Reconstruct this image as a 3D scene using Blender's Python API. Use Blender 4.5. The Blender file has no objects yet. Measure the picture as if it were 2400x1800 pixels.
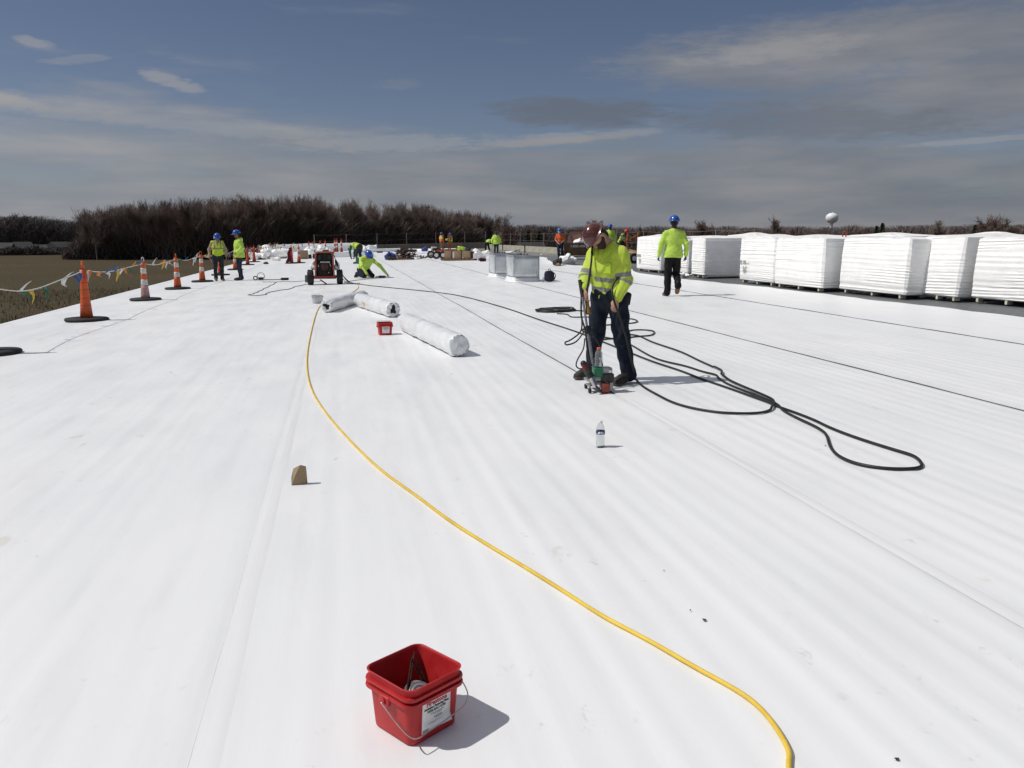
import bpy, bmesh, math, random
import numpy as np
from mathutils import Vector, Matrix, Euler

# ------------------------------------------------------------------ scene, camera, sky, sun, exposure
SC = bpy.context.scene
COL = SC.collection
YAW = math.radians(11.6)          # camera looks 11.6 degrees to the right of the roof's long axis (+Y)
PITCH = math.radians(10.06)
CAMH = 1.55
cam = bpy.data.cameras.new('camera'); cam.sensor_width = 36.0; cam.lens = 29.13
cam.clip_start = 0.05; cam.clip_end = 6000
camo = bpy.data.objects.new('camera', cam); COL.objects.link(camo)
camo.location = (0, 0, CAMH); camo.rotation_euler = (math.pi/2 - PITCH, 0, -YAW)
SC.camera = camo

SUN_EL = math.radians(51.0)
SHD = math.radians(-8.0)           # direction in which shadows fall, measured from +X
sun_dir = Vector((-math.cos(SHD)*math.cos(SUN_EL), -math.sin(SHD)*math.cos(SUN_EL), math.sin(SUN_EL)))

W = bpy.data.worlds.new('World'); SC.world = W; W.use_nodes = True
def build_world():
    nt = W.node_tree; nt.nodes.clear(); L = nt.links.new
    def N(t, **k):
        n = nt.nodes.new(t)
        for a, b in k.items(): setattr(n, a, b)
        return n
    def mth(op, a, b=None, c=None, clamp=False):
        n = N('ShaderNodeMath', operation=op); n.use_clamp = clamp
        for i, v in enumerate((a, b, c)):
            if v is None: continue
            if isinstance(v, (int, float)): n.inputs[i].default_value = v
            else: L(v, n.inputs[i])
        return n.outputs[0]
    def mixc(f, a, b):
        n = N('ShaderNodeMix', data_type='RGBA')
        for i, v in ((0, f), (6, a), (7, b)):
            if isinstance(v, (int, float)): n.inputs[i].default_value = v
            elif isinstance(v, tuple): n.inputs[i].default_value = (*v, 1)
            else: L(v, n.inputs[i])
        return n.outputs[2]
    def smooth(v, lo, hi):
        n = N('ShaderNodeMapRange', interpolation_type='SMOOTHSTEP'); L(v, n.inputs[0])
        n.inputs[1].default_value = lo; n.inputs[2].default_value = hi
        return n.outputs[0]
    out = N('ShaderNodeOutputWorld'); bg = N('ShaderNodeBackground'); bg.inputs[1].default_value = 0.055
    sky = N('ShaderNodeTexSky', sky_type='NISHITA'); sky.sun_disc = False
    sky.sun_elevation = SUN_EL; sky.sun_rotation = math.atan2(sun_dir.x, sun_dir.y)
    sky.altitude = 200; sky.air_density = 0.9; sky.dust_density = 0.25; sky.ozone_density = 3.5
    tc = N('ShaderNodeTexCoord'); sx = N('ShaderNodeSeparateXYZ'); L(tc.outputs['Generated'], sx.inputs[0])
    x, y, z = sx.outputs
    az = mth('ARCTAN2', x, y)                              # azimuth from +Y, clockwise
    el = mth('ARCSINE', z)
    zz = mth('ADD', mth('MAXIMUM', z, 0.0), 0.10)
    cu = N('ShaderNodeCombineXYZ'); L(mth('DIVIDE', x, zz), cu.inputs[0]); L(mth('DIVIDE', y, zz), cu.inputs[1])
    def noise(scale, detail, rough, off=(0, 0, 0), scl=(1, 1, 1), src=None):
        mp = N('ShaderNodeMapping'); L(src or cu.outputs[0], mp.inputs[0])
        mp.inputs['Location'].default_value = off; mp.inputs['Scale'].default_value = scl
        n = N('ShaderNodeTexNoise'); L(mp.outputs[0], n.inputs['Vector'])
        n.inputs['Scale'].default_value = scale; n.inputs['Detail'].default_value = detail
        n.inputs['Roughness'].default_value = rough
        return n.outputs['Fac']
    n1 = noise(0.62, 5, 0.58, (3.1, 1.7, 0))
    ce = N('ShaderNodeCombineXYZ'); L(az, ce.inputs[0]); L(el, ce.inputs[1])
    n3 = noise(1.0, 5, 0.55, (2.0, 0.3, 0), (2.6, 21.0, 1), ce.outputs[0])   # streaks seen low over the horizon
    n3b = noise(1.0, 4.5, 0.52, (5.0, 1.3, 0), (7.0, 36.0, 1), ce.outputs[0])
    # blob of cloud at a given bearing and height, edges torn by the noise
    n4 = noise(1.0, 5, 0.62, (1.7, 4.1, 0), (13.0, 62.0, 1), ce.outputs[0]); n5 = noise(1.0, 5, 0.66, (9.7, 2.1, 0), (30.0, 130.0, 1), ce.outputs[0])
    def blob(a0, e0, ra, re, tilt=0.0, amp=1.0, tear=0.9):
        da = mth('SUBTRACT', az, a0); de = mth('SUBTRACT', el, e0)
        de = mth('SUBTRACT', de, mth('MULTIPLY', da, tilt))
        q = mth('ADD', mth('POWER', mth('ABSOLUTE', mth('DIVIDE', da, ra)), 2.0), mth('POWER', mth('ABSOLUTE', mth('DIVIDE', de, re)), 2.0))
        q = mth('ADD', q, mth('MULTIPLY', mth('SUBTRACT', n4, 0.5), tear*2.4))
        q = mth('ADD', q, mth('MULTIPLY', mth('SUBTRACT', n5, 0.5), tear*3.4))
        q = mth('ADD', q, mth('MULTIPLY', mth('SUBTRACT', n3, 0.5), tear*1.6))
        m = N('ShaderNodeMapRange', interpolation_type='SMOOTHSTEP'); L(q, m.inputs[0])
        m.inputs[1].default_value = 1.55; m.inputs[2].default_value = 0.15; m.inputs[4].default_value = amp
        return m.outputs[0]
    # general cover: thick near the horizon, thinning upwards (goes all the way round)
    bias = smooth(el, 0.19, 0.03)
    cov = mth('ADD', mth('MULTIPLY', bias, 0.78), mth('MULTIPLY', mth('SUBTRACT', n3, 0.5), 1.5))
    cov = mth('ADD', cov, mth('MULTIPLY', mth('SUBTRACT', n1, 0.5), 0.7))
    cov = mth('ADD', cov, mth('MULTIPLY', mth('SUBTRACT', n4, 0.5), 0.55))
    cover = smooth(cov, 0.10, 0.78)
    cover = mth('MULTIPLY', cover, 0.92)
    den = cover
    for b in [(0.60, 0.196, 0.27, 0.036, 0.02, 0.92, 0.45), (0.46, 0.180, 0.13, 0.022, -0.12, 0.85, 0.4), (0.78, 0.150, 0.33, 0.045, 0.05, 0.92, 0.45),
              (0.62, 0.120, 0.14, 0.016, 0.03, 0.7, 0.7), (-0.40, 0.138, 0.16, 0.0085, -0.07, 0.85, 0.5),
              (-0.172, 0.163, 0.028, 0.0075, -0.22, 0.3, 1.3), (-0.296, 0.189, 0.016, 0.005, -0.1, 0.25, 1.3), (-0.26, 0.178, 0.03, 0.004, 0.15, 0.35, 1.3),
              (0.07, 0.170, 0.03, 0.006, 0.1, 0.25, 0.9), (-0.13, 0.253, 0.011, 0.004, -0.2, 0.3, 0.8), (0.25, 0.109, 0.10, 0.0045, 0.06, 0.9, 0.4),
              (-0.05, 0.105, 0.09, 0.006, -0.03, 0.7, 0.5), (0.18, 0.09, 0.25, 0.012, 0.0, 0.7, 0.5)]:
        den = mth('MAXIMUM', den, blob(*b))
    # broken sheet of unseen cloud above the view, added to fill the shadows
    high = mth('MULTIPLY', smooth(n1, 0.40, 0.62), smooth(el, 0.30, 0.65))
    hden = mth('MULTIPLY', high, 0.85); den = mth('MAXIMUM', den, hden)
    # cloud colour: lit tops against grey body
    lit = smooth(mth('ADD', mth('MULTIPLY', n3b, 0.55), mth('MULTIPLY', n3, 0.45)), 0.36, 0.72)
    # light falls on the sunward (left) side of the sky more than on the right
    side = smooth(az, 1.0, -0.5)
    dark = mixc(side, (2.75, 3.1, 3.7), (4.1, 4.4, 5.0))
    brgt = mixc(side, (4.5, 4.5, 4.8), (5.9, 5.9, 6.1))
    ccol = mixc(lit, dark, brgt)
    ccol = mixc(smooth(el, 0.27, 0.6), ccol, (8.2, 8.0, 7.9))     # unseen overhead cloud brightened to lift the light in the shadows
    # deepen the clear sky a little: a phone exposing for white roofing renders it so
    hs = N('ShaderNodeHueSaturation'); L(sky.outputs[0], hs.inputs['Color'])
    hs.inputs['Saturation'].default_value = 0.93; hs.inputs['Value'].default_value = 0.90
    tint = N('ShaderNodeMix', data_type='RGBA'); tint.blend_type = 'MULTIPLY'; tint.inputs[0].default_value = 1.0; L(hs.outputs[0], tint.inputs[6]); tint.inputs[7].default_value = (1.06, 0.97, 1.0, 1)
    # clouds brightened towards the sun, outside the view, to raise the fill light
    sd = N('ShaderNodeVectorMath', operation='DOT_PRODUCT'); L(tc.outputs['Generated'], sd.inputs[0]); sd.inputs[1].default_value = sun_dir
    glow = mth('ADD', 1.0, mth('MULTIPLY', mth('POWER', mth('MAXIMUM', sd.outputs['Value'], 0.0), 3.0), 2.2))
    vs = N('ShaderNodeVectorMath', operation='SCALE'); L(ccol, vs.inputs[0]); L(glow, vs.inputs['Scale'])
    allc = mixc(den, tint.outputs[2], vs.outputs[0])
    wden = None
    for b in [(-0.42, 0.140, 0.16, 0.0095, -0.05, 0.5, 1.1), (0.25, 0.111, 0.12, 0.0065, 0.07, 0.40, 1.0), (0.06, 0.106, 0.12, 0.009, 0.03, 0.4, 1.0), (-0.172, 0.163, 0.030, 0.0085, -0.25, 0.42, 1.2), (-0.296, 0.189, 0.017, 0.006, -0.1, 0.40, 1.2),
              (0.50, 0.198, 0.10, 0.012, 0.05, 0.4, 0.9), (0.72, 0.098, 0.10, 0.003, 0.04, 0.4, 0.9), (-0.10, 0.118, 0.14, 0.009, -0.05, 0.35, 1.0), (-0.25, 0.125, 0.10, 0.008, -0.05, 0.4, 1.0)]:
        q = blob(*b); wden = q if wden is None else mth('MAXIMUM', wden, q)
    allc = mixc(blob(0.29, 0.140, 0.10, 0.016, -0.03, 0.75, 0.8), allc, (2.35, 2.65, 3.2)); allc = mixc(blob(0.52, 0.125, 0.16, 0.02, -0.05, 0.5, 0.8), allc, (2.3, 2.65, 3.25))
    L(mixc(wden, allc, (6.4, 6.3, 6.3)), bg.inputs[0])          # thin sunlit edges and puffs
    L(bg.outputs[0], out.inputs[0])
build_world()

sl = bpy.data.lights.new('sun', 'SUN'); sl.energy = 3.15; sl.angle = math.radians(0.53); sl.color = (1.0, 0.965, 0.905)
so = bpy.data.objects.new('sun', sl); COL.objects.link(so)
so.rotation_euler = (-sun_dir).to_track_quat('-Z', 'Y').to_euler(); so.location = (-40, 10, 60)

SC.view_settings.view_transform = 'Standard'; SC.view_settings.look = 'None'
SC.view_settings.exposure = 0.0; SC.view_settings.gamma = 1.0; SC.view_settings.use_curve_mapping = False
SC.render.engine = 'CYCLES'
SC.cycles.use_denoising = True; SC.cycles.use_adaptive_sampling = True; SC.cycles.adaptive_threshold = 0.02
SC.cycles.max_bounces = 6; SC.cycles.diffuse_bounces = 3; SC.cycles.glossy_bounces = 3; SC.cycles.transparent_max_bounces = 12; SC.cycles.caustics_refractive = False; SC.cycles.caustics_reflective = False

# ------------------------------------------------------------------ materials
MATS = {}
def mat(name, col, rough=0.6, var=0.12, scale=8.0, bump=0.0, bscale=40.0, metal=0.0, spec=0.5, trans=0.0, ior=1.45, col2=None, alpha=1.0, sheen=0.0, sss=0.0, coat=0.0, noise_detail=6.0, stretch=(1, 1, 1), bdist=0.01, vrough=0.1):
    if name in MATS: return MATS[name]
    m = bpy.data.materials.new(name); m.use_nodes = True; MATS[name] = m
    nt = m.node_tree; b = nt.nodes['Principled BSDF']; L = nt.links.new
    b.inputs['Roughness'].default_value = rough; b.inputs['Metallic'].default_value = metal
    b.inputs['Specular IOR Level'].default_value = spec; b.inputs['IOR'].default_value = ior
    b.inputs['Transmission Weight'].default_value = trans; b.inputs['Alpha'].default_value = alpha
    b.inputs['Coat Weight'].default_value = coat; b.inputs['Coat Roughness'].default_value = 0.08
    if sheen: b.inputs['Sheen Weight'].default_value = sheen
    if sss:
        b.inputs['Subsurface Weight'].default_value = sss; b.inputs['Subsurface Radius'].default_value = (0.012, 0.005, 0.003); b.inputs['Subsurface Scale'].default_value = 1.0
    tc = nt.nodes.new('ShaderNodeTexCoord'); mp = nt.nodes.new('ShaderNodeMapping'); L(tc.outputs['Object'], mp.inputs[0]); mp.inputs['Scale'].default_value = stretch
    n = nt.nodes.new('ShaderNodeTexNoise'); L(mp.outputs[0], n.inputs['Vector']); n.inputs['Scale'].default_value = scale; n.inputs['Detail'].default_value = noise_detail
    n.inputs['Roughness'].default_value = 0.62
    rp = nt.nodes.new('ShaderNodeValToRGB'); L(n.outputs['Fac'], rp.inputs[0])
    c2 = col2 or tuple(max(0.0, c*(1-var*1.6)) for c in col); c1 = tuple(min(1.0, c*(1+var)) for c in col)
    rp.color_ramp.elements[0].position = 0.32; rp.color_ramp.elements[1].position = 0.68
    rp.color_ramp.elements[0].color = (*c2, 1); rp.color_ramp.elements[1].color = (*c1, 1)
    L(rp.outputs[0], b.inputs['Base Color'])
    if vrough:
        mr = nt.nodes.new('ShaderNodeMapRange'); L(n.outputs['Fac'], mr.inputs[0]); mr.inputs[3].default_value = max(0.02, rough-vrough); mr.inputs[4].default_value = min(1.0, rough+vrough)
        L(mr.outputs[0], b.inputs['Roughness'])
    if bump:
        n2 = nt.nodes.new('ShaderNodeTexNoise'); L(mp.outputs[0], n2.inputs['Vector']); n2.inputs['Scale'].default_value = bscale; n2.inputs['Detail'].default_value = 5
        bp = nt.nodes.new('ShaderNodeBump'); bp.inputs['Strength'].default_value = bump; bp.inputs['Distance'].default_value = bdist
        L(n2.outputs['Fac'], bp.inputs['Height']); L(bp.outputs[0], b.inputs['Normal'])
    return m

# ------------------------------------------------------------------ object helpers
SLOPE = 0.0208                      # the roof rises to the right, about 1:48
def rz(x): return SLOPE*x
def R(x, y, dz=0.004): return Vector((x, y, rz(x)+dz))

def link(o, parent=None):
    COL.objects.link(o)
    if parent is not None: o.parent = parent
    return o
def tag(o, label=None, cat=None, group=None, kind=None):
    for k, v in (('label', label), ('category', cat), ('group', group), ('kind', kind)):
        if v: o[k] = v
    return o
def empty(name, loc=(0, 0, 0), rotz=0.0, label=None, cat=None, group=None, rot=None):
    o = bpy.data.objects.new(name, None); o.empty_display_size = 0.1; link(o); o.location = loc
    o.rotation_euler = rot if rot is not None else (0, 0, rotz)
    return tag(o, label, cat, group)
def copy_tree(o, parent=None):
    c = o.copy(); link(c, parent)
    for ch in list(o.children): copy_tree(ch, c)
    return c
def npmesh(name, V, F, mats, smooth=True):
    """V (n,3) array; F list of (k,4) or (k,3) arrays"""
    me = bpy.data.meshes.new(name); V = np.asarray(V, np.float32)
    if not isinstance(F, (list, tuple)): F = [F]
    F = [np.asarray(f, np.int32) for f in F if len(f)]
    me.vertices.add(len(V)); me.vertices.foreach_set('co', V.ravel())
    nl = sum(f.size for f in F); npoly = sum(len(f) for f in F)
    me.loops.add(nl); me.polygons.add(npoly)
    me.loops.foreach_set('vertex_index', np.concatenate([f.ravel() for f in F]))
    tot = np.concatenate([np.full(len(f), f.shape[1], np.int32) for f in F]); st = np.concatenate([[0], np.cumsum(tot)[:-1]]).astype(np.int32)
    me.polygons.foreach_set('loop_start', st); me.polygons.foreach_set('loop_total', tot)
    me.polygons.foreach_set('use_smooth', np.full(npoly, smooth, bool))
    for m in (mats if isinstance(mats, (list, tuple)) else [mats]): me.materials.append(m)
    me.update(calc_edges=True); me.validate()
    return me

class MB:
    """collects simple shapes into one mesh"""
    def __init__(s): s.v = []; s.f = []
    def add(s, vs, fs):
        o = len(s.v); s.v += [tuple(v) for v in vs]; s.f += [tuple(i+o for i in f) for f in fs]; return s
    def box(s, c, d, rot=None, taper=None):
        x, y, z = (q/2 for q in d); tx, ty = taper or (1, 1)
        vs = [Vector((sx*x*(tx if sz > 0 else 1), sy*y*(ty if sz > 0 else 1), sz*z)) for sz in (-1, 1) for sx, sy in ((-1, -1), (1, -1), (1, 1), (-1, 1))]
        if rot is not None:
            m = rot if isinstance(rot, Matrix) else Euler(rot).to_matrix(); vs = [m @ v for v in vs]
        c = Vector(c)
        return s.add([v+c for v in vs], [(3, 2, 1, 0), (4, 5, 6, 7), (0, 1, 5, 4), (1, 2, 6, 5), (2, 3, 7, 6), (3, 0, 4, 7)])
    def rbox(s, c, d, r=0.01, rot=None, seg=3):
        """box with rounded vertical edges and chamfered top and bottom"""
        x, y, z = (q/2 for q in d); r = min(r, x*0.98, y*0.98, z*0.98); ring = []
        for cx_, cy_, a0 in ((x-r, y-r, 0), (-x+r, y-r, 90), (-x+r, -y+r, 180), (x-r, -y+r, 270)):
            for k in range(seg+1):
                a = math.radians(a0+90*k/seg); ring.append((cx_, cy_, math.cos(a), math.sin(a)))
        n = len(ring); vs = []
        for zz, q in ((-z, 0.35), (-z+r*0.65, 1), (z-r*0.65, 1), (z, 0.35)):
            vs += [Vector((a+r*q*c_, b+r*q*s_, zz)) for a, b, c_, s_ in ring]
        if rot is not None:
            m = rot if isinstance(rot, Matrix) else Euler(rot).to_matrix(); vs = [m @ v for v in vs]
        c = Vector(c); fs = [tuple(range(n-1, -1, -1)), tuple(range(3*n, 4*n))]
        for k in range(3): fs += [(k*n+i, k*n+(i+1) % n, (k+1)*n+(i+1) % n, (k+1)*n+i) for i in range(n)]
        return s.add([v+c for v in vs], fs)
    def cyl(s, a, b, r0, r1=None, n=12, caps=True):
        a = Vector(a); b = Vector(b); r1 = r0 if r1 is None else r1
        d = (b-a).normalized(); u = d.orthogonal().normalized(); w = d.cross(u)
        vs = [p+(u*math.cos(2*math.pi*i/n)+w*math.sin(2*math.pi*i/n))*r for p, r in ((a, r0), (b, r1)) for i in range(n)]
        fs = [(i, (i+1) % n, n+(i+1) % n, n+i) for i in range(n)]
        if caps: fs += [tuple(range(n-1, -1, -1)), tuple(range(n, 2*n))]
        return s.add(vs, fs)
    def lathe(s, prof, n=24, c=(0, 0, 0), ax=None, sx=1.0, sy=1.0, closed=False):
        """prof: (r,z) list, around z (or ax matrix)"""
        c = Vector(c); vs = []
        for r, z in prof:
            for i in range(n):
                a = 2*math.pi*i/n; v = Vector((r*math.cos(a)*sx, r*math.sin(a)*sy, z))
                vs.append((ax @ v if ax is not None else v)+c)
        m = len(prof); fs = [(k*n+i, k*n+(i+1) % n, (k+1)*n+(i+1) % n, (k+1)*n+i) for k in range(m-1) for i in range(n)]
        if closed: fs += [((m-1)*n+i, (m-1)*n+(i+1) % n, (i+1) % n, i) for i in range(n)]
        else:
            if prof[0][0] > 1e-6: fs.append(tuple(range(n-1, -1, -1)))
            if prof[-1][0] > 1e-6: fs.append(tuple((m-1)*n+i for i in range(n)))
        return s.add(vs, fs)
    def tube(s, pts, r, n=8, caps=True):
        pts = [Vector(p) for p in pts]; m = len(pts); vs = []; rs = r if isinstance(r, (list, tuple)) else [r]*m
        up = None
        for i, p in enumerate(pts):
            d = (pts[min(i+1, m-1)]-pts[max(i-1, 0)]).normalized()
            if up is None: up = d.orthogonal().normalized()
            up = (up-d*up.dot(d)).normalized(); w = d.cross(up)
            vs += [p+(up*math.cos(2*math.pi*k/n)+w*math.sin(2*math.pi*k/n))*rs[i] for k in range(n)]
        fs = [(i*n+k, i*n+(k+1) % n, (i+1)*n+(k+1) % n, (i+1)*n+k) for i in range(m-1) for k in range(n)]
        if caps: fs += [tuple(range(n-1, -1, -1)), tuple((m-1)*n+k for k in range(n))]
        return s.add(vs, fs)
    def ball(s, c, r, n=12, m=8):
        r = r if isinstance(r, (list, tuple)) else (r, r, r)
        prof = [(max(1e-7, math.sin(math.pi*k/m)), -math.cos(math.pi*k/m)) for k in range(m+1)]
        o = len(s.v); s.lathe(prof, n, (0, 0, 0))
        for i in range(o, len(s.v)):
            q = s.v[i]; s.v[i] = (q[0]*r[0]+c[0], q[1]*r[1]+c[1], q[2]*r[2]+c[2])
        return s
    def mesh(s, name, m, smooth=False):
        me = bpy.data.meshes.new(name); me.from_pydata(s.v, [], s.f); me.materials.append(m)
        me.polygons.foreach_set('use_smooth', [smooth]*len(me.polygons)); me.update(); return me
    def build(s, name, m, parent=None, smooth=False, loc=None, rot=None, auto=None, bevel=None, label=None):
        me = s.mesh(name, m, smooth or auto is not None)
        o = link(bpy.data.objects.new(name, me), parent)
        if loc is not None: o.location = loc
        if rot is not None: o.rotation_euler = rot
        if auto is not None:
            try: me.set_sharp_from_angle(angle=math.radians(auto))
            except Exception: pass
        if bevel:
            b = o.modifiers.new('bevel', 'BEVEL'); b.width = bevel; b.segments = 2; b.limit_method = 'ANGLE'; b.angle_limit = math.radians(40)
        if label: o['label'] = label
        return o

def spline(pts, n=8):
    """Catmull-Rom through points"""
    P = [Vector(p) for p in pts]; P = [P[0]*2-P[1]]+P+[P[-1]*2-P[-2]]; out = []
    for i in range(1, len(P)-2):
        a, b, c, d = P[i-1:i+3]
        for k in range(n):
            t = k/n
            out.append(0.5*((2*b)+(c-a)*t+(2*a-5*b+4*c-d)*t*t+(3*b-a-3*c+d)*t**3))
    out.append(P[-2]); return out

# ------------------------------------------------------------------ signed-distance modelling (bodies, clothes, crumpled film)
def nets(V, org, h):
    S = V < 0; nx, ny, nz = V.shape
    c = np.zeros((nx-1, ny-1, nz-1), np.int8)
    for a in (0, 1):
        for b in (0, 1):
            for d in (0, 1): c += S[a:nx-1+a, b:ny-1+b, d:nz-1+d]
    act = (c > 0) & (c < 8); I, J, K = np.nonzero(act); n = len(I)
    idx = -np.ones(act.shape, np.int32); idx[act] = np.arange(n, dtype=np.int32)
    cor = {(a, b, d): V[I+a, J+b, K+d] for a in (0, 1) for b in (0, 1) for d in (0, 1)}
    acc = np.zeros((n, 3)); cnt = np.zeros(n)
    ks = list(cor)
    for p in ks:
        for ax in range(3):
            if p[ax]: continue
            q = list(p); q[ax] = 1; q = tuple(q); a, b = cor[p], cor[q]
            m = (a < 0) != (b < 0); t = np.where(m, a/np.where(m, a-b, 1), 0)
            for k in range(3): acc[:, k] += np.where(m, (t if k == ax else p[k]), 0)
            cnt += m
    P = np.stack([I, J, K], 1)+acc/cnt[:, None]; P = P*h+np.asarray(org)
    F = []
    for ax in range(3):
        sl0 = [slice(None)]*3; sl1 = [slice(None)]*3; sl0[ax] = slice(0, -1); sl1[ax] = slice(1, None)
        A = S[tuple(sl0)]; B = S[tuple(sl1)]; d = A != B
        o1, o2 = [k for k in range(3) if k != ax]
        i = np.nonzero(d); keep = (i[o1] > 0) & (i[o2] > 0) & (i[o1] < V.shape[o1]-1) & (i[o2] < V.shape[o2]-1)
        i = [q[keep] for q in i]; ins = A[tuple(i)]
        def cell(da, db):
            q = list(i); q[o1] = q[o1]+da; q[o2] = q[o2]+db; return idx[tuple(q)]
        Q = np.stack([cell(-1, -1), cell(0, -1), cell(0, 0), cell(-1, 0)], 1)
        flip = ins if ax == 1 else ~ins
        Q[flip] = Q[flip][:, ::-1]; F.append(Q)
    return P, np.concatenate(F)

class SDF:
    def __init__(s): s.p = []
    def cap(s, a, b, ra, rb=None, k=0.03, axis=None, sc=1.0, sub=False):
        s.p.append((np.array(a, float), np.array(b, float), ra, ra if rb is None else rb, k, None if axis is None else np.array(Vector(axis).normalized()), sc, sub)); return s
    def ball(s, c, r, k=0.02, axis=None, sc=1.0, sub=False): return s.cap(c, np.array(c, float)+[0, 0, 1e-4], r, r, k, axis, sc, sub)
    def grid(s, h, pad=0.03):
        lo = np.min([np.minimum(p[0], p[1])-max(p[2], p[3])*max(1, p[6]) for p in s.p if not p[7]], 0)-pad
        hi = np.max([np.maximum(p[0], p[1])+max(p[2], p[3])*max(1, p[6]) for p in s.p if not p[7]], 0)+pad
        n = np.ceil((hi-lo)/h).astype(int)+1
        V = np.full(n, 0.5, np.float32)
        for a, b, ra, rb, k, ax, sc, sub in s.p:
            ext = max(ra, rb)*max(1, sc)+k*1.5+2*h
            i0 = np.maximum(((np.minimum(a, b)-ext-lo)/h).astype(int), 0); i1 = np.minimum(((np.maximum(a, b)+ext-lo)/h).astype(int)+2, n)
            if np.any(i1 <= i0): continue
            g = [lo[q]+h*np.arange(i0[q], i1[q]) for q in range(3)]
            X, Y, Z = np.meshgrid(*g, indexing='ij', sparse=True)
            ba = b-a; bb = ba@ba
            t = np.clip(((X-a[0])*ba[0]+(Y-a[1])*ba[1]+(Z-a[2])*ba[2])/bb, 0, 1)
            qx = X-a[0]-t*ba[0]; qy = Y-a[1]-t*ba[1]; qz = Z-a[2]-t*ba[2]
            if ax is not None:
                c = (qx*ax[0]+qy*ax[1]+qz*ax[2])*(1/sc-1); qx = qx+c*ax[0]; qy = qy+c*ax[1]; qz = qz+c*ax[2]
            d = np.sqrt(qx*qx+qy*qy+qz*qz)-(ra+(rb-ra)*t)
            sl = tuple(slice(i0[q], i1[q]) for q in range(3)); o = V[sl]
            if sub:
                V[sl] = np.maximum(o, -d)
            else:
                hh = np.maximum(k-np.abs(o-d), 0)/k
                V[sl] = np.minimum(o, d)-hh*hh*k*0.25
        return V, lo
    def build(s, name, h, m, parent=None, disp=None, smooth=True, cut=None, attr=None):
        V, lo = s.grid(h)
        if disp is not None or cut is not None:
            g = [lo[q]+h*np.arange(V.shape[q]) for q in range(3)]
            X, Y, Z = np.meshgrid(*g, indexing='ij', sparse=True)
            if disp is not None: V = V+disp(X, Y, Z)
            if cut is not None: V = np.maximum(V, cut(X, Y, Z))
            V = V.astype(np.float32)
        P, F = nets(V, lo, h)
        me = npmesh(name, P, F, m, smooth)
        if attr is not None:
            at = me.attributes.new('band', 'FLOAT', 'POINT'); at.data.foreach_set('value', attr(P).astype(np.float32))
        return link(bpy.data.objects.new(name, me), parent)
# ------------------------------------------------------------------ setting: land
rng = random.Random(7); nrg = np.random.default_rng(11)
GZ = -5.2
def field_material():
    m = bpy.data.materials.new('stubble_field'); m.use_nodes = True; nt = m.node_tree; L = nt.links.new; b = nt.nodes['Principled BSDF']
    b.inputs['Roughness'].default_value = 0.95; b.inputs['Specular IOR Level'].default_value = 0.1
    g = nt.nodes.new('ShaderNodeNewGeometry')
    def ns(scale, stretch, det=6):
        mp = nt.nodes.new('ShaderNodeMapping'); L(g.outputs['Position'], mp.inputs[0]); mp.inputs['Scale'].default_value = stretch
        n = nt.nodes.new('ShaderNodeTexNoise'); L(mp.outputs[0], n.inputs['Vector']); n.inputs['Scale'].default_value = scale; n.inputs['Detail'].default_value = det; return n.outputs['Fac']
    def ramp(f, a, b_, p0=0.35, p1=0.65):
        r = nt.nodes.new('ShaderNodeValToRGB'); L(f, r.inputs[0]); e = r.color_ramp.elements; e[0].position = p0; e[1].position = p1; e[0].color = (*a, 1); e[1].color = (*b_, 1); return r.outputs[0]
    big = ramp(ns(0.02, (1, 2.2, 1)), (0.074, 0.058, 0.034), (0.100, 0.079, 0.046))
    grn = ramp(ns(0.013, (1, 1.8, 1)), (0.058, 0.053, 0.030), (0.066, 0.050, 0.030), 0.42, 0.6)
    fine = ramp(ns(2.2, (1, 1, 1), 9), (0.55, 0.55, 0.55), (1.45, 1.4, 1.3), 0.3, 0.75)
    mx = nt.nodes.new('ShaderNodeMix'); mx.data_type = 'RGBA'; mx.inputs[0].default_value = 0.5; L(big, mx.inputs[6]); L(grn, mx.inputs[7])
    mu = nt.nodes.new('ShaderNodeMix'); mu.data_type = 'RGBA'; mu.blend_type = 'MULTIPLY'; mu.inputs[0].default_value = 1.0; L(mx.outputs[2], mu.inputs[6]); L(fine, mu.inputs[7])
    L(mu.outputs[2], b.inputs['Base Color'])
    bp = nt.nodes.new('ShaderNodeBump'); bp.inputs['Strength'].default_value = 0.8; bp.inputs['Distance'].default_value = 0.15; L(ns(3.0, (1, 1, 1), 8), bp.inputs['Height']); L(bp.outputs[0], b.inputs['Normal'])
    return m
FIELD = field_material()
# one sheet to the horizon, gently uneven
def ground():
    r = np.concatenate([np.linspace(0, 200, 30), np.geomspace(220, 5000, 40)]); a = np.linspace(0, 2*np.pi, 97)[:-1]
    RR, AA = np.meshgrid(r, a, indexing='ij'); X = RR*np.cos(AA); Y = RR*np.sin(AA)
    Z = GZ+0.25*np.sin(X*0.021+1)*np.sin(Y*0.017)*np.clip(RR/80, 0, 1)-0.2
    V = np.stack([X, Y, Z], -1).reshape(-1, 3); n = len(a); i, j = np.meshgrid(np.arange(len(r)-1), np.arange(n), indexing='ij')
    F = np.stack([i*n+j, (i+1)*n+j, (i+1)*n+(j+1) % n, i*n+(j+1) % n], -1).reshape(-1, 4)
    o = link(bpy.data.objects.new('ground', npmesh('ground', V, F, FIELD, True))); tag(o, 'flat brown stubble field around the building', None, None, 'structure')
ground()
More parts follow.
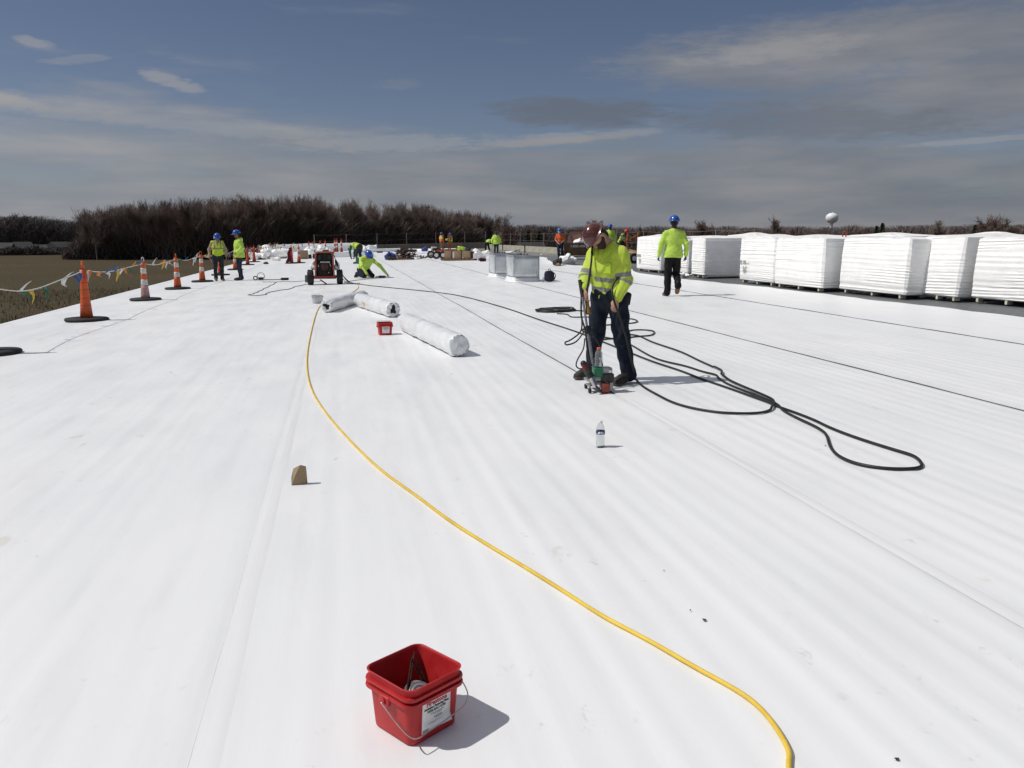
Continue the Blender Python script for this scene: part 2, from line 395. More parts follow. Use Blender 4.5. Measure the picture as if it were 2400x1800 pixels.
# clumps of dead stalks on the near field edge below the eave
def stubble():
    n = 26000; x = -7.5-np.abs(nrg.normal(0, 1, n))*28; y = nrg.uniform(8, 120, n); h = nrg.uniform(0.12, 0.5, n); a = nrg.uniform(0, np.pi, n); w = nrg.uniform(0.02, 0.07, n)
    lx = nrg.normal(0, 0.16, n); ly = nrg.normal(0, 0.16, n); z = np.full(n, GZ-0.45)
    p0 = np.stack([x-np.cos(a)*w, y-np.sin(a)*w, z], 1); p1 = np.stack([x+np.cos(a)*w, y+np.sin(a)*w, z], 1); p2 = np.stack([x+lx, y+ly, z+h+0.35], 1)
    V = np.concatenate([p0, p1, p2]); i = np.arange(n); F = np.stack([i, i+n, i+2*n], 1)
    o = link(bpy.data.objects.new('dry_stubble', npmesh('dry_stubble', V, F, mat('dry_stalk', (0.12, 0.090, 0.052), 0.9, 0.4, 0.3), False)))
    tag(o, 'dry brown stubble growing on the field below the roof edge', 'stubble', None, 'stuff')
stubble()

# ------------------------------------------------------------------ setting: building under the roof
XL, XR, YN, YF = -6.65, 16.0, -6.0, 92.0
bm = empty('warehouse_building', (0, 0, 0), 0, 'long low warehouse whose flat roof is being covered', 'building')
wallm = mat('metal_siding', (0.42, 0.41, 0.38), 0.5, 0.06, 2)
MB().box(((XL+XR)/2, (YN+YF)/2, GZ/2-0.42), (XR-XL-0.06, YF-YN-0.06, -GZ-0.05)).build('wall', wallm, bm)

def membrane_material():
    m = bpy.data.materials.new('white_membrane'); m.use_nodes = True; nt = m.node_tree; L = nt.links.new; b = nt.nodes['Principled BSDF']
    b.inputs['Roughness'].default_value = 0.42; b.inputs['Specular IOR Level'].default_value = 0.35
    tc = nt.nodes.new('ShaderNodeTexCoord')
    def ns(scale, stretch, det=6, rough=0.6, loc=(0, 0, 0)):
        mp = nt.nodes.new('ShaderNodeMapping'); L(tc.outputs['Object'], mp.inputs[0]); mp.inputs['Scale'].default_value = stretch; mp.inputs['Location'].default_value = loc
        n = nt.nodes.new('ShaderNodeTexNoise'); L(mp.outputs[0], n.inputs['Vector']); n.inputs['Scale'].default_value = scale; n.inputs['Detail'].default_value = det; n.inputs['Roughness'].default_value = rough; return n.outputs['Fac']
    def rng_(f, a, b_, lo=0.0, hi=1.0):
        r = nt.nodes.new('ShaderNodeMapRange'); r.interpolation_type = 'SMOOTHSTEP'; L(f, r.inputs[0]); r.inputs[1].default_value = a; r.inputs[2].default_value = b_; r.inputs[3].default_value = lo; r.inputs[4].default_value = hi; return r.outputs[0]
    def mix(f, a, b_, bl='MIX'):
        n = nt.nodes.new('ShaderNodeMix'); n.data_type = 'RGBA'; n.blend_type = bl
        for i, v in ((0, f), (6, a), (7, b_)):
            if isinstance(v, (int, float)): n.inputs[i].default_value = v
            elif isinstance(v, tuple): n.inputs[i].default_value = (*v, 1)
            else: L(v, n.inputs[i])
        return n.outputs[2]
    def mul(a, b_):
        n = nt.nodes.new('ShaderNodeMath'); n.operation = 'MULTIPLY'; L(a, n.inputs[0])
        if isinstance(b_, (int, float)): n.inputs[1].default_value = b_
        else: L(b_, n.inputs[1])
        return n.outputs[0]
    c = mix(rng_(ns(0.35, (1, 0.4, 1), 4), 0.35, 0.68), (0.802, 0.812, 0.822), (0.840, 0.845, 0.848))
    c = mix(rng_(ns(5.0, (1, 0.12, 1), 5), 0.48, 0.70, 0, 0.42), c, (0.72, 0.725, 0.735))            # long faint handling streaks
    scuff = mul(rng_(ns(9.0, (1, 0.6, 1), 7, 0.7), 0.60, 0.72), rng_(ns(1.1, (1, 1, 1), 3, 0.5, (4, 9, 0)), 0.52, 0.62))
    c = mix(mul(scuff, 0.55), c, (0.45, 0.45, 0.43))                                                  # grey scuffs in patches
    stain = mul(rng_(ns(3.1, (1.0, 0.5, 1), 6, 0.65, (1, 7, 0)), 0.62, 0.72), rng_(ns(0.55, (1, 1, 1), 2, 0.5, (8, 1, 0)), 0.56, 0.64))
    c = mix(mul(stain, 0.62), c, (0.62, 0.59, 0.49))                                                  # yellowish damp marks
    speck = mul(rng_(ns(55.0, (1, 0.7, 1), 2, 0.5), 0.795, 0.83), rng_(ns(0.9, (1, 1, 1), 2, 0.5, (2, 2, 0)), 0.47, 0.6))
    c = mix(mul(speck, 0.5), c, (0.25, 0.24, 0.22))
    L(c, b.inputs['Base Color'])
    L(rng_(ns(2.0, (1, 0.4, 1)), 0.3, 0.7, 0.36, 0.5), b.inputs['Roughness'])
    bp = nt.nodes.new('ShaderNodeBump'); bp.inputs['Strength'].default_value = 0.35; bp.inputs['Distance'].default_value = 0.002
    L(ns(26.0, (1, 0.06, 1), 4), bp.inputs['Height']); L(bp.outputs[0], b.inputs['Normal'])
    return m
MEMB = membrane_material()
UNDERSHADE = mat('underside_gap_shade', (0.07, 0.07, 0.075), 0.7, 0.15, 6)  # sheet underside, darkened to stand for the shade in the lap gap

roof = link(bpy.data.objects.new('roof', MB().add([(XL, YN, rz(XL)-0.06), (XR, YN, rz(XR)-0.06), (XR, YF, rz(XR)-0.06), (XL, YF, rz(XL)-0.06), (XL, YN, rz(XL)-0.35), (XR, YN, rz(XR)-0.35), (XR, YF, rz(XR)-0.35), (XL, YF, rz(XL)-0.35)],
    [(0, 1, 2, 3), (7, 6, 5, 4), (0, 4, 5, 1), (1, 5, 6, 2), (2, 6, 7, 3), (3, 7, 4, 0)]).mesh('roof', mat('roof_board', (0.30, 0.285, 0.25), 0.9, 0.18, 0.8, col2=(0.23, 0.22, 0.20)))))
tag(roof, 'low sloped roof under new white membrane', None, None, 'structure')

SEAMS = [-6.65, -3.55, -0.5, 2.55, 5.55, 8.6, 11.15]
REDGE = np.array([(-6, 11.12), (6, 11.05), (12, 11.15), (16, 11.08), (20, 11.1), (25, 10.75), (29, 10.85), (31, 11.1), (32.4, 11.75), (34, 11.6), (36, 11.05), (39, 10.25), (41, 10.4), (44, 11.0), (48, 11.9), (52, 12.35), (56, 12.1), (62, 11.6), (67, 11.35), (75, 11.5), (83, 11.0), (92, 10.8)])
def vn(x, seed, n=5):
    r = np.random.default_rng(seed); s = 0
    for k in range(n): s = s+np.sin(x*r.uniform(0.4, 1.6)*1.7**(k*0.5)+r.uniform(0, 6.28))
    return s/n
def ripple(X, Y):
    """long ripples of the loose-laid sheet, running with the roll; strongest in the near right half"""
    near = 1/(1+np.exp((Y-24)/6)); rt_ = 1/(1+np.exp(-(X-0.7)/0.6)); drift = 0.035*vn(Y*0.16, 21)+0.02*vn(Y*0.45+X*0.2, 22); x = X+drift
    env = 0.62+0.38*vn(x*2.6, 1)+0.22*vn(0.22*Y+x*0.5, 2)
    s = rt_*near*0.0020*env*(np.sin(2*np.pi*x/0.152)+0.18*np.sin(2*np.pi*x/0.104+1.2)+0.40*np.sin(2*np.pi*x/0.31+0.5))
    s = s+(1-rt_)*near*0.0010*(0.6+0.5*vn(x*1.3, 4))*(np.sin(2*np.pi*x/0.225+0.8*vn(x*3, 14))+0.7*np.sin(2*np.pi*x/0.135+2.0))
    s = s+near*0.0009*np.maximum(0, 1-np.abs(((x*1.37+0.013*Y) % 1.0)-0.5)/0.035)*(0.5+0.5*vn(Y*0.30+np.floor(x*1.37+0.013*Y)*3.1, 15))      # creases
    return s+0.0012*vn(x*2.1, 6)
def sheet(i):
    x0, x1 = SEAMS[i], SEAMS[i+1]; last = i == len(SEAMS)-2
    us = np.concatenate([[0, 0.006, 0.02, 0.035, 0.05], np.linspace(0.064, 1, 215)])
    ys = np.concatenate([np.arange(YN, 0, 1.5), np.arange(0, 24, 0.3), np.arange(24, 45, 0.9), np.arange(45, 90.3, 2.2), [YF-0.02]])
    U, Y = np.meshgrid(us, ys, indexing='ij')
    xr = np.full_like(ys, x1+0.09)
    if last: xr = np.interp(ys, REDGE[:, 0], REDGE[:, 1])+0.04*np.sin(ys*1.9)+0.03*np.sin(ys*4.7)
    wob = 0.012*vn(ys*0.35, 30+i)+0.004*vn(ys*2.1, 50+i) if i else 0*ys
    X = (x0+wob)[None, :]*(1-U)+xr[None, :]*U
    d = X-(x0+wob)[None, :]
    lift = 0.0
    if i:
        welded = {1: 1.0, 2: 1.0}.get(i, 0.0); lf = np.where((i == 3) & (ys < 7.6), 1.0, welded)
        hgt = np.where(lf > 0.5, 0.0011, 0.008+0.004*vn(ys*1.3, 70+i))
        lift = hgt[None, :]*np.exp(-d/0.07)
    Z = rz(X)+0.004+ripple(X, Y)+lift
    if not last: Z = Z-0.0035*np.clip((X-(x1-0.03))/0.05, 0, 1)
    else:
        cur = np.interp(ys, [30, 32, 34, 38, 41, 46, 52, 58, 66], [0, 0.05, 0.03, 0.05, 0.16, 0.10, 0.12, 0.08, 0.03])*(0.75+0.35*np.sin(ys*2.3))
        e = np.clip(1-(xr[None, :]-X)/0.55, 0, 1); Z = Z+np.maximum(cur, 0.0)[None, :]*e*e
    if i == 0:     # turned down over the eave
        X[0] -= 0.012; Z[0] -= 0.24; X[1] = X[2]-0.012; Z[1] = Z[2]-0.03
    V = np.stack([X, Y, Z], -1).reshape(-1, 3); n = len(ys); a, b = np.meshgrid(np.arange(len(us)-1), np.arange(n-1), indexing='ij')
    F = np.stack([a*n+b, (a+1)*n+b, (a+1)*n+b+1, a*n+b+1], -1).reshape(-1, 4)
    o = link(bpy.data.objects.new('membrane_sheet', npmesh('membrane_sheet', V, F, MEMB, True)), roof)
    if i >= 2:     # lap's cut edge and underside, with the gap's shade painted into the dark ribbon
        k = ys >= (7.5 if i == 3 else -99); yy = ys[k]
        if i == 2: top = 0.0016+0*yy
        else: top = 0.0105+0.005*vn(yy*1.3, 70+i)+0.003*vn(yy*6, 90+i)
        gap = np.ones_like(yy)
        if i == 3: gap = np.where((yy > 47), 0.3, 1)
        if i == 4: gap = np.where((yy > 21.5) & (yy < 29.5), 0.2, 1)
        xe = np.interp(yy, ys, x0+wob)-0.002; zb = rz(xe)+0.0022+ripple(xe, yy)*1.0
        V = np.concatenate([np.stack([xe, yy, zb], 1), np.stack([xe+0.001, yy, zb+top*gap], 1)]); n = len(yy); q = np.arange(n-1)
        link(bpy.data.objects.new('lap_edge', npmesh('lap_edge', V, np.stack([q, q+1, q+1+n, q+n], 1), UNDERSHADE if i != 2 else mat('lap_sealant', (0.55, 0.56, 0.57), 0.6, 0.3, 3), False)), o)
for i in range(6): sheet(i)
def weld_band(x0, x1, y0, y1):      # heat-welded lap, a shade greyer than the open sheet
    m = mat('welded_lap', (0.765, 0.77, 0.775), 0.5, 0.05, 1.6, stretch=(1, 0.15, 1)); ys = np.arange(y0, y1, 0.3); us = np.linspace(0, 1, 6)
    Y, U = np.meshgrid(ys, us, indexing='ij'); X = x0+(x1-x0)*U+0.005*np.sin(Y*1.3)+0.003*np.sin(Y*4.1+U*3); Z = rz(X)+0.0043+0.0011*np.exp(-(0.02+U*(x1-x0))/0.07)+ripple(X, Y)-0.0011*np.abs(2*U-1)**3; n = len(us)
    a, b = np.meshgrid(np.arange(len(ys)-1), np.arange(n-1), indexing='ij'); F = np.stack([a*n+b, a*n+b+1, (a+1)*n+b+1, (a+1)*n+b], -1).reshape(-1, 4)
    link(bpy.data.objects.new('weld_band', npmesh('weld_band', np.stack([X, Y, Z], -1).reshape(-1, 3), F, m, True)), roof)
weld_band(-0.485, -0.395, YN, 26.0); weld_band(2.57, 2.64, YN, 7.4)

# ribbed steel deck still bare on the right
DECK = mat('galvanised_deck', (0.17, 0.175, 0.18), 0.48, 0.12, 1.5, metal=0.35, stretch=(1, 0.2, 1))
def deck():
    xs, zs = [], []; x = 10.3
    while x < XR-0.1:
        xs += [x, x+0.085, x+0.1, x+0.137]; zs += [0, 0, -0.034, -0.034]; x += 0.152
    xs = np.array(xs); zs = np.array(zs); ys = np.array([YN, 8, 14, 20, 26, 31, 36.0])
    X, Y = np.meshgrid(xs, ys, indexing='ij'); Z = rz(X)-0.012+zs[:, None]; n = len(ys)
    a, b = np.meshgrid(np.arange(len(xs)-1), np.arange(n-1), indexing='ij')
    F = np.stack([a*n+b, (a+1)*n+b, (a+1)*n+b+1, a*n+b+1], -1).reshape(-1, 4)
    link(bpy.data.objects.new('steel_deck', npmesh('steel_deck', np.stack([X, Y, Z], -1).reshape(-1, 3), F, DECK, False)), roof)
deck()
GREYB = mat('grey_board', (0.155, 0.16, 0.165), 0.85, 0.12, 0.5)
TANB = mat('tan_board', (0.215, 0.205, 0.185), 0.9, 0.14, 0.5)
for (x0, x1, y0, y1, m, nm) in [(9.9, XR-0.02, 36.0, 56.0, GREYB, 'grey_cover_board'), (10.2, XR-0.02, 56.0, YF, TANB, 'tan_cover_board')]:
    ny = max(1, int((y1-y0)/2.44)); nxn = max(1, int(round((x1-x0)/1.22)))
    src = MB().box((0, 0, 0), ((x1-x0)/nxn-0.012, (y1-y0)/ny-0.012, 0.03)).mesh(nm, m)
    for a in range(nxn):
        for b in range(ny):
            o = link(bpy.data.objects.new(nm, src), roof); xx = x0+(x1-x0)*(a+0.5)/nxn; o.location = (xx, y0+(y1-y0)*(b+0.5)/ny, rz(xx)-0.03+rng.uniform(-0.003, 0.004)); o.rotation_euler = (0, -math.atan(SLOPE), 0)
# bare strip before the back parapet, on top of the membrane end
MB().box((6.2, YF-3.0, rz(6.2)+0.012), (8.8, 5.9, 0.02), (0, -math.atan(SLOPE), 0)).build('tan_cover_board', TANB, roof)

# ------------------------------------------------------------------ parapets and the wire guard line
CONC = mat('parapet_concrete', (0.44, 0.42, 0.34), 0.9, 0.16, 0.9, bump=0.4, bscale=6)
CONC2 = mat('parapet_brown_block', (0.20, 0.185, 0.155), 0.9, 0.2, 0.7, bump=0.4, bscale=6)  # bare brown-grey block of the far wall, darker than the side parapet
def parapet(label, p0, p1, h, m, t=0.28, block=2.4):
    e = empty('parapet_wall', (*p0, 0), 0, label, 'wall'); p0 = Vector(p0); p1 = Vector(p1); d = p1-p0; n = max(1, int(d.length/block)); ang = math.atan2(d.y, d.x)
    for k in range(n):
        c = p0+d*((k+0.5)/n); L_ = d.length/n-0.015; zc = rz(c.x)-0.02
        MB().box((0, 0, h/2), (L_, t, h)).build('panel', m, e, loc=(c.x-p0.x, c.y-p0.y, zc+rng.uniform(-0.01, 0.01)), rot=(0, -math.atan(SLOPE)*math.cos(ang), ang), bevel=0.012)
    return e
parapet('pale concrete parapet along the right side of the roof, behind the men', (XR, 30.0), (XR, YF-0.2), 0.46, CONC)
parapet('dull brown parapet across the far end of the roof', (1.9, YF), (XR, YF), 0.66, CONC2)
pw = empty('parapet_wall', (-6.6, YF, 0), 0, 'far parapet wrapped in white membrane behind the striped cones', 'wall')
def clad():
    n = 40; xs = np.linspace(-6.6, 1.85, n); rows = [(-0.5, 0.0), (-0.12, 0.03), (-0.03, 0.14), (0.0, 0.45), (0.02, 0.86), (0.1, 0.9), (0.3, 0.9), (0.34, 0.2)]
    V = np.array([[(x+6.6, dy+0.025*math.sin(x*2.1+k), rz(x)+dz+0.015*math.sin(x*1.3)) for x in xs] for k, (dy, dz) in enumerate(rows)]).reshape(-1, 3)
    a, b = np.meshgrid(np.arange(len(rows)-1), np.arange(n-1), indexing='ij'); F = np.stack([a*n+b, a*n+b+1, (a+1)*n+b+1, (a+1)*n+b], -1).reshape(-1, 4)
    link(bpy.data.objects.new('membrane_facing', npmesh('membrane_facing', V, F, MEMB, True)), pw)
clad()
def guard(label, pts, top, base, wires):
    e = empty('guard_fence', (*pts[0], 0), 0, label, 'fence'); o0 = Vector((*pts[0], 0)); tops = []
    src = MB().cyl((0, 0, 0), (0, 0, top), 0.035, n=6).cyl((0, 0, top), (0, 0, top+0.02), 0.05, n=6).mesh('post', mat('guard_post_wood', (0.26, 0.17, 0.10), 0.8, 0.25, 3))
    src2 = MB().cyl((0, 0, 0), (0, 0, top), 0.035, n=6).mesh('post', mat('guard_post_grey', (0.22, 0.21, 0.19), 0.7, 0.2, 3))
    for k, (x, y) in enumerate(pts):
        z = rz(x)+base; o = link(bpy.data.objects.new('post', src if k % 3 == 1 else src2), e); o.location = Vector((x, y, z))-o0; o.rotation_euler = (rng.uniform(-.03, .03), rng.uniform(-.03, .03), 0)
        tops.append(Vector((x, y, z)))
    for w in wires:
        for a, b in zip(tops, tops[1:]):
            m = (a+b)/2; MB().tube([a+Vector((0, 0, w))-o0, m+Vector((0, 0, w-0.05))-o0, b+Vector((0, 0, w))-o0], 0.011, 4).build('wire', mat('guard_wire', (0.16, 0.15, 0.14), 0.6, 0.1), e)
guard('line of thin guard posts and wires on the far end parapet', [(-2.6, YF+0.15), (0.7, YF+0.15), (4.0, YF+0.15), (7.2, YF+0.15), (10.4, YF+0.15), (13.6, YF+0.15), (15.9, YF+0.15)], 1.25, 0.6, (0.55, 1.18))
guard('guard posts and wires standing on the pale right-hand parapet', [(XR+0.05, y) for y in (88, 83.5, 79, 74.5, 70, 65.5, 61, 56.5, 52, 47.5, 43, 38.5, 34, 30.5)], 1.15, 0.4, (0.55, 1.1))
# ------------------------------------------------------------------ far: trees, wood, houses, water tower
def bare_tree(seed, H, spread, levels=5, minr=0.03, up=0.35, dens=1.0, first=0.22, trunk_r=None):
    """returns trunk (V,F) and branches (V,F): three-sided tapering limbs"""
    r = np.random.default_rng(seed); segs_t, segs_b = [], []
    tr = trunk_r or H*0.013
    def grow(p, d, L, rad, lev):
        n = 3 if lev < 2 else 2; q = p
        for k in range(n):
            d = d+r.normal(0, 0.10+0.04*lev, 3); d[2] += up*0.10; d /= np.linalg.norm(d)
            e = q+d*L/n; r0 = max(minr, rad*(1-0.55*k/n)); r1 = max(minr*0.8, rad*(1-0.55*(k+1)/n))
            (segs_t if lev == 0 else segs_b).append((q, e, r0, r1)); q = e
            if lev < levels:
                nb = {0: 4, 1: 3, 2: 3, 3: 2, 4: 2}.get(lev, 2)
                nb = int(nb*dens+r.random())
                if lev == 0 and k == 0 and first > 0.3: nb = 1
                for _ in range(nb):
                    ang = r.uniform(0.45, 0.95) if lev else r.uniform(0.35, 0.9); az_ = r.uniform(0, 6.283)
                    u = np.cross(d, [0.3, 0.5, 0.81]); u /= np.linalg.norm(u); w = np.cross(d, u)
                    nd = d*math.cos(ang)+(u*math.cos(az_)+w*math.sin(az_))*math.sin(ang)*spread; nd[2] += up*0.5; nd /= np.linalg.norm(nd)
                    grow(q-d*L/n*r.uniform(0, 0.8), nd, L*r.uniform(0.48, 0.72), max(minr, r1*0.6), lev+1)
    segs_t.append((np.array([0, 0, -0.5]), np.array([0, 0, H*first]), tr*1.25, tr))
    grow(np.array([0, 0, H*first]), np.array([0.0, 0, 1]), H*(0.62-first*0.5), tr, 0)
    def pack(S):
        if not S: return np.zeros((0, 3)), np.zeros((0, 4), int)
        A = np.array([s[0] for s in S]); B = np.array([s[1] for s in S]); r0 = np.array([s[2] for s in S]); r1 = np.array([s[3] for s in S])
        d = B-A; d /= np.linalg.norm(d, axis=1)[:, None]; u = np.cross(d, [0.31, 0.52, 0.79]); u /= np.linalg.norm(u, axis=1)[:, None]; w = np.cross(d, u); V = []
        for P, q in ((A, r0), (B, r1)):
            for k in range(3):
                c, s = math.cos(k*2.0944), math.sin(k*2.0944); V.append(P+(u*c+w*s)*q[:, None])
        V = np.stack(V, 1).reshape(-1, 3); o = np.arange(len(S))*6
        F = np.concatenate([np.stack([o+k, o+(k+1) % 3, o+3+(k+1) % 3, o+3+k], 1) for k in range(3)]); return V, F
    return pack(segs_t), pack(segs_b)
BARK = mat('grey_bark', (0.225, 0.19, 0.165), 0.9, 0.3, 0.4)
TWIG = mat('bare_twigs', (0.215, 0.165, 0.138), 0.9, 0.3, 0.08)
TWIGR = mat('budding_twigs', (0.23, 0.158, 0.128), 0.9, 0.3, 0.08)
def tree_meshes(seed, H, spread, **k):
    (tv, tf), (bv, bf) = bare_tree(seed, H, spread, **k)
    return npmesh('trunk', tv, tf, BARK, True), npmesh('crown', bv, bf, TWIG if seed % 3 else TWIGR, False)
VAR = [tree_meshes(100+i, 20.0, 0.72, minr=0.025, levels=4, dens=1.2, up=0.95, first=0.18) for i in range(6)]
TOPZ = {}
def place_tree(name, meshes, loc, s, rot, label, group=None, sz=None):
    top = max(v.co.z for v in meshes[1].vertices) if meshes[1].name not in TOPZ else TOPZ[meshes[1].name]; TOPZ[meshes[1].name] = top; s = s/top
    e = empty(name, loc, rot, label, 'tree', group); e.scale = (s, s, s)
    link(bpy.data.objects.new('trunk', meshes[0]), e); link(bpy.data.objects.new('crown', meshes[1]), e); return e
def bearing(px, d):      # point at distance d in the direction that photo column px looks
    a = YAW+math.atan((px-1200)/1942.0); return (d*math.sin(a), d*math.cos(a))
# the dark wood beyond the field: front edge recedes from left to right
def wood_front(px): return float(np.interp(px, [200, 420, 650, 900, 1150, 1230], [285, 282, 288, 330, 420, 470]))
def wood_top(px): return float(np.interp(px, [195, 230, 300, 420, 560, 650, 760, 900, 1000, 1080, 1150, 1200], [505, 493, 480, 470, 461, 458, 462, 470, 478, 490, 500, 503]))
def wood_height(px, d): return (555.5-wood_top(px))/1942.0*d+1.55-GZ
for k in range(46):
    px = 225+k*20.4+rng.uniform(-8, 8); d = wood_front(px)+rng.uniform(0, 7); x, y = bearing(px, d)
    h = wood_height(px, d)*rng.uniform(0.86, 1.03)
    place_tree('wood_edge_tree', VAR[k % 6], (x, y, GZ-0.3), h, rng.uniform(0, 6.28), 'tall bare tree in the front row of the dark wood', 'bare trees along the edge of the wood')
def wood_mass():
    src = []
    for i in range(5):
        (tv, tf), (bv, bf) = bare_tree(300+i, 20.0, 0.68, levels=4, minr=0.045, dens=0.85, up=0.95); vv = np.concatenate([tv, bv]); vv = vv/vv[:, 2].max(); src.append((vv, np.concatenate([tf, bf+len(tv)])))
    Vs, Fs, o = [], [], 0
    for k in range(190):
        px = nrg.uniform(215, 1166); d = wood_front(px)+nrg.uniform(7, 70); x, y = bearing(px, d); h = wood_height(px, d)*nrg.uniform(0.85, 1.03)
        v, f = src[k % 5]; a = nrg.uniform(0, 6.28); c, s = math.cos(a), math.sin(a)
        Vs.append(np.stack([(v[:, 0]*c-v[:, 1]*s)*h+x, (v[:, 0]*s+v[:, 1]*c)*h+y, v[:, 2]*h+GZ-0.3], 1)); Fs.append(f+o); o += len(v)
    ob = link(bpy.data.objects.new('bare_wood', npmesh('bare_wood', np.concatenate(Vs), np.concatenate(Fs), TWIG, False)))
    tag(ob, 'dense leafless wood seen as one dark brown mass', 'wood', None, 'stuff')
wood_mass()
def thicket(name, label, n, fpos, wid, hgt, m):
    """many thin crossed stems: brush that hides the light between trunks"""
    x, y, h = fpos(n); a = nrg.uniform(0, np.pi, n); w = wid*nrg.uniform(0.4, 1.0, n); L_ = hgt*nrg.uniform(0.25, 1.0, n)*h; z0 = GZ-0.3+nrg.uniform(0, 0.85, n)*hgt*h
    tx = nrg.normal(0, 0.75, n)*L_*0.5; ty = nrg.normal(0, 0.75, n)*L_*0.5; z1 = np.minimum(z0+L_*0.6, GZ+hgt*h*1.08)
    ca, sa = np.cos(a)*w, np.sin(a)*w
    V = np.concatenate([np.stack([x-ca, y-sa, z0], 1), np.stack([x+ca, y+sa, z0], 1), np.stack([x+tx+ca*0.3, y+ty+sa*0.3, z1], 1), np.stack([x+tx-ca*0.3, y+ty-sa*0.3, z1], 1)])
    i = np.arange(n); o = link(bpy.data.objects.new(name, npmesh(name, V, np.stack([i, i+n, i+2*n, i+3*n], 1), m, False)))
    tag(o, label, 'brush', None, 'stuff')
def wood_pos(n):
    px = nrg.uniform(160, 1172, n); d = np.interp(px, [200, 420, 650, 900, 1150, 1230], [285, 282, 288, 330, 420, 470])+1+nrg.uniform(0, 60, n)*nrg.random(n)
    a = YAW+np.arctan((px-1200)/1942.0); top = np.interp(px, [160, 195, 230, 300, 420, 560, 650, 760, 900, 1000, 1080, 1150, 1200], [578, 552, 525, 508, 490, 480, 476, 480, 488, 496, 506, 522, 545])
    H = (555.5-top)/1942.0*d+1.55-GZ; return d*np.sin(a), d*np.cos(a), H/12.0
thicket('undergrowth', 'dark tangled undergrowth filling the wood', 60000, wood_pos, 0.16, 12.0*0.66, mat('brush_stems', (0.18, 0.142, 0.118), 0.95, 0.35, 0.06))
# single bare tree standing clear at the right end of the wood
bt = tree_meshes(777, 17.0, 0.95, minr=0.035, levels=4, first=0.12, trunk_r=0.36, dens=0.85, up=0.7)
x, y = bearing(1186, 395); place_tree('bare_tree', bt, (x, y, GZ), 18.2, 0.6, 'spreading bare tree standing clear at the right end of the wood')
bl = tree_meshes(778, 15.0, 1.0, minr=0.03, levels=4, first=0.12, trunk_r=0.30, dens=0.9, up=0.6)
x, y = bearing(238, 283); place_tree('bare_tree', bl, (x, y, GZ), 15.8, 2.1, 'spreading bare tree at the left end of the dark wood')
# far tree lines
def line_pos(lo, hi, d0, d1, tops):
    def f(n):
        px = nrg.uniform(lo, hi, n); d = nrg.uniform(d0, d1, n); a = YAW+np.arctan((px-1200)/1942.0)
        top = np.interp(px, tops[0], tops[1])+2.2*np.sin(px*0.11)+1.6*np.sin(px*0.043+1)+1.2*np.sin(px*0.29)
        return d*np.sin(a), d*np.cos(a), ((555.5-top)/1942.0*d+1.55-GZ)/10.0
    return f
FARB = mat('far_brush', (0.15, 0.118, 0.106), 0.95, 0.35, 0.03); FARB2 = mat('far_brush_left', (0.125, 0.112, 0.105), 0.95, 0.35, 0.03)
thicket('tree_line', 'low reddish-brown tree line along the right horizon', 70000, line_pos(1150, 2700, 480, 560, ([1150, 1300, 1500, 1700, 2000, 2400, 2700], [531, 534, 536, 537, 537, 535, 534])), 0.17, 10.0*0.97, FARB)
thicket('tree_line', 'far grey-brown tree line at the left edge beyond the field', 34000, line_pos(-400, 260, 400, 440, ([-400, 0, 60, 120, 190, 260], [519, 521, 518, 520, 526, 530])), 0.17, 10.0*0.95, FARB2)
thicket('hedge_row', 'dark hedge along the far edge of the left field', 14000, line_pos(-400, 190, 368, 378, ([-400, 190], [575, 575])), 0.22, 10*0.9, FARB2)
SM = [tree_meshes(500+i, 12.0, 1.0, minr=0.05, levels=4, dens=1.0, first=0.12) for i in range(3)]
TALL = tree_meshes(611, 20.0, 0.45, minr=0.04, levels=4, dens=1.3, up=1.0)
for px, d, top, ms, lab in [(1390, 470, 522, 0, 'bare tree on the horizon left of the blue-helmeted man behind the welder'), (1632, 430, 522, 1, 'wide bare tree on the horizon right of the walking man'), (1655, 445, 527, 2, 'small bare tree beside the wide one on the horizon'),
                            (1809, 450, 513, 'T', 'tall narrow pale tree on the horizon left of the water tower'), (1995, 470, 533, 2, 'low bare tree on the horizon right of the water tower'), (2176, 460, 526, 0, 'flat-topped bare tree on the horizon above the pallets'),
                            (2305, 420, 516, 1, 'largest bare tree on the right horizon'), (2330, 430, 524, 0, 'bare tree just right of the largest horizon tree'), (2388, 440, 530, 2, 'bare tree at the right edge of the picture'), (1500, 460, 530, 2, 'bare tree on the horizon above the leftmost wrapped pallet'),
                            (1270, 520, 534, 1, 'bare tree on the horizon left of the man in orange'), (2360, 470, 535, 1, 'low bare tree between the two at the right edge'), (60, 405, 515, 0, 'rounded bare tree in the far left tree line'), (20, 410, 521, 1, 'bare tree at the far left edge'), (120, 408, 521, 2, 'bare tree in the left tree line above the houses')]:
    x, y = bearing(px, d); h = ((555.5-top)*1.12+3)/1942.0*d+1.55-GZ
    if ms == 'T': place_tree('bare_tree', TALL, (x, y, GZ), h, rng.uniform(0, 6), lab)
    else: place_tree('bare_tree', SM[ms], (x, y, GZ), h, rng.uniform(0, 6), lab)
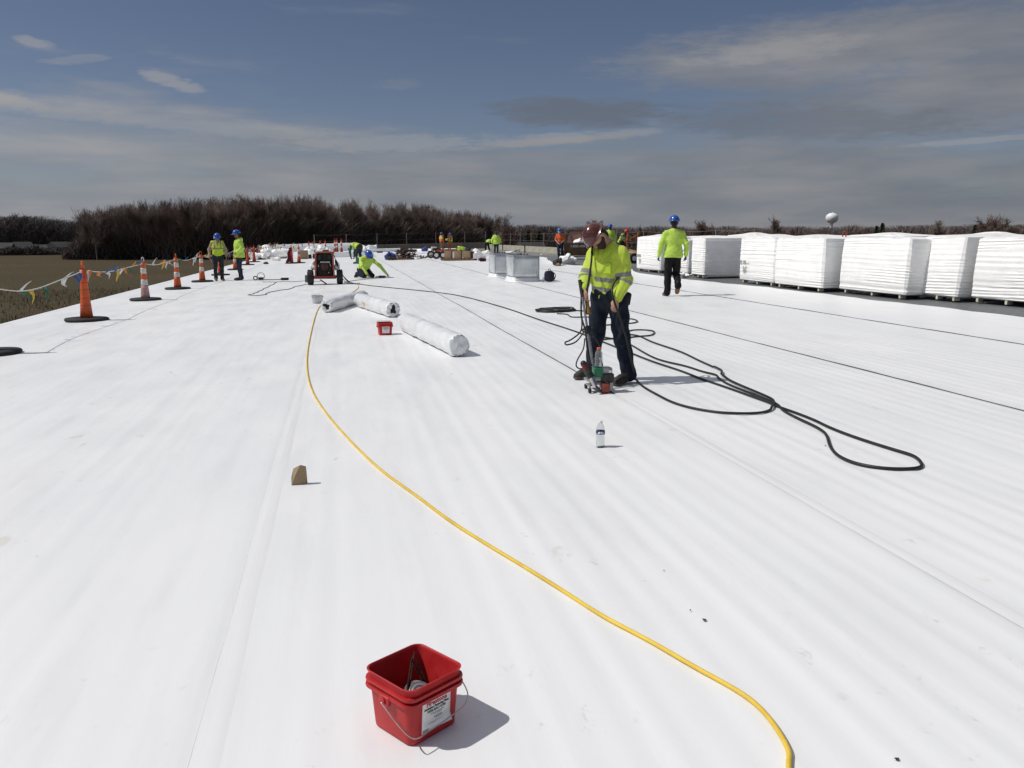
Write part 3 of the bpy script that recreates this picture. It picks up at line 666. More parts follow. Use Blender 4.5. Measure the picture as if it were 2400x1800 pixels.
def evergreen(px, d, top, label):
    x, y = bearing(px, d); H = (555.5-top)/1942.0*d+1.55-GZ; e = empty('evergreen_tree', (x, y, GZ), 0, label, 'tree')
    MB().cyl((0, 0, -0.3), (0, 0, H*0.95), H*0.018, 0.03, 6).build('trunk', BARK, e)
    n = 2600; t = nrg.random(n)**0.8; z = H*(0.12+0.88*t); r = (1-t)**0.8*H*0.20*nrg.uniform(0.3, 1.1, n)*(0.75+0.35*np.sin(z*2.2)); a = nrg.uniform(0, 6.28, n); s = nrg.uniform(0.25, 0.6, n)
    x0 = r*np.cos(a); y0 = r*np.sin(a); da = nrg.normal(0, 0.5, (3, n))
    V = np.concatenate([np.stack([x0, y0, z], 1), np.stack([x0+s*np.cos(a)+da[0]*.3, y0+s*np.sin(a)+da[1]*.3, z-s*0.4], 1), np.stack([x0+da[0]*s, y0+da[1]*s, z+s*0.5+da[2]*.2], 1)]); i = np.arange(n)
    link(bpy.data.objects.new('crown', npmesh('crown', V, np.stack([i, i+n, i+2*n], 1), mat('evergreen_needles', (0.035, 0.055, 0.022), 0.8, 0.3, 0.5), False)), e)
evergreen(2053, 430, 527, 'dark pointed evergreen on the horizon right of the water tower'); evergreen(2040, 440, 533, 'smaller evergreen beside the pointed one')
evergreen(2267, 430, 532, 'bushy evergreen on the horizon left of the largest bare tree'); evergreen(1238, 330, 541, 'dark evergreen behind the guard posts, left'); evergreen(1263, 330, 543, 'dark evergreen behind the guard posts, right')
# water tower
def water_tower():
    x, y = bearing(1935.5, 900); e = empty('water_tower', (x, y, GZ), 0, 'white pedestal water tower with a bulb tank on the horizon', 'water tower')
    wm = mat('tower_paint', (0.82, 0.83, 0.83), 0.5, 0.05, 0.2); zc = 1.55+(555.5-514.0)/1942*900-GZ
    prof = [(0.01, -6.6)]+[(1.2, -6.3)]+[(6.0*math.cos(a)**0.9, 4.7*math.sin(a)-0.3 if a > 0 else 5.6*math.sin(a)-0.3) for a in np.linspace(-1.25, 1.5, 22)]+[(0.01, 4.4)]
    MB().lathe(prof, 32, (0, 0, zc)).build('tank', wm, e, smooth=True)
    MB().lathe([(3.2, 0), (1.5, 4), (1.25, 8), (1.25, zc-7.5), (1.9, zc-6.2)], 24).build('pedestal', wm, e, smooth=True)
    MB().cyl((0, 0, zc+4.3), (0, 0, zc+6.0), 0.12, n=6).cyl((0.8, 0, zc+4.2), (0.8, 0, zc+5.0), 0.35, n=8).build('roof_vent', wm, e)
water_tower()
# houses at the far edge of the left field and the dark hipped roof behind the pallets
def house(px, d, w, dp, hw, hr, rot, wm, rm, label, zb=GZ-0.2, gable=True):
    x, y = bearing(px, d); e = empty('house', (x, y, zb), rot-YAW, label, 'house'); a, b = w/2, dp/2
    MB().box((0, 0, hw/2), (w, dp, hw)).build('wall', wm, e)
    i = 0 if gable else w*0.28; ov = 0.5
    MB().add([(-a-ov, -b-ov, hw), (a+ov, -b-ov, hw), (a+ov, b+ov, hw), (-a-ov, b+ov, hw), (-a-ov+i, 0, hw+hr), (a+ov-i, 0, hw+hr)], [(0, 1, 5, 4), (2, 3, 4, 5), (3, 0, 4), (1, 2, 5), (3, 2, 1, 0)]).build('roof', rm, e)
    gl = mat('far_window', (0.03, 0.035, 0.04), 0.2, 0.1)
    for k in range(3):
        MB().box((-a*0.6+a*0.6*k, -b-0.03, hw*0.55), (w*0.11, 0.06, hw*0.36)).build('window', gl, e)
    return e
HW = mat('house_siding_pale', (0.30, 0.295, 0.285), 0.7, 0.08, 0.2); HB = mat('house_brick', (0.14, 0.10, 0.08), 0.8, 0.15, 0.3); HR = mat('house_shingle', (0.045, 0.043, 0.042), 0.85, 0.15, 0.4); HR2 = mat('house_shingle_pale', (0.06, 0.058, 0.056), 0.85, 0.12, 0.4)
house(17, 384, 9, 7, 2.6, 2.2, 0.2, HB, HR, 'brown house with grey roof at the far left edge of the field')
house(68, 384, 6, 6, 2.7, 2.4, 1.0, HW, HR2, 'pale gabled house second from the left beyond the field')
house(110, 384, 5, 5, 2.4, 1.6, 0.3, HB, HR, 'small brown house between the two pale ones')
house(153, 383, 6.5, 6, 2.7, 2.4, 1.2, HW, HR2, 'pale house with broken gables nearest the wood')
house(192, 384, 4.5, 5, 2.8, 2.2, 0.5, HW, HR, 'dim pale house at the left end of the wood')
house(1910, 240, 25, 16, 5.3, 2.0, 0.12, mat('barn_wall', (0.10, 0.09, 0.085), 0.8, 0.1, 0.2), mat('slate_roof', (0.030, 0.033, 0.042), 0.6, 0.15, 0.3), 'long dark hip-roofed building behind the pallets, under the water tower', gable=False)
house(1242, 300, 9, 7, 3.0, 2.2, 0.4, HW, HR, 'pale house glimpsed between the guard posts')
# ------------------------------------------------------------------ people
def cloth(name, col, rough=0.8, band=None, var=0.10, scale=9, sheen=0.2, bump=0.25):
    """cloth, with reflective tape where the mesh attribute 'band' is positive"""
    if name in MATS: return MATS[name]
    m = mat(name, col, rough, var, scale, bump=bump, bscale=26, sheen=sheen, spec=0.25, bdist=0.006)
    if band:
        nt = m.node_tree; L = nt.links.new; b = nt.nodes['Principled BSDF']; src = b.inputs['Base Color'].links[0].from_socket
        at = nt.nodes.new('ShaderNodeAttribute'); at.attribute_name = 'band'
        gt = nt.nodes.new('ShaderNodeMath'); gt.operation = 'GREATER_THAN'; gt.inputs[1].default_value = 0.0; L(at.outputs['Fac'], gt.inputs[0])
        mx = nt.nodes.new('ShaderNodeMix'); mx.data_type = 'RGBA'; L(gt.outputs[0], mx.inputs[0]); L(src, mx.inputs[6]); mx.inputs[7].default_value = (*band, 1); L(mx.outputs[2], b.inputs['Base Color'])
    return m
HIVIS = cloth('hivis_cloth', (0.49, 0.70, 0.10), 0.75); HIVISB = cloth('hivis_taped_cloth', (0.50, 0.63, 0.065), 0.75, (0.23, 0.235, 0.21))
HIVIS2 = cloth('hivis_vest_cloth', (0.55, 0.70, 0.045), 0.7, (0.22, 0.24, 0.20)); ORANGEV = cloth('orange_vest_cloth', (0.75, 0.17, 0.04), 0.75, (0.55, 0.62, 0.10)); GREENV = cloth('green_vest_cloth', (0.38, 0.66, 0.05), 0.75, (0.10, 0.25, 0.09))
ORANGET = cloth('orange_cotton', (0.62, 0.115, 0.03), 0.85); TAN = cloth('tan_knit', (0.36, 0.27, 0.16), 0.9); DKGREEN = cloth('dark_green_knit', (0.03, 0.10, 0.06), 0.9)
DENIM = cloth('dark_denim', (0.012, 0.017, 0.030), 0.85, var=0.35, scale=14, bump=0.4, sheen=0); DENIM2 = cloth('blue_denim', (0.022, 0.036, 0.060), 0.85, var=0.3, scale=14, sheen=0); BLACKT = cloth('black_trousers', (0.009, 0.009, 0.010), 0.8, var=0.3, sheen=0); GREYT = cloth('slate_trousers', (0.030, 0.038, 0.042), 0.85, var=0.25, sheen=0)
BROWNT = cloth('brown_trousers', (0.13, 0.075, 0.035), 0.85, var=0.2)
BOOTD = mat('worn_dark_boot', (0.030, 0.025, 0.020), 0.7, 0.35, 12, bump=0.3, bscale=60); BOOTT = mat('tan_boot', (0.20, 0.11, 0.055), 0.75, 0.2, 12); BOOTG = mat('grey_boot', (0.10, 0.095, 0.085), 0.8, 0.2, 12); SOLE = mat('boot_sole', (0.10, 0.09, 0.075), 0.9, 0.2, 20)
SKINL = mat('skin_light', (0.42, 0.235, 0.165), 0.5, 0.10, 14, sss=0.08); SKIND = mat('skin_dark', (0.075, 0.040, 0.026), 0.5, 0.12, 14); SKINM = mat('skin_tanned', (0.26, 0.135, 0.085), 0.5, 0.1, 14, sss=0.06)
BEARD = mat('brown_beard', (0.045, 0.023, 0.014), 0.85, 0.3, 60, bump=0.8, bscale=120); HAIRD = mat('dark_hair', (0.010, 0.008, 0.007), 0.7, 0.3, 60)
HATB = mat('blue_hard_hat', (0.010, 0.075, 0.36), 0.28, 0.06, 6, coat=0.3); HATBR = mat('brown_hard_hat', (0.085, 0.022, 0.014), 0.24, 0.25, 7, coat=0.5, col2=(0.055, 0.014, 0.010)); HATR = mat('red_hard_hat', (0.42, 0.03, 0.025), 0.35, 0.1, 6); CAPG = mat('grey_cap', (0.05, 0.05, 0.045), 0.9, 0.3, 20)

def hard_hat(m, parent, c, up, fwd, s=1.0, visor=0.055, n=40):
    up = Vector(up).normalized(); fwd = Vector(fwd); fwd = (fwd-up*fwd.dot(up)).normalized(); rt = fwd.cross(up)
    M = Matrix((rt, fwd, up)).transposed(); vs = []; rings = 13
    prof = [(math.sin(t), math.cos(t)) for t in np.linspace(0.02, 1.52, rings)]
    for k, (q, z) in enumerate(prof):
        for i in range(n):
            a = 2*math.pi*i/n; ca, sa = math.cos(a), math.sin(a)
            rid = 0.006*math.exp(-((ca*q)/0.16)**2)*(1 if z > 0.15 else z/0.15)+0.003*(math.exp(-((abs(ca*q)-0.45)/0.08)**2))*max(0, z)
            vs.append((ca*q*0.118, sa*q*0.143, z*0.128+0.012+rid))
    for dr, dz in ((0.006, 0.004), (0.020, -0.002), (0.024, -0.006), (0.018, -0.010)):
        for i in range(n):
            a = 2*math.pi*i/n; ca, sa = math.cos(a), math.sin(a); ex = 1+visor/0.022*max(0, sa)**2.2 if dr > 0.01 else 1
            vs.append((ca*(0.118+dr), sa*(0.143+dr*ex), 0.012+dz-(0.016*max(0, sa)**2 if dr > 0.01 else 0)))
    tot = rings+4; fs = [(k*n+i, k*n+(i+1) % n, (k+1)*n+(i+1) % n, (k+1)*n+i) for k in range(tot-1) for i in range(n)]; fs.append(tuple(range(n-1, -1, -1)))
    fs = [f[::-1] for f in fs]
    o = MB().add([M @ (Vector(v)*s)+Vector(c) for v in vs], fs).build('hard_hat', m, parent, smooth=True)
    md = o.modifiers.new('shell', 'SOLIDIFY'); md.thickness = 0.004; md.offset = -1
    return o

DEF = dict(pel=(0, 0, .96), chest=(0, 0.0, 1.34), neck=(0, -0.01, 1.50), head=(0, 0.03, 1.645), hu=(0, 0.05, 1), hf=(0, 1, 0),
           shR=(.185, -.01, 1.44), shL=(-.185, -.01, 1.44), elR=(.25, -.03, 1.17), elL=(-.25, -.03, 1.17), wrR=(.255, .06, .93), wrL=(-.255, .06, .93),
           hipR=(.09, 0, .93), hipL=(-.09, 0, .93), knR=(.105, .02, .51), knL=(-.105, .02, .51), anR=(.11, -.03, .10), anL=(-.11, -.03, .10),
           ftR=(.13, .15, .045), ftL=(-.13, .15, .045), hdR=None, hdL=None, hnR=None, hnL=None)
def person(label, loc, rotz, J=None, shirt=HIVIS, trousers=DENIM, boots=BOOTD, hat=HATB, skin=SKINL, res=0.02, short=False, vest=None, vest_open=True, bulk=1.0, hood=False, beard=None, hair=None, visor=0.055, s=1.0, bandf=None, collar=False, belt=None, curl=0.9, loose=1.0, hat_f=None, jacket=False, untuck=False):
    j = dict(DEF); j.update(J or {}); V = {k: (Vector(v) if v is not None else None) for k, v in j.items()}
    e = empty('person', loc, rotz, label, 'person'); e.scale = (s, s, s)
    up = (V['neck']-V['pel']).normalized(); lat = (V['shR']-V['shL']).normalized(); fw = up.cross(lat).normalized()
    hu = V['hu'].normalized(); hf = (V['hf']-hu*V['hf'].dot(hu)).normalized(); hl = hf.cross(hu); H = V['head']
    # --- body: one continuous skin surface
    b = SDF(); bres = min(res, 0.012) if res < 0.03 else 0.014
    b.cap(H+hu*0.045-hf*0.012, H-hu*0.01-hf*0.008, 0.082, 0.078, 0.02, hl, 0.90)
    b.cap(H-hu*0.02+hf*0.028, H-hu*0.075+hf*0.045, 0.058, 0.036, 0.03)                    # face and jaw
    b.cap(H+hf*0.088+hu*0.012, H+hf*0.108-hu*0.022, 0.010, 0.016, 0.014)                    # nose
    b.cap(H+hf*0.086+hu*0.028-hl*0.04, H+hf*0.086+hu*0.028+hl*0.04, 0.012, 0.012, 0.012)    # brow
    b.cap(H-hu*0.050+hf*0.088-hl*0.02, H-hu*0.050+hf*0.088+hl*0.02, 0.010, 0.010, 0.010)    # mouth
    for q in (-1, 1):
        b.cap(H+hl*q*0.080+hu*0.012-hf*0.005, H+hl*q*0.082-hu*0.026, 0.015, 0.011, 0.008, hf, 1.3)   # ears
        b.ball(H+hl*q*0.032+hf*0.094+hu*0.014, 0.011, 0.004, sub=True)
    b.cap(H-hu*0.06-hf*0.015, V['neck'], 0.055, 0.062, 0.03)
    b.cap(V['neck'], V['chest'], 0.07, 0.09, 0.04); b.cap(V['chest'], V['pel'], 0.09, 0.08, 0.04)
    for S_ in 'RL':
        b.cap(V['neck']-up*0.04, V['sh'+S_], 0.05, 0.045, 0.03); b.cap(V['sh'+S_], V['el'+S_], 0.045, 0.038, 0.02); b.cap(V['el'+S_], V['wr'+S_], 0.040, 0.027, 0.02)
        b.cap(V['pel'], V['hip'+S_], 0.07, 0.06, 0.03); b.cap(V['hip'+S_], V['kn'+S_], 0.06, 0.045, 0.02); b.cap(V['kn'+S_], V['an'+S_], 0.045, 0.035, 0.02); b.cap(V['an'+S_], V['ft'+S_], 0.03, 0.025, 0.02)
        w = V['wr'+S_]; d = V['hd'+S_] or (w-V['el'+S_]); d = d.normalized(); n_ = V['hn'+S_] or lat*(-1 if S_ == 'R' else 1); n_ = (n_-d*n_.dot(d)).normalized(); t = d.cross(n_)
        if t.dot(fw) < 0: t = -t                                                            # thumb side
        b.cap(w, w+d*0.075, 0.026, 0.036, 0.012, n_, 0.55)
        for q, (o_, L1, L2) in enumerate(((0.030, .036, .034), (0.010, .040, .038), (-0.010, .038, .036), (-0.029, .030, .028))):
            k0 = w+d*0.078+t*o_; d1 = (d*math.cos(curl*0.55)+n_*math.sin(curl*0.55)); k1 = k0+d1*L1; d2 = d*math.cos(curl*1.5)+n_*math.sin(curl*1.5)
            b.cap(k0-d*0.02, k1, 0.0105, 0.0098, 0.004); b.cap(k1, k1+d2*L2, 0.0098, 0.0085, 0.004)
        b.cap(w+d*0.022+t*0.026, w+d*0.055+t*0.045+n_*0.012, 0.0125, 0.011, 0.008); b.cap(w+d*0.055+t*0.045+n_*0.012, w+d*0.088+t*0.040+n_*0.030, 0.011, 0.0092, 0.004)
    b.build('body', bres, skin, e)
    # --- trousers
    t = SDF(); L_ = loose
    t.cap(V['hipR'].lerp(V['hipL'], 0.22)+up*0.03, V['hipL'].lerp(V['hipR'], 0.22)+up*0.03, 0.118*bulk, 0.118*bulk, 0.05, fw, 0.98)
    t.cap(V['pel']+up*0.075, V['pel'], 0.122*bulk, 0.125*bulk, 0.05, lat, 1.28)
    for S_ in 'RL':
        t.cap(V['hip'+S_], V['kn'+S_], 0.098*bulk, 0.073*L_, 0.035); t.cap(V['kn'+S_], V['an'+S_]+Vector((0, 0, .02)), 0.073*L_, 0.066*min(L_, 1.12), 0.02)
        t.cap(V['an'+S_]+Vector((0, 0, .03)), V['an'+S_]-Vector((0, 0, .01)), 0.068*min(L_, 1.06), 0.074*min(L_, 1.08), 0.01)
    def td(X, Y, Z): return 0.0045*np.sin(30*Z+6*np.sin(11*X+2)+5*np.sin(9*Y))*np.clip(1.15-np.abs(Z-0.5)*0.9, 0.35, 1.2)+0.0035*np.sin(17*X+21*Z+9*Y)
    t.build('trousers', res, trousers, e, td)
    # --- shirt or jacket
    sh = SDF(); jb = bulk*(1.12 if jacket else 1.0)
    base = V['pel']+up*(-0.06 if jacket else (-0.02 if untuck else 0.045))
    if untuck or jacket: sh.cap(base+up*0.06, base-up*0.04, 0.150*jb, 0.152*jb, 0.06, lat, 1.26)
    sh.cap(base, V['chest']-up*0.05, 0.132*jb, 0.128*jb, 0.06, lat, 1.32)
    sh.cap(V['chest']-up*0.06, V['chest']+up*0.05, 0.124*jb, 0.112*jb, 0.06, lat, 1.42)
    sh.cap(V['neck']-up*0.035-fw*0.01, V['shR']-lat*0.03, 0.066, 0.056*jb, 0.06); sh.cap(V['neck']-up*0.035-fw*0.01, V['shL']+lat*0.03, 0.066, 0.056*jb, 0.06)
    sh.cap(V['neck']-up*0.05, V['neck']+up*0.012-fw*0.006, 0.074, 0.068, 0.02)
    for S_ in 'RL':
        a, m_, w = V['sh'+S_], V['el'+S_], V['wr'+S_]; q = 1.15 if jacket else 1.0
        if short: sh.cap(a-up*0.02, a.lerp(m_, 0.72), 0.062*q, 0.070*q, 0.05)
        else:
            sh.cap(a-up*0.040, m_, 0.064*q*(0.5+0.5*bulk), 0.063*q, 0.06); sh.cap(m_, w.lerp(m_, 0.06), 0.064*q, 0.046*q, 0.025)
            sh.cap(w.lerp(m_, 0.12), w.lerp(m_, 0.02), 0.046*q, 0.042*q, 0.008)
    if hood:
        sh.cap(V['neck']-fw*0.075+lat*0.07+up*0.01, V['neck']-fw*0.10-up*0.02, 0.055, 0.06, 0.04); sh.cap(V['neck']-fw*0.075-lat*0.07+up*0.01, V['neck']-fw*0.10-up*0.02, 0.055, 0.06, 0.04)
    A = np.array(up); Bp = np.array(base)
    def sd(X, Y, Z):
        u = X*up.x+Y*up.y+Z*up.z; l = X*lat.x+Y*lat.y+Z*lat.z; f = X*fw.x+Y*fw.y+Z*fw.z
        low = np.clip(1.25-(u-base.dot(up))*2.2, 0.25, 1.2)
        def rd(q): return (1-np.abs(np.sin(q)))**2.5
        s_ = 0.0035*low*np.sin(46*u+7*np.sin(8*l+1.3)+6*np.sin(7*f))+0.0015*np.sin(19*l+13*u+11*f+2*np.sin(12*u))
        s_ = s_-0.007*low*rd(19*u+8*l+3*np.sin(7*l+2)+2*np.sin(6*f))-0.0045*rd(24*l-17*u+11*f+2*np.sin(9*u))-0.004*rd(22*f+24*l+10*u+2*np.sin(8*l))
        return s_+0.004
    def cutf(X, Y, Z):
        return (base.dot(up)-0.055)-(X*up.x+Y*up.y+Z*up.z)-0.006*np.sin(17*(X*lat.x+Y*lat.y)+9*(X*fw.x+Y*fw.y))
    att = bandf
    sh.build('jacket' if jacket else 'shirt', res, shirt, e, sd, True, cutf if (untuck or jacket) else None, att)
    if vest is not None:
        vs = SDF(); vs.cap(base-up*0.02, V['chest']-up*0.05, 0.142*jb, 0.138*jb, 0.06, lat, 1.30); vs.cap(V['chest']-up*0.06, V['chest']+up*0.05, 0.137*jb, 0.122*jb, 0.06, lat, 1.36)
        vs.cap(V['neck']-up*0.03-fw*0.01, V['shR']-lat*0.012, 0.074, 0.070, 0.05); vs.cap(V['neck']-up*0.03-fw*0.01, V['shL']+lat*0.012, 0.074, 0.070, 0.05)
        c0 = V['chest']
        def vc(X, Y, Z):
            u = (X-c0.x)*up.x+(Y-c0.y)*up.y+(Z-c0.z)*up.z; l = (X-c0.x)*lat.x+(Y-c0.y)*lat.y+(Z-c0.z)*lat.z; f = (X-c0.x)*fw.x+(Y-c0.y)*fw.y+(Z-c0.z)*fw.z
            vneck = np.minimum(np.minimum(0.085-np.abs(l)-np.maximum(0.16-u, 0)*0.42, f-0.02), u+0.10)
            hem = (base-c0).dot(up)-0.075-u-0.005*np.sin(20*l)
            return np.maximum(np.maximum(vneck, u-0.165), hem)
        def va(P):
            d = P-np.array(c0); u = d@np.array(up); l = d@np.array(lat)
            return np.maximum(0.024-np.abs(u+0.13), np.where(u > -0.13, 0.022-np.abs(np.abs(l)-0.115), -1))
        vs.build('vest', min(res, 0.016), vest, e, sd, True, vc, va)
    # --- boots
    for S_ in 'RL':
        bo = SDF(); a, f = V['an'+S_], V['ft'+S_]; d = (f-a); d = d.normalized()
        hl_ = a-Vector((0, 0, 0.050)); dd = Vector((f.x-a.x, f.y-a.y, 0)).normalized() if abs(f.x-a.x)+abs(f.y-a.y) > 1e-4 else Vector((0, 1, 0))
        sd_ = dd.cross(Vector((0, 0, 1)))
        bo.cap(a+Vector((0, 0, .05)), a-d*0.012, 0.056, 0.054, 0.02); bo.cap(a-d*0.03-(d.orthogonal()*0 if False else Vector((0, 0, 0.03))), f-d*0.01, 0.052, 0.045, 0.03, sd_, 1.0); bo.cap(f-d*0.06, f+d*0.035, 0.048, 0.042, 0.02, sd_, 1.18)
        fl = min(f.z, a.z-0.055)-0.042
        sm2 = [p for p in bo.p]
        bt = bo.build('boot', min(res, 0.014), boots, e, None, True, (lambda X, Y, Z, fl=fl: fl+0.004-Z) if f.z < 0.08 else None)
        if res < 0.016 and f.z < 0.08:
            so_ = SDF(); so_.p = [(a_, b_, r0+0.005, r1+0.005, k_, ax_, sc_, sb_) for a_, b_, r0, r1, k_, ax_, sc_, sb_ in sm2]
            so_.build('sole', min(res, 0.010), SOLE, bt, None, True, lambda X, Y, Z, fl=fl: np.maximum(fl-Z, Z-fl-0.026+0*X+0*Y))
    if hat: hard_hat(hat, e, H+hu*0.040, hu, hat_f or hf, 1.0, visor)
    if hair:
        g = SDF(); g.cap(H+hu*0.03-hf*0.03, H-hu*0.05-hf*0.045, 0.080, 0.062, 0.03, hl, 0.95); g.build('hair', 0.014, hair, e, lambda X, Y, Z: 0.003*np.sin(90*X+50*Z)*np.sin(80*Y))
    if beard:
        g = SDF(); g.cap(H-hu*0.055+hf*0.055, H-hu*0.105+hf*0.062, 0.052, 0.036, 0.03)
        for q in (-1, 1): g.cap(H-hu*0.055+hf*0.045+hl*q*0.03, H+hl*q*0.066-hu*0.02+hf*0.01, 0.034, 0.018, 0.02)
        g.build('beard', 0.009, beard, e, lambda X, Y, Z: 0.0025*np.sin(160*X+60*Z)*np.sin(150*Y-80*Z))
    return e, V

def sw(d, **k): d = dict(d); d.update(k); return d
def facing(dx, dy): return math.atan2(-dx, dy)     # rotation that turns local +Y to the given direction
# --- the welder in the foreground. Joints given in a frame with x to the photo's right, y away, z up
WB = R(2.70, 8.20); WROT = -YAW
wj = dict(pel=(.015, 0, .87), chest=(-.035, -.03, 1.235), neck=(-.045, -.05, 1.415), head=(-.135, -.10, 1.488), hu=(-.84, -.26, .46), hf=(-.42, -.50, -.75),
          shL=(.115, -.15, 1.345), shR=(-.165, .07, 1.335), elL=(.158, -.165, 1.060), wrL=(.055, -.26, .885), elR=(-.245, .01, 1.085), wrR=(-.262, -.17, .975),
          hipL=(.09, -.06, .84), hipR=(-.075, .05, .84), knL=(.125, -.15, .475), knR=(-.115, .08, .475), anL=(.205, -.15, .105), anR=(-.135, .20, .105), ftL=(.085, -.27, .045), ftR=(-.27, .13, .045),
          hdL=(-.28, -.12, -.95), hnL=(.3, .6, -.2), hdR=(-.08, -.35, -.93), hnR=(.9, .1, -.1))
def wband(P):
    v = {k: np.array(x) for k, x in wj.items() if x is not None}
    def seg(a, b):
        ba = b-a; t = np.clip((P-a)@ba/(ba@ba), 0, 1); return np.linalg.norm(P-a-t[:, None]*ba, axis=1), t
    dt, _ = seg(v['pel'], v['chest']); dl, tl = seg(v['shL'], v['elL']); dl2, tl2 = seg(v['elL'], v['wrL']); dr, tr = seg(v['shR'], v['elR']); dr2, tr2 = seg(v['elR'], v['wrR'])
    arm = np.minimum.reduce([dl, dl2, dr, dr2]); isarm = arm*1.55 < dt
    s = np.select([np.minimum(dl, dl2) < np.minimum(dr, dr2)], [np.where(dl < dl2, tl*.31, .31+tl2*.28)], np.where(dr < dr2, tr*.31, .31+tr2*.28))
    armb = np.maximum(0.026-np.abs(s-0.245), 0.026-np.abs(s-0.345))
    u = P[:, 2]+0.10*(P[:, 0]); tb = np.maximum(0.023-np.abs(u-1.055), 0.023-np.abs(u-0.955))
    # shoulder straps
    lat = (v['shR']-v['shL']); lat = lat/np.linalg.norm(lat); l = (P-v['chest'])@lat
    st = np.where(P[:, 2] > 1.32, 0.023-np.abs(np.abs(l)-0.105), -1)
    return np.where(isarm, armb, np.maximum(tb, st))
welder, WV = person('bearded man in taped yellow shirt and brown hard hat steering the seam welder', WB, WROT, wj, HIVISB, DENIM, BOOTD, None, SKINL, res=0.0095, bandf=wband, beard=BEARD, hair=mat('brown_hair', (0.03, 0.016, 0.010), 0.8, 0.3, 60), loose=1.18, curl=0.75, bulk=1.10)
hu = Vector(wj['hu']).normalized(); hf = Vector(wj['hf']).normalized()
hard_hat(HATBR, welder, Vector(wj['head'])+hu*0.035, hu, -hf+Vector((0.3, 0, 0)), 0.91, 0.026, 56)
# shirt collar, placket pocket, belt and tool pouch
def quadstrip(name, rows, m, parent, thick=0.004):
    n = len(rows[0]); V = [p for r_ in rows for p in r_]; F = [(a*n+b, a*n+b+1, (a+1)*n+b+1, (a+1)*n+b) for a in range(len(rows)-1) for b in range(n-1)]
    o = MB().add(V, F).build(name, m, parent, smooth=True); md = o.modifiers.new('thick', 'SOLIDIFY'); md.thickness = thick; md.offset = 0; return o
HIVISP = cloth('hivis_collar_cloth', (0.46, 0.64, 0.04), 0.75)
nk = Vector(wj['neck']); fwv = Vector((-.55, -.83, 0)).normalized(); ltv = Vector((-.83, .55, 0)).normalized()
for q in (-1, 1):
    top = [nk+ltv*q*0.070-fwv*0.05+Vector((0, 0, .045)), nk+ltv*q*0.082+fwv*0.0+Vector((0, 0, .040)), nk+ltv*q*0.060+fwv*0.062+Vector((0, 0, -.005)), nk+ltv*q*0.024+fwv*0.112+Vector((0, 0, -.075))]
    bot = [nk+ltv*q*0.095-fwv*0.06+Vector((0, 0, -.015)), nk+ltv*q*0.122+fwv*0.015+Vector((0, 0, -.028)), nk+ltv*q*0.105+fwv*0.092+Vector((0, 0, -.085)), nk+ltv*q*0.052+fwv*0.137+Vector((0, 0, -.135))]
    quadstrip('collar', [spline(top, 4), spline(bot, 4)], HIVISP, welder)
ch = Vector(wj['chest'])
MB().rbox((0, 0, 0), (0.095, 0.008, 0.105), 0.006).build('shirt_pocket', HIVISP, welder, loc=ch+fwv*0.135-ltv*0.075+Vector((0, 0, -.055)), rot=(0.06, 0, math.atan2(-ltv.y, -ltv.x)))
pl = Vector(wj['pel']); bt_ = []
for k in range(25):
    a = 2*math.pi*k/24; bt_.append(pl+Vector((0.165*math.cos(a), 0.132*math.sin(a), 0.02+0.01*math.sin(a))))
rows = [[p+Vector((0, 0, -.02)) for p in bt_], [p+Vector((0, 0, .02)) for p in bt_]]
quadstrip('belt', rows, mat('belt_leather', (0.018, 0.013, 0.010), 0.6, 0.3, 20), welder, 0.006)
MB().rbox((0, 0, 0), (0.05, 0.10, 0.13), 0.02).build('tool_pouch', mat('black_pouch', (0.012, 0.012, 0.012), 0.7, 0.2, 20), welder, loc=pl+Vector((.178, -.03, -.005)), rot=(0.1, 0.12, 0.2), smooth=False, auto=40)

# --- the rest of the crew
WALKJ = dict(knL=(-.10, .05, .52), anL=(-.105, .02, .10), ftL=(-.135, .19, .045), hipR=(.09, 0, .93), knR=(.10, .12, .54), anR=(.11, -.12, .26), ftR=(.115, -.02, .115), shR=(.20, 0, 1.44), shL=(-.20, 0, 1.44), elR=(.285, -.07, 1.18), wrR=(.29, .00, .93), elL=(-.285, -.03, 1.18), wrL=(-.32, .05, .92), head=(0, .0, 1.66), hf=(0.15, 1, 0), hu=(0, 0, 1))
person('man in plain yellow shirt and blue hard hat walking away towards the pallets', R(7.70, 18.60), facing(0.22, 1.0), WALKJ, HIVIS, BLACKT, BOOTT, HATB, SKIND, res=0.014, bulk=1.10, loose=1.18, hair=HAIRD, s=1.03, untuck=True)
person('man in blue hard hat and yellow zip vest over tan sleeves, by the cones', R(-4.53, 33.35), facing(0.25, -1.0), dict(head=(0, .07, 1.615), hu=(0, .45, 1), hf=(0, 1, -.45), elR=(.29, -.06, 1.17), wrR=(.30, .05, .92), elL=(-.29, -.06, 1.17), wrL=(-.30, .03, .92), knR=(.12, .03, .51), knL=(-.12, .03, .51)), TAN, GREYT, BOOTG, HATB, SKINM, res=0.018, vest=HIVIS2, bulk=1.12, s=1.0)
person('man in blue hard hat and hooded yellow jacket with hands in pockets', R(-3.74, 33.2), facing(-1.0, -0.25), dict(head=(0, .045, 1.68), neck=(0, 0, 1.52), hu=(0, .18, 1), hf=(0, 1, -.2), elR=(.285, -.09, 1.19), wrR=(.20, .10, 1.03), elL=(-.285, -.09, 1.19), wrL=(-.20, .10, 1.03)), HIVIS, DENIM2, BOOTD, HATB, SKINM, res=0.018, hood=True, jacket=True, bulk=1.18, hair=HAIRD, s=1.02)
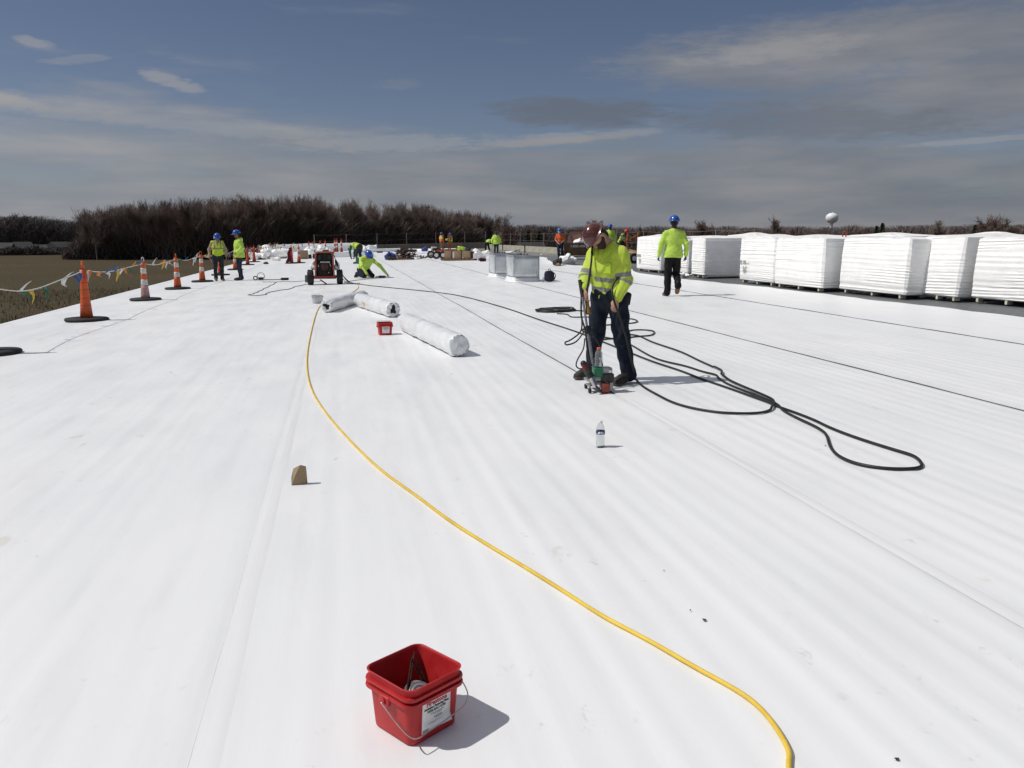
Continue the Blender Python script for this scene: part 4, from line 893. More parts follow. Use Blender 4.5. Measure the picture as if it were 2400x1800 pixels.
KNEEL = dict(pel=(0, -.12, .29), chest=(0, .13, .57), neck=(0, .22, .69), head=(0, .31, .76), hu=(0, .62, .78), hf=(0, .78, -.62), shR=(.20, .19, .64), shL=(-.20, .19, .64), elR=(.27, .38, .42), wrR=(.20, .56, .16), elL=(-.36, .40, .41), wrL=(-.50, .60, .15),
             hipR=(.10, -.12, .27), hipL=(-.10, -.12, .27), knR=(.15, .24, .085), knL=(-.17, .22, .085), anR=(.17, -.24, .10), anL=(-.17, -.24, .10), ftR=(.17, -.36, .05), ftL=(-.17, -.36, .05))
person('man in yellow shirt and blue hard hat kneeling with a hand welder', R(0.90, 32.1), facing(0.45, -1.0), KNEEL, HIVIS, DENIM, BOOTD, HATB, SKINM, res=0.016, bulk=1.2, s=1.13)
BENT = dict(pel=(0, -.12, .88), chest=(0, .26, .93), neck=(0, .40, .86), head=(0, .50, .76), hu=(0, .75, -.55), hf=(0, -.5, -.85), shR=(.19, .33, .88), shL=(-.19, .33, .88), elR=(.20, .36, .60), wrR=(.12, .34, .34), elL=(-.20, .36, .60), wrL=(-.12, .36, .34), hipR=(.10, -.12, .86), hipL=(-.10, -.12, .86), knR=(.15, -.02, .48), knL=(-.15, -.02, .48), anR=(.20, -.10, .10), anL=(-.20, -.10, .10), ftR=(.24, .06, .045), ftL=(-.24, .06, .045))
person('man in yellow vest bent double over his tools beside the kneeling man', R(1.02, 49.3), facing(-0.75, 0.6), BENT, DKGREEN, GREYT, BOOTD, None, SKIND, res=0.022, vest=HIVIS2, bulk=1.1, s=1.12)
person('man in orange vest and blue hard hat far beyond the orange cart', R(9.30, 78.2), facing(1.0, 0.35), dict(head=(0, .05, 1.64), elR=(.26, -.02, 1.18), wrR=(.24, .18, .98)), cloth('yellow_tee', (0.62, 0.60, 0.10), 0.8), BROWNT, BOOTD, HATB, SKIND, res=0.024, vest=ORANGEV, short=True, s=0.98)
person('man in green vest and blue hard hat far beyond the orange cart', R(10.12, 77.4), facing(-1.0, 0.2), dict(head=(0, .06, 1.62), elR=(.25, .04, 1.18), wrR=(.20, .26, 1.12), elL=(-.25, .04, 1.18), wrL=(-.18, .28, 1.10)), DKGREEN, BROWNT, BOOTD, HATB, SKIND, res=0.024, vest=GREENV, s=0.96)
person('stooping man in yellow shirt half hidden behind the man in the grey cap', R(10.72, 61.2), facing(0.4, 0.5), sw(BENT, chest=(0, .24, 1.10), neck=(0, .38, 1.14), head=(0, .50, 1.10), hu=(0, .8, .1), hf=(0, .1, -1), shR=(.19, .30, 1.12), shL=(-.19, .30, 1.12), elR=(.22, .42, .85), elL=(-.22, .42, .85), wrR=(.16, .48, .60), wrL=(-.16, .48, .60), pel=(0, -.08, .92)), HIVIS, BLACKT, BOOTD, None, SKIND, res=0.024, s=0.95)
cm, cv = person('man in loose yellow sweatshirt and grey cap standing behind the metal curbs', R(11.09, 59.7), facing(-0.05, -1.0), dict(elR=(.31, -.02, 1.19), wrR=(.33, .08, .96), elL=(-.31, -.02, 1.19), wrL=(-.33, .08, .96)), HIVIS, DENIM2, BOOTD, None, SKIND, res=0.022, bulk=1.22, jacket=True, s=0.96, beard=HAIRD, hair=HAIRD)
H_ = cv['head']; MB().lathe([(0.105, 0.0), (0.108, 0.03), (0.10, 0.075), (0.07, 0.105), (0.01, 0.118)], 20, H_+Vector((0, 0, 0.03)), None, 0.92, 1.1).box(H_+Vector((0, 0.13, 0.035)), (0.13, 0.10, 0.012), (-0.2, 0, 0)).build('cap', CAPG, cm, smooth=True)
person('man in orange T-shirt and blue hard hat looking down beside the dark bag', R(11.69, 44.0, 0.01), facing(-0.35, -0.9), dict(head=(.03, .08, 1.63), hu=(.15, .5, 1), hf=(-.4, 1, -.5), elR=(.25, .04, 1.17), wrR=(.10, .22, 1.0), elL=(-.25, .04, 1.17), wrL=(-.06, .24, .98), knR=(.08, .05, .51), anR=(.05, -.08, .10), ftR=(.08, .09, .045)), ORANGET, DENIM2, BOOTD, HATB, SKINL, res=0.02, short=True, s=0.98)
person('man in hooded yellow sweatshirt and blue hard hat standing behind the welder', R(15.0, 45.5, 0.02), facing(-0.3, -0.9), dict(head=(0, .05, 1.66), hu=(0, .12, 1), hf=(.2, 1, -.1)), HIVIS, GREYT, BOOTD, HATB, SKIND, res=0.02, hood=True, jacket=True, s=1.06)
person('man in yellow vest and red hard hat leaning on a cart handle', R(14.95, 43.3, 0.02), facing(0.55, -0.8), dict(pel=(0, -.12, .93), chest=(0, .10, 1.24), neck=(0, .18, 1.38), head=(0, .27, 1.47), hu=(0, .4, 1), hf=(0, 1, -.5), shR=(.19, .14, 1.33), shL=(-.19, .14, 1.33), elR=(.25, .30, 1.10), wrR=(.14, .50, 1.02), elL=(-.25, .30, 1.10), wrL=(-.14, .50, 1.02)), cloth('grey_green_shirt', (0.10, 0.13, 0.08), 0.85), GREYT, BOOTD, HATR, SKIND, res=0.022, vest=HIVIS2, s=1.0)
# ------------------------------------------------------------------ materials for things
CHROME = mat('chrome_tube', (0.55, 0.54, 0.52), 0.25, 0.1, 20, metal=1.0); STEELG = mat('galvanised_sheet', (0.68, 0.705, 0.71), 0.36, 0.14, 2.0, metal=0.5, col2=(0.46, 0.485, 0.49)); BLKP = mat('black_plastic', (0.016, 0.016, 0.017), 0.5, 0.25, 20); BLKR = mat('black_rubber', (0.020, 0.020, 0.022), 0.75, 0.25, 14)
CABLE = mat('black_cable_jacket', (0.013, 0.0135, 0.014), 0.5, 0.25, 6); YHOSE = mat('yellow_hose', (0.74, 0.52, 0.06), 0.5, 0.10, 5, col2=(0.62, 0.41, 0.05)); GREYC = mat('grey_cord', (0.10, 0.10, 0.095), 0.7, 0.2, 6)
REDP = mat('red_tub_plastic', (0.47, 0.030, 0.032), 0.46, 0.06, 9, spec=0.4, col2=(0.38, 0.012, 0.014), bump=0.06, bscale=60, bdist=0.002); GREENP = mat('green_plastic', (0.01, 0.16, 0.07), 0.4, 0.1, 10); REDRUB = mat('red_silicone', (0.26, 0.055, 0.035), 0.7, 0.25, 25); DKRED = mat('dark_red_housing', (0.11, 0.015, 0.014), 0.45, 0.2, 12)
CARD = mat('cardboard', (0.33, 0.235, 0.145), 0.85, 0.08, 6, bump=0.1, bscale=30); PAPER = mat('label_paper', (0.78, 0.77, 0.76), 0.6, 0.04, 12); INKR = mat('label_red_ink', (0.45, 0.05, 0.06), 0.6, 0.05); INKB = mat('label_black_ink', (0.05, 0.05, 0.055), 0.6, 0.05); INKG = mat('label_grey_ink', (0.30, 0.30, 0.31), 0.6, 0.05); INKW = mat('white_paint_lettering', (0.75, 0.74, 0.70), 0.6, 0.05)
FILM = mat('white_film', (0.925, 0.92, 0.90), 0.42, 0.04, 3, bump=0.35, bscale=9, bdist=0.02); FILMG = mat('grey_white_film', (0.74, 0.75, 0.76), 0.32, 0.06, 4, bump=0.5, bscale=11, bdist=0.02); FOAM = mat('pale_foam_block', (0.66, 0.64, 0.50), 0.9, 0.1, 8); WOODP = mat('pallet_wood', (0.22, 0.13, 0.07), 0.85, 0.25, 6)
ORNG = mat('cone_orange', (0.60, 0.105, 0.025), 0.55, 0.12, 5); ORNGD = mat('cone_dark_orange', (0.46, 0.055, 0.022), 0.55, 0.15, 5); WHTB = mat('cone_white_sleeve', (0.62, 0.60, 0.56), 0.6, 0.18, 9); PINKS = mat('faded_pink_plastic', (0.50, 0.30, 0.28), 0.6, 0.15, 6); OFRAME = mat('orange_cart_paint', (0.50, 0.115, 0.025), 0.55, 0.2, 5)
RUSTR = mat('red_engine_paint', (0.20, 0.020, 0.014), 0.45, 0.25, 6, col2=(0.13, 0.013, 0.010)); RUSTO = mat('worn_orange_paint', (0.30, 0.078, 0.042), 0.5, 0.2, 6); DKMET = mat('dark_engine_metal', (0.030, 0.024, 0.021), 0.6, 0.4, 18, metal=0.3); RUST = mat('rusty_steel', (0.075, 0.032, 0.022), 0.8, 0.45, 14); NAVY = mat('navy_nylon', (0.010, 0.012, 0.028), 0.75, 0.25, 12, bump=0.4, bscale=14); BLUEP = mat('blue_plastic', (0.020, 0.045, 0.22), 0.5, 0.1, 6)
PET = mat('clear_bottle_plastic', (0.93, 0.95, 0.96), 0.08, 0.0, 5, trans=0.94, ior=1.18, vrough=0); PETG = mat('cloudy_bottle_plastic', (0.85, 0.88, 0.88), 0.15, 0.0, 5, trans=0.85, ior=1.2, vrough=0); CLEARP = mat('clear_tub_plastic', (0.90, 0.92, 0.93), 0.25, 0.0, 5, trans=0.7, ior=1.15, vrough=0)
CAPW = mat('white_cap', (0.75, 0.75, 0.75), 0.5, 0.03); CAPO = mat('orange_cap', (0.75, 0.14, 0.04), 0.5, 0.05); LABB = mat('blue_label', (0.012, 0.035, 0.20), 0.4, 0.15, 30)

def text_part(body, size, m, parent, loc, rot, name='lettering', align='CENTER', ext=0.0004, sx=1.0, bold=0.0):
    c = bpy.data.curves.new(name, 'FONT'); c.body = body; c.size = size; c.align_x = align; c.align_y = 'CENTER'; c.extrude = ext; c.offset = bold; c.resolution_u = 3
    o = link(bpy.data.objects.new(name, c), parent); c.materials.append(m); o.location = loc; o.rotation_euler = rot; 
    bpy.context.view_layer.update(); me = bpy.data.meshes.new_from_object(o.evaluated_get(bpy.context.evaluated_depsgraph_get())); me.name = name
    w = link(bpy.data.objects.new(name, me), parent); w.location = loc; w.rotation_euler = rot; w.scale = (sx, 1, 1); bpy.data.objects.remove(o); return w

# ------------------------------------------------------------------ red tubs
def rsq(h, r, n=5):
    pts = []
    for cx_, cy_, a0 in ((h-r, h-r, 0), (-h+r, h-r, 90), (-h+r, -h+r, 180), (h-r, -h+r, 270)):
        for k in range(n+1):
            a = math.radians(a0+90*k/n); pts.append((cx_+r*math.cos(a), cy_+r*math.sin(a)))
    return pts
def loft(rings, mb, close0=True, close1=True):
    n = len(rings[0][0]); vs = [(x, y, z) for pts, z in rings for x, y in pts]; m = len(rings)
    fs = [(k*n+i, k*n+(i+1) % n, (k+1)*n+(i+1) % n, (k+1)*n+i) for k in range(m-1) for i in range(n)]
    if close0: fs.append(tuple(range(n-1, -1, -1)))
    if close1: fs.append(tuple((m-1)*n+i for i in range(n)))
    return mb.add(vs, fs)
def tub(label, loc, rotz, m, group=None, bail='down', lab=True, cat='bucket', name='square_bucket'):
    e = empty(name, loc, rotz, label, cat, group)
    prof = [(.091, .024, 0), (.097, .028, .004), (.098, .028, .012), (.1065, .031, .135), (.1065, .031, .138), (.1195, .036, .139), (.1205, .036, .144), (.1195, .036, .150), (.110, .033, .151), (.1105, .033, .160), (.119, .036, .1605), (.120, .036, .165), (.119, .036, .170), (.1105, .033, .171), (.113, .034, .192), (.116, .035, .1945), (.1165, .035, .197), (.113, .034, .1985), (.1105, .033, .197), (.1085, .031, .188), (.1035, .029, .10), (.095, .027, .010), (.088, .024, .006)]
    mb = MB(); loft([(rsq(h, r), z) for h, r, z in prof], mb)
    mb.build('tub', m, e, auto=50)
    for q in (-1, 1): MB().rbox((q*.1185, 0, .134), (.012, .05, .030), .005).cyl((q*.122, 0, .132), (q*.130, 0, .132), .011, n=12).build('handle_boss', m, e, auto=40)
    wire = mat('bail_wire', (0.52, 0.50, 0.47), 0.35, 0.15, 30, metal=0.9)
    if bail == 'down': pts = [(-.134, 0, .132), (-.1335, -.03, .115), (-.129, -.08, .083), (-.119, -.120, .060), (-.095, -.130, .050), (-.05, -.128, .052), (.0, -.127, .055), (.05, -.127, .062), (.095, -.128, .072), (.13, -.110, .090), (.147, -.06, .115), (.145, -.02, .130), (.134, 0, .132)]
    else: pts = [(-.134, 0, .132), (-.132, .05, .175), (-.118, .105, .205), (-.05, .120, .212), (.05, .120, .212), (.118, .105, .205), (.132, .05, .175), (.134, 0, .132)]
    MB().tube(spline(pts, 6), 0.0021, 6).build('bail', wire, e, smooth=True)
    if lab:
        y = -.1052; tilt = math.atan((.1065-.098)/.123); lm = empty_part = MB()
        def lp(x, z, off=0): return Vector((x, -(.098+(.1065-.098)*(z-.012)/.123)-0.0012-off, z))
        rows = []
        for k in range(9):
            z = .030+(.142-.030)*k/8; curl = max(0, 1-k/2.0)
            rows.append([lp(-.058+.116*i/8, z+curl*0.006*(i/8), 0.012*curl*(i/8)**1.5 if k < 2 else (0.0215 if False else 0)) for i in range(9)])
        # the top of the label bends out over the lower rim
        lo = quadstrip('label_sheet', rows, PAPER, e, 0.0006)
        rx = math.pi/2-tilt*0+tilt; rot = (math.pi/2+tilt, 0, 0)
        def line(s, z, size, mm, x=0.0, sx=1.0, bold=0.0): return text_part(s, size, mm, lo, lp(x, z, 0.0009), rot, sx=sx, bold=bold)
        line('Firestone', .1230, .0225, INKR, sx=0.98, bold=0.0006); line('Insulation Fastening Plate', .1085, .0112, INKB, sx=0.88, bold=0.0003); line('W56-RAC-4190', .0965, .0125, INKB, sx=0.9, bold=0.0003)
        for z_, w_, h_, x_ in ((.0860, .050, .0030, 0), (.0805, .034, .0024, .004), (.0715, .030, .0034, .006), (.0665, .026, .0024, .006), (.0545, .060, .0022, 0), (.0500, .036, .0022, .004)):
            q_ = -w_/2
            while q_ < w_/2:
                ww = 0.003+0.006*((q_*7919) % 1.0); MB().box(lp(x_+q_+ww/2, z_, 0.0009), (ww, .0006, h_), (tilt, 0, 0)).build('print_mark', INKG, lo); q_ += ww+0.0018
        MB().box(lp(-.041, .036, 0.001), (.028, .0008, .009), (tilt, 0, 0)).build('print_block', INKG, lo)
    return e
TUBP = R(0.185, 2.452); tub('open red square bucket of fastening plates in the foreground', TUBP, math.radians(35), REDP)
tub('red square bucket standing by the long white roll', R(0.66, 13.30), math.radians(6), REDP, bail='up')
tub('clear plastic bucket behind the end of the wrapped roll', R(-0.56, 20.35), math.radians(20), CLEARP, bail='up', lab=False, name='clear_bucket')
# plates and screws in the near bucket
PLATE = mat('plate_galvalume', (0.50, 0.48, 0.49), 0.3, 0.15, 20, metal=0.9)
def plate_mesh():
    prof = [(0.0005, 0.001), (0.006, 0.001), (0.008, 0.0045), (0.013, 0.0045), (0.016, 0.001), (0.020, 0.001), (0.023, 0.0040), (0.027, 0.0040), (0.030, 0.0008), (0.034, 0.0008), (0.0365, 0.0035), (0.038, 0.0), (0.0375, -0.0008), (0.0005, -0.0008)]
    return MB().lathe(prof, 28).mesh('fastening_plate', PLATE, True)
pm = plate_mesh(); tr = Matrix.Rotation(math.radians(35), 3, 'Z')
for k, (dx, dy, dz, rx, ry, lab) in enumerate([(-.008, -.040, .092, .55, -.12, 'round ridged metal plate lying uppermost in the red bucket'), (.030, -.028, .074, .4, .35, 'ridged plate under the uppermost one, towards the label'), (-.035, .012, .066, .1, -.2, 'ridged plate lying flat at the back of the bucket'), (.028, .030, .058, -.2, .2, 'ridged plate deep under the screws'), (-.045, -.05, .064, .2, .2, 'ridged plate in the left corner of the bucket'), (.0, 0.0, .048, 0.05, 0.1, 'ridged plate at the bottom of the bucket')]):
    o = link(bpy.data.objects.new('fastening_plate', pm)); o.location = TUBP+tr @ Vector((dx, dy, dz+.035)); o.rotation_euler = (rx, ry, math.radians(35)+k); tag(o, lab, 'metal plate', 'plates in the red bucket')
def screw_mesh():
    mb = MB(); mb.cyl((0, 0, 0), (0, 0, .004), .0065, n=10); mb.cyl((0, 0, .004), (0, 0, .115), .0033, .0026, 8)
    for k in range(14): mb.cyl((0, 0, .030+k*.006), (0, 0, .033+k*.006), .0043, .0030, 8)
    mb.cyl((0, 0, .115), (0, 0, .124), .0028, .0003, 8); return mb.mesh('roofing_screw', mat('screw_coating', (0.085, 0.055, 0.042), 0.5, 0.45, 90, metal=0.5))
sm_ = screw_mesh()
for k, (dx, dy, dz, rx, ry, lab) in enumerate([(.012, .052, .075, 0.12, 0.10, 'screw standing upright against the back wall of the bucket'), (.014, .045, .080, -.10, .30, 'lighter screw leaning across the upright one'), (.074, .038, .078, -.02, -.42, 'dark screw leaning into the right corner of the bucket'), (.080, .030, .076, .05, -.40, 'second dark screw beside the leaning one'), (-.055, .015, .078, .3, -.5, 'short dark screw tip by the left wall of the bucket'), (.0, .035, .092, 1.25, .5, 'screw lying half under the plates')]):
    o = link(bpy.data.objects.new('roofing_screw', sm_)); o.location = TUBP+tr @ Vector((dx, dy, dz+.010)); o.rotation_euler = Euler((rx, ry, math.radians(35))); tag(o, lab, 'screw', 'screws in the red bucket')

# ------------------------------------------------------------------ bottles
def bottle(label, loc, rotz, s, prof, capm, name, petm=PET, lab=None, water=None, capr=0.0145):
    e = empty(name, loc, rotz, label, 'bottle'); e.scale = (s, s, s)
    MB().lathe(prof+[(r-0.0012, z) for r, z in prof[::-1] if r > 0.012], 36).build('bottle_body', petm, e, smooth=True)
    zt = prof[-1][1]; MB().lathe([(0.0005, zt+.016), (capr-.002, zt+.016), (capr, zt+.014), (capr, zt-.001), (capr-.002, zt-.002)], 24).build('cap', capm, e, auto=40)
    return e
wp = [(0.004, 0.006), (0.024, 0.0), (0.031, 0.004), (0.0325, 0.012), (0.0315, 0.022), (0.0325, 0.030), (0.0320, 0.045), (0.0295, 0.062), (0.0290, 0.072), (0.0308, 0.085), (0.0312, 0.094), (0.0325, 0.098), (0.0325, 0.124), (0.0318, 0.130), (0.030, 0.142), (0.026, 0.156), (0.0195, 0.168), (0.0145, 0.176), (0.0128, 0.182)]
wb = bottle('small clear water bottle with blue label standing alone on the membrane', R(1.81, 5.62), 0.3, 1.0, wp, CAPW, 'water_bottle')
lb = MB().lathe([(.0331, .099), (.0333, .100), (.0333, .123), (.0331, .124), (.0326, .124), (.0326, .099)], 36).build('label_band', LABB, wb, smooth=True)
for a0, w_, mm, z0, z1 in ((-1.75, .30, PAPER, .103, .120), (-2.55, .12, PAPER, .102, .119), (-2.30, .10, PAPER, .103, .121), (-2.95, .20, PAPER, .1035, .1065), (-1.75, .22, INKG, .105, .117)):
    n = 6; r_ = .0337 if mm is PAPER else .0339
    rows = [[(r_*math.cos(a0+w_*(i/n-.5)*2+YAW*0), r_*math.sin(a0+w_*(i/n-.5)*2), z) for i in range(n+1)] for z in (z0, z1)]
    quadstrip('label_mark', [[Vector(p) for p in r2] for r2 in rows], mm, lb, 0.0002)

# ------------------------------------------------------------------ seam welder
MO = R(2.47, 7.62); mw = empty('seam_welder', MO, 0.0, 'hot air seam welder with red wheel and chrome pole in front of the bearded man', 'welding machine')
ALU = mat('pale_alloy_casting', (0.34, 0.34, 0.33), 0.45, 0.12, 10, metal=0.6)
ch_ = MB(); ch_.rbox((-.02, .13, .098), (.19, .30, .026), .01); ch_.rbox((.070, .0, .062), (.040, .10, .088), .008); ch_.rbox((-.115, .06, .070), (.06, .10, .018), .006); ch_.rbox((-.135, -.005, .048), (.018, .03, .060), .005); ch_.build('chassis', ALU, mw, auto=40)
whl = MB().lathe([(.018, -.036), (.047, -.036), (.050, -.032), (.050, .032), (.047, .036), (.018, .036)], 32, (0, -.055, .052), Matrix.Rotation(math.pi/2, 3, 'Y')).build('pressure_wheel', REDRUB, mw, auto=40)
MB().lathe([(.002, -.038), (.017, -.038), (.020, -.034), (.034, -.037), (.036, -.0365), (.036, .0365), (.002, .038)], 24, (0, -.055, .052), Matrix.Rotation(math.pi/2, 3, 'Y')).build('wheel_hub', ALU, whl, auto=40)
for (x_, y_) in ((-.135, -.01), (-.10, .24), (.06, .24)):
    MB().cyl((x_-.011, y_, .024), (x_+.011, y_, .024), .024, n=18).build('guide_roller', BLKR, mw, auto=40)
MB().rbox((.035, -.025, .152), (.112, .085, .078), .006).build('control_box', BLKP, mw, auto=40)
for q in range(2): MB().rbox((.008+q*.054, -.0695, .152), (.048, .004, .066), .004).build('control_cover', mat('control_cover_black', (0.024, 0.024, 0.026), 0.35, 0.15, 20), mw, auto=40)
MB().rbox((-.061, -.01, .205), (.086, .10, .090), .008).build('drive_housing', GREENP, mw, auto=40)
MB().rbox((.030, .015, .220), (.100, .13, .056), .012).build('clear_hood', mat('smoky_hood', (0.45, 0.46, 0.46), 0.25, 0.1, 10, trans=0.35, ior=1.2), mw, auto=40)
MB().rbox((.056, -.052, .213), (.040, .012, .030), .004).build('hood_latch', CHROME, mw, auto=40)
bl_ = MB().cyl((-.205, -.02, .290), (-.165, -.045, .212), .030, .031, 20).build('blower', DKRED, mw, auto=40)
MB().ball((-.207, -.019, .294), .030, 16, 8).build('blower_cap', BLKP, bl_, smooth=True); MB().cyl((-.165, -.045, .212), (-.137, -.063, .160), .036, .034, 20).build('blower_collar', BLKP, bl_, auto=40); MB().cyl((-.172, -.041, .225), (-.160, -.048, .203), .0375, n=20).build('green_ring', mat('blower_green_ring', (0.012, 0.06, 0.035), 0.5, 0.1), bl_, auto=40)
MB().cyl((-.137, -.063, .162), (-.104, -.083, .080), .025, .024, 20).build('heater_tube', CHROME, bl_, auto=40)
MB().add([(-.118, -.10, .088), (-.080, -.10, .080), (-.080, -.065, .080), (-.118, -.065, .088), (-.030, -.075, .006), (-.020, -.045, .006), (-.024, -.045, .014), (-.034, -.075, .014), (-.128, -.098, .07)], [(0, 1, 2, 3), (0, 4, 5, 1), (1, 5, 6, 2), (2, 6, 7, 3), (3, 7, 4, 0), (4, 7, 6, 5)]).build('nozzle', mat('burnt_steel', (0.03, 0.028, 0.026), 0.5, 0.3, 20, metal=0.6), bl_)
po = MB().cyl((-.055, .13, .20), (-.078, .30, .60), .0135, n=16).cyl((-.078, .30, .60), (-.100, .47, 1.00), .0120, n=16).build('pole', CHROME, mw, auto=40)
MB().rbox((-.074, .285, .585), (.055, .05, .075), .01, (-.4, 0, 0)).cyl((-.045, .28, .60), (-.03, .275, .605), .012, n=10).build('pole_clamp', BLKP, po, auto=40)
MB().cyl((-.0935, .425, .90), (-.104, .50, 1.065), .0205, .019, 14).build('grip', BLKR, po, auto=40)
hg = MB().cyl((-.045, .405, .80), (-.058, .485, 1.0), .020, .023, 12).cyl((-.040, .375, .735), (-.045, .405, .80), .030, .022, 12).build('spare_nozzle_holder', mat('amber_brown_plastic', (0.22, 0.11, 0.018), 0.5, 0.25, 15), po, auto=40)
MB().cyl((-.058, .485, 1.0), (-.061, .50, 1.04), .022, n=12).build('holder_cap', mat('navy_cap', (0.015, 0.03, 0.10), 0.5, 0.1), hg, auto=40)
def mcable(pts, r, name='machine_lead'): return MB().tube(spline([Vector(p) for p in pts], 8), r, 8).build(name, CABLE, mw, smooth=True)
mcable([(-.095, .46, .93), (-.115, .40, .80), (-.120, .36, .70), (-.105, .30, .60), (-.10, .25, .50), (-.10, .20, .38), (-.08, .14, .24)], .010)
mcable([(-.115, .40, .80), (-.125, .33, .62), (-.16, .30, .55), (-.26, .26, .49), (-.32, .24, .47), (-.30, .24, .445), (-.20, .27, .47), (-.12, .28, .56)], .0075)
mcable([(-.11, .27, .50), (-.14, .22, .40), (-.21, .18, .30), (-.225, .16, .24), (-.18, .15, .215), (-.12, .16, .24), (-.09, .15, .28)], .0070)
mcable([(-.095, .28, .56), (-.03, .24, .52), (.02, .20, .44), (.02, .15, .34), (.02, .08, .25)], .0065)
sp = [(0.004, 0.004), (0.028, 0.0), (0.036, 0.006), (0.037, 0.018), (0.0365, 0.045), (0.034, 0.058), (0.037, 0.070), (0.0375, 0.10), (0.0345, 0.112), (0.036, 0.124), (0.033, 0.142), (0.024, 0.158), (0.018, 0.168), (0.0165, 0.176)]
sb = bottle('empty sports bottle with orange cap standing on the seam welder', MO+Vector((-.050, -.005, .2515)), 0.4, 1.0, sp, CAPO, 'drink_bottle', PETG, capr=0.019)
text_part('1G', .030, mat('bottle_print', (0.8, 0.8, 0.8), 0.5, 0.02), sb, (-.008, -.0372, .088), (math.pi/2, 0, -0.45), bold=0.0006)

# ------------------------------------------------------------------ cables and hoses
def lay(pts, r, z=None, n=8, wob=0.0, sg=6):
    P = [R(x, y, r+0.005) for x, y in pts]; S = spline(P, n)
    if wob:
        for i, p in enumerate(S): p.x += wob*math.sin(i*0.9)+wob*0.6*math.sin(i*2.3+1); p.y += wob*math.sin(i*1.3)
    return S
YP = [(0.53, 27.59), (0.53, 25.95), (0.29, 23.67), (-0.02, 22.12), (-0.42, 20.14), (-0.52, 18.42), (-0.51, 13.97), (-0.47, 10.99), (-0.37, 9.02), (-0.24, 7.85), (-0.07, 6.81), (0.10, 5.94), (0.24, 5.33), (0.40, 4.80), (0.50, 4.43), (0.62, 4.06), (0.76, 3.68), (0.88, 3.35), (0.99, 3.02), (1.10, 2.78), (1.19, 2.55), (1.27, 2.36), (1.29, 2.24), (1.28, 2.12), (1.26, 2.03), (1.23, 1.98), (1.13, 1.81), (0.9, 1.5), (0.4, 1.1)]
YP[3] = (0.02, 22.3); YP[4] = (-0.36, 20.9)
def relax(S, it=6):
    for _ in range(it): S = [S[0]]+[(S[i-1]+S[i]*2+S[i+1])*0.25 for i in range(1, len(S)-1)]+[S[-1]]
    return S
tag(MB().tube(relax(lay(YP, .0084, n=10), 14), .0084, 10).build('air_hose', YHOSE, smooth=True), 'long yellow hose snaking past the red bucket', 'hose')
C1 = [(0.05, 28.55), (0.56, 27.82), (1.05, 26.33), (2.33, 23.15), (2.97, 20.94), (3.35, 17.22), (3.46, 14.56), (3.52, 13.56), (3.57, 12.75), (3.59, 12.20), (3.60, 11.18), (3.60, 10.02), (3.60, 9.24), (3.65, 8.51), (3.65, 8.02), (3.67, 7.63), (3.69, 7.26), (3.70, 6.93), (3.71, 6.67), (3.70, 6.46), (3.71, 6.23), (3.71, 5.93), (3.68, 5.65), (3.68, 5.38), (3.70, 5.15), (3.73, 4.93), (3.75, 4.77), (3.69, 4.62), (3.62, 4.53), (3.53, 4.51), (3.42, 4.54), (3.33, 4.61), (3.27, 4.74), (3.28, 4.93), (3.37, 5.16), (3.51, 5.42), (3.57, 5.58), (3.60, 5.76), (3.62, 6.03), (3.66, 6.32), (3.74, 6.55), (3.76, 6.80), (3.765, 7.11), (3.77, 7.51), (3.80, 7.76), (3.86, 8.01), (3.90, 8.15), (3.85, 8.38), (3.83, 8.79), (3.73, 9.26), (3.75, 9.81), (3.88, 10.89), (3.85, 11.39), (3.73, 11.81), (3.70, 12.6), (4.10, 13.1), (4.62, 13.23), (4.85, 13.32), (5.0, 13.56), (5.03, 13.92), (4.91, 14.07), (4.57, 14.5), (4.3, 14.6), (4.12, 14.7), (4.2, 15.2), (4.05, 15.42)]
L1 = relax(lay(C1, .0112, n=6), 4)
L1[0] = Vector((0.0, 28.7, 0.35)); L1 = [Vector((-0.15, 28.75, 0.75)), Vector((-0.06, 28.72, 0.55)), Vector((0.04, 28.66, 0.34)), Vector((0.16, 28.55, 0.14)), Vector((0.30, 28.3, 0.03))]+L1[6:]
tag(MB().tube(L1, .0112, 10).build('power_cable', CABLE, smooth=True), 'thick black cable running from the generator to the long loop at right', 'cable')
C2 = [(3.58, 11.34), (3.87, 11.43), (4.06, 11.44), (4.28, 11.54), (4.47, 11.58), (4.65, 11.87), (4.71, 12.11), (4.63, 12.29), (4.45, 12.31), (4.30, 12.11), (4.23, 11.84), (4.30, 11.59), (4.23, 10.85), (4.23, 9.89), (4.14, 9.12), (4.08, 8.50), (4.03, 8.26), (3.95, 8.12), (3.92, 7.99), (3.86, 7.73), (3.83, 7.39), (3.80, 6.87), (3.76, 6.66), (3.67, 6.51), (3.56, 6.36), (3.44, 6.29), (3.29, 6.30), (3.10, 6.41), (2.96, 6.65), (2.90, 6.91), (2.90, 7.27), (2.92, 7.71), (2.985, 8.08)]
L2 = [p+Vector((0, 0, 0.013 if 3.6 < p.x and p.y < 8.6 else 0.002)) for p in relax(lay(C2, .0112, n=8), 5)]
def wl(p): # welder's frame to world
    x, y, z = p; c, s = math.cos(YAW), math.sin(YAW); return Vector((WB.x+x*c+y*s, WB.y-x*s+y*c, WB.z+z))
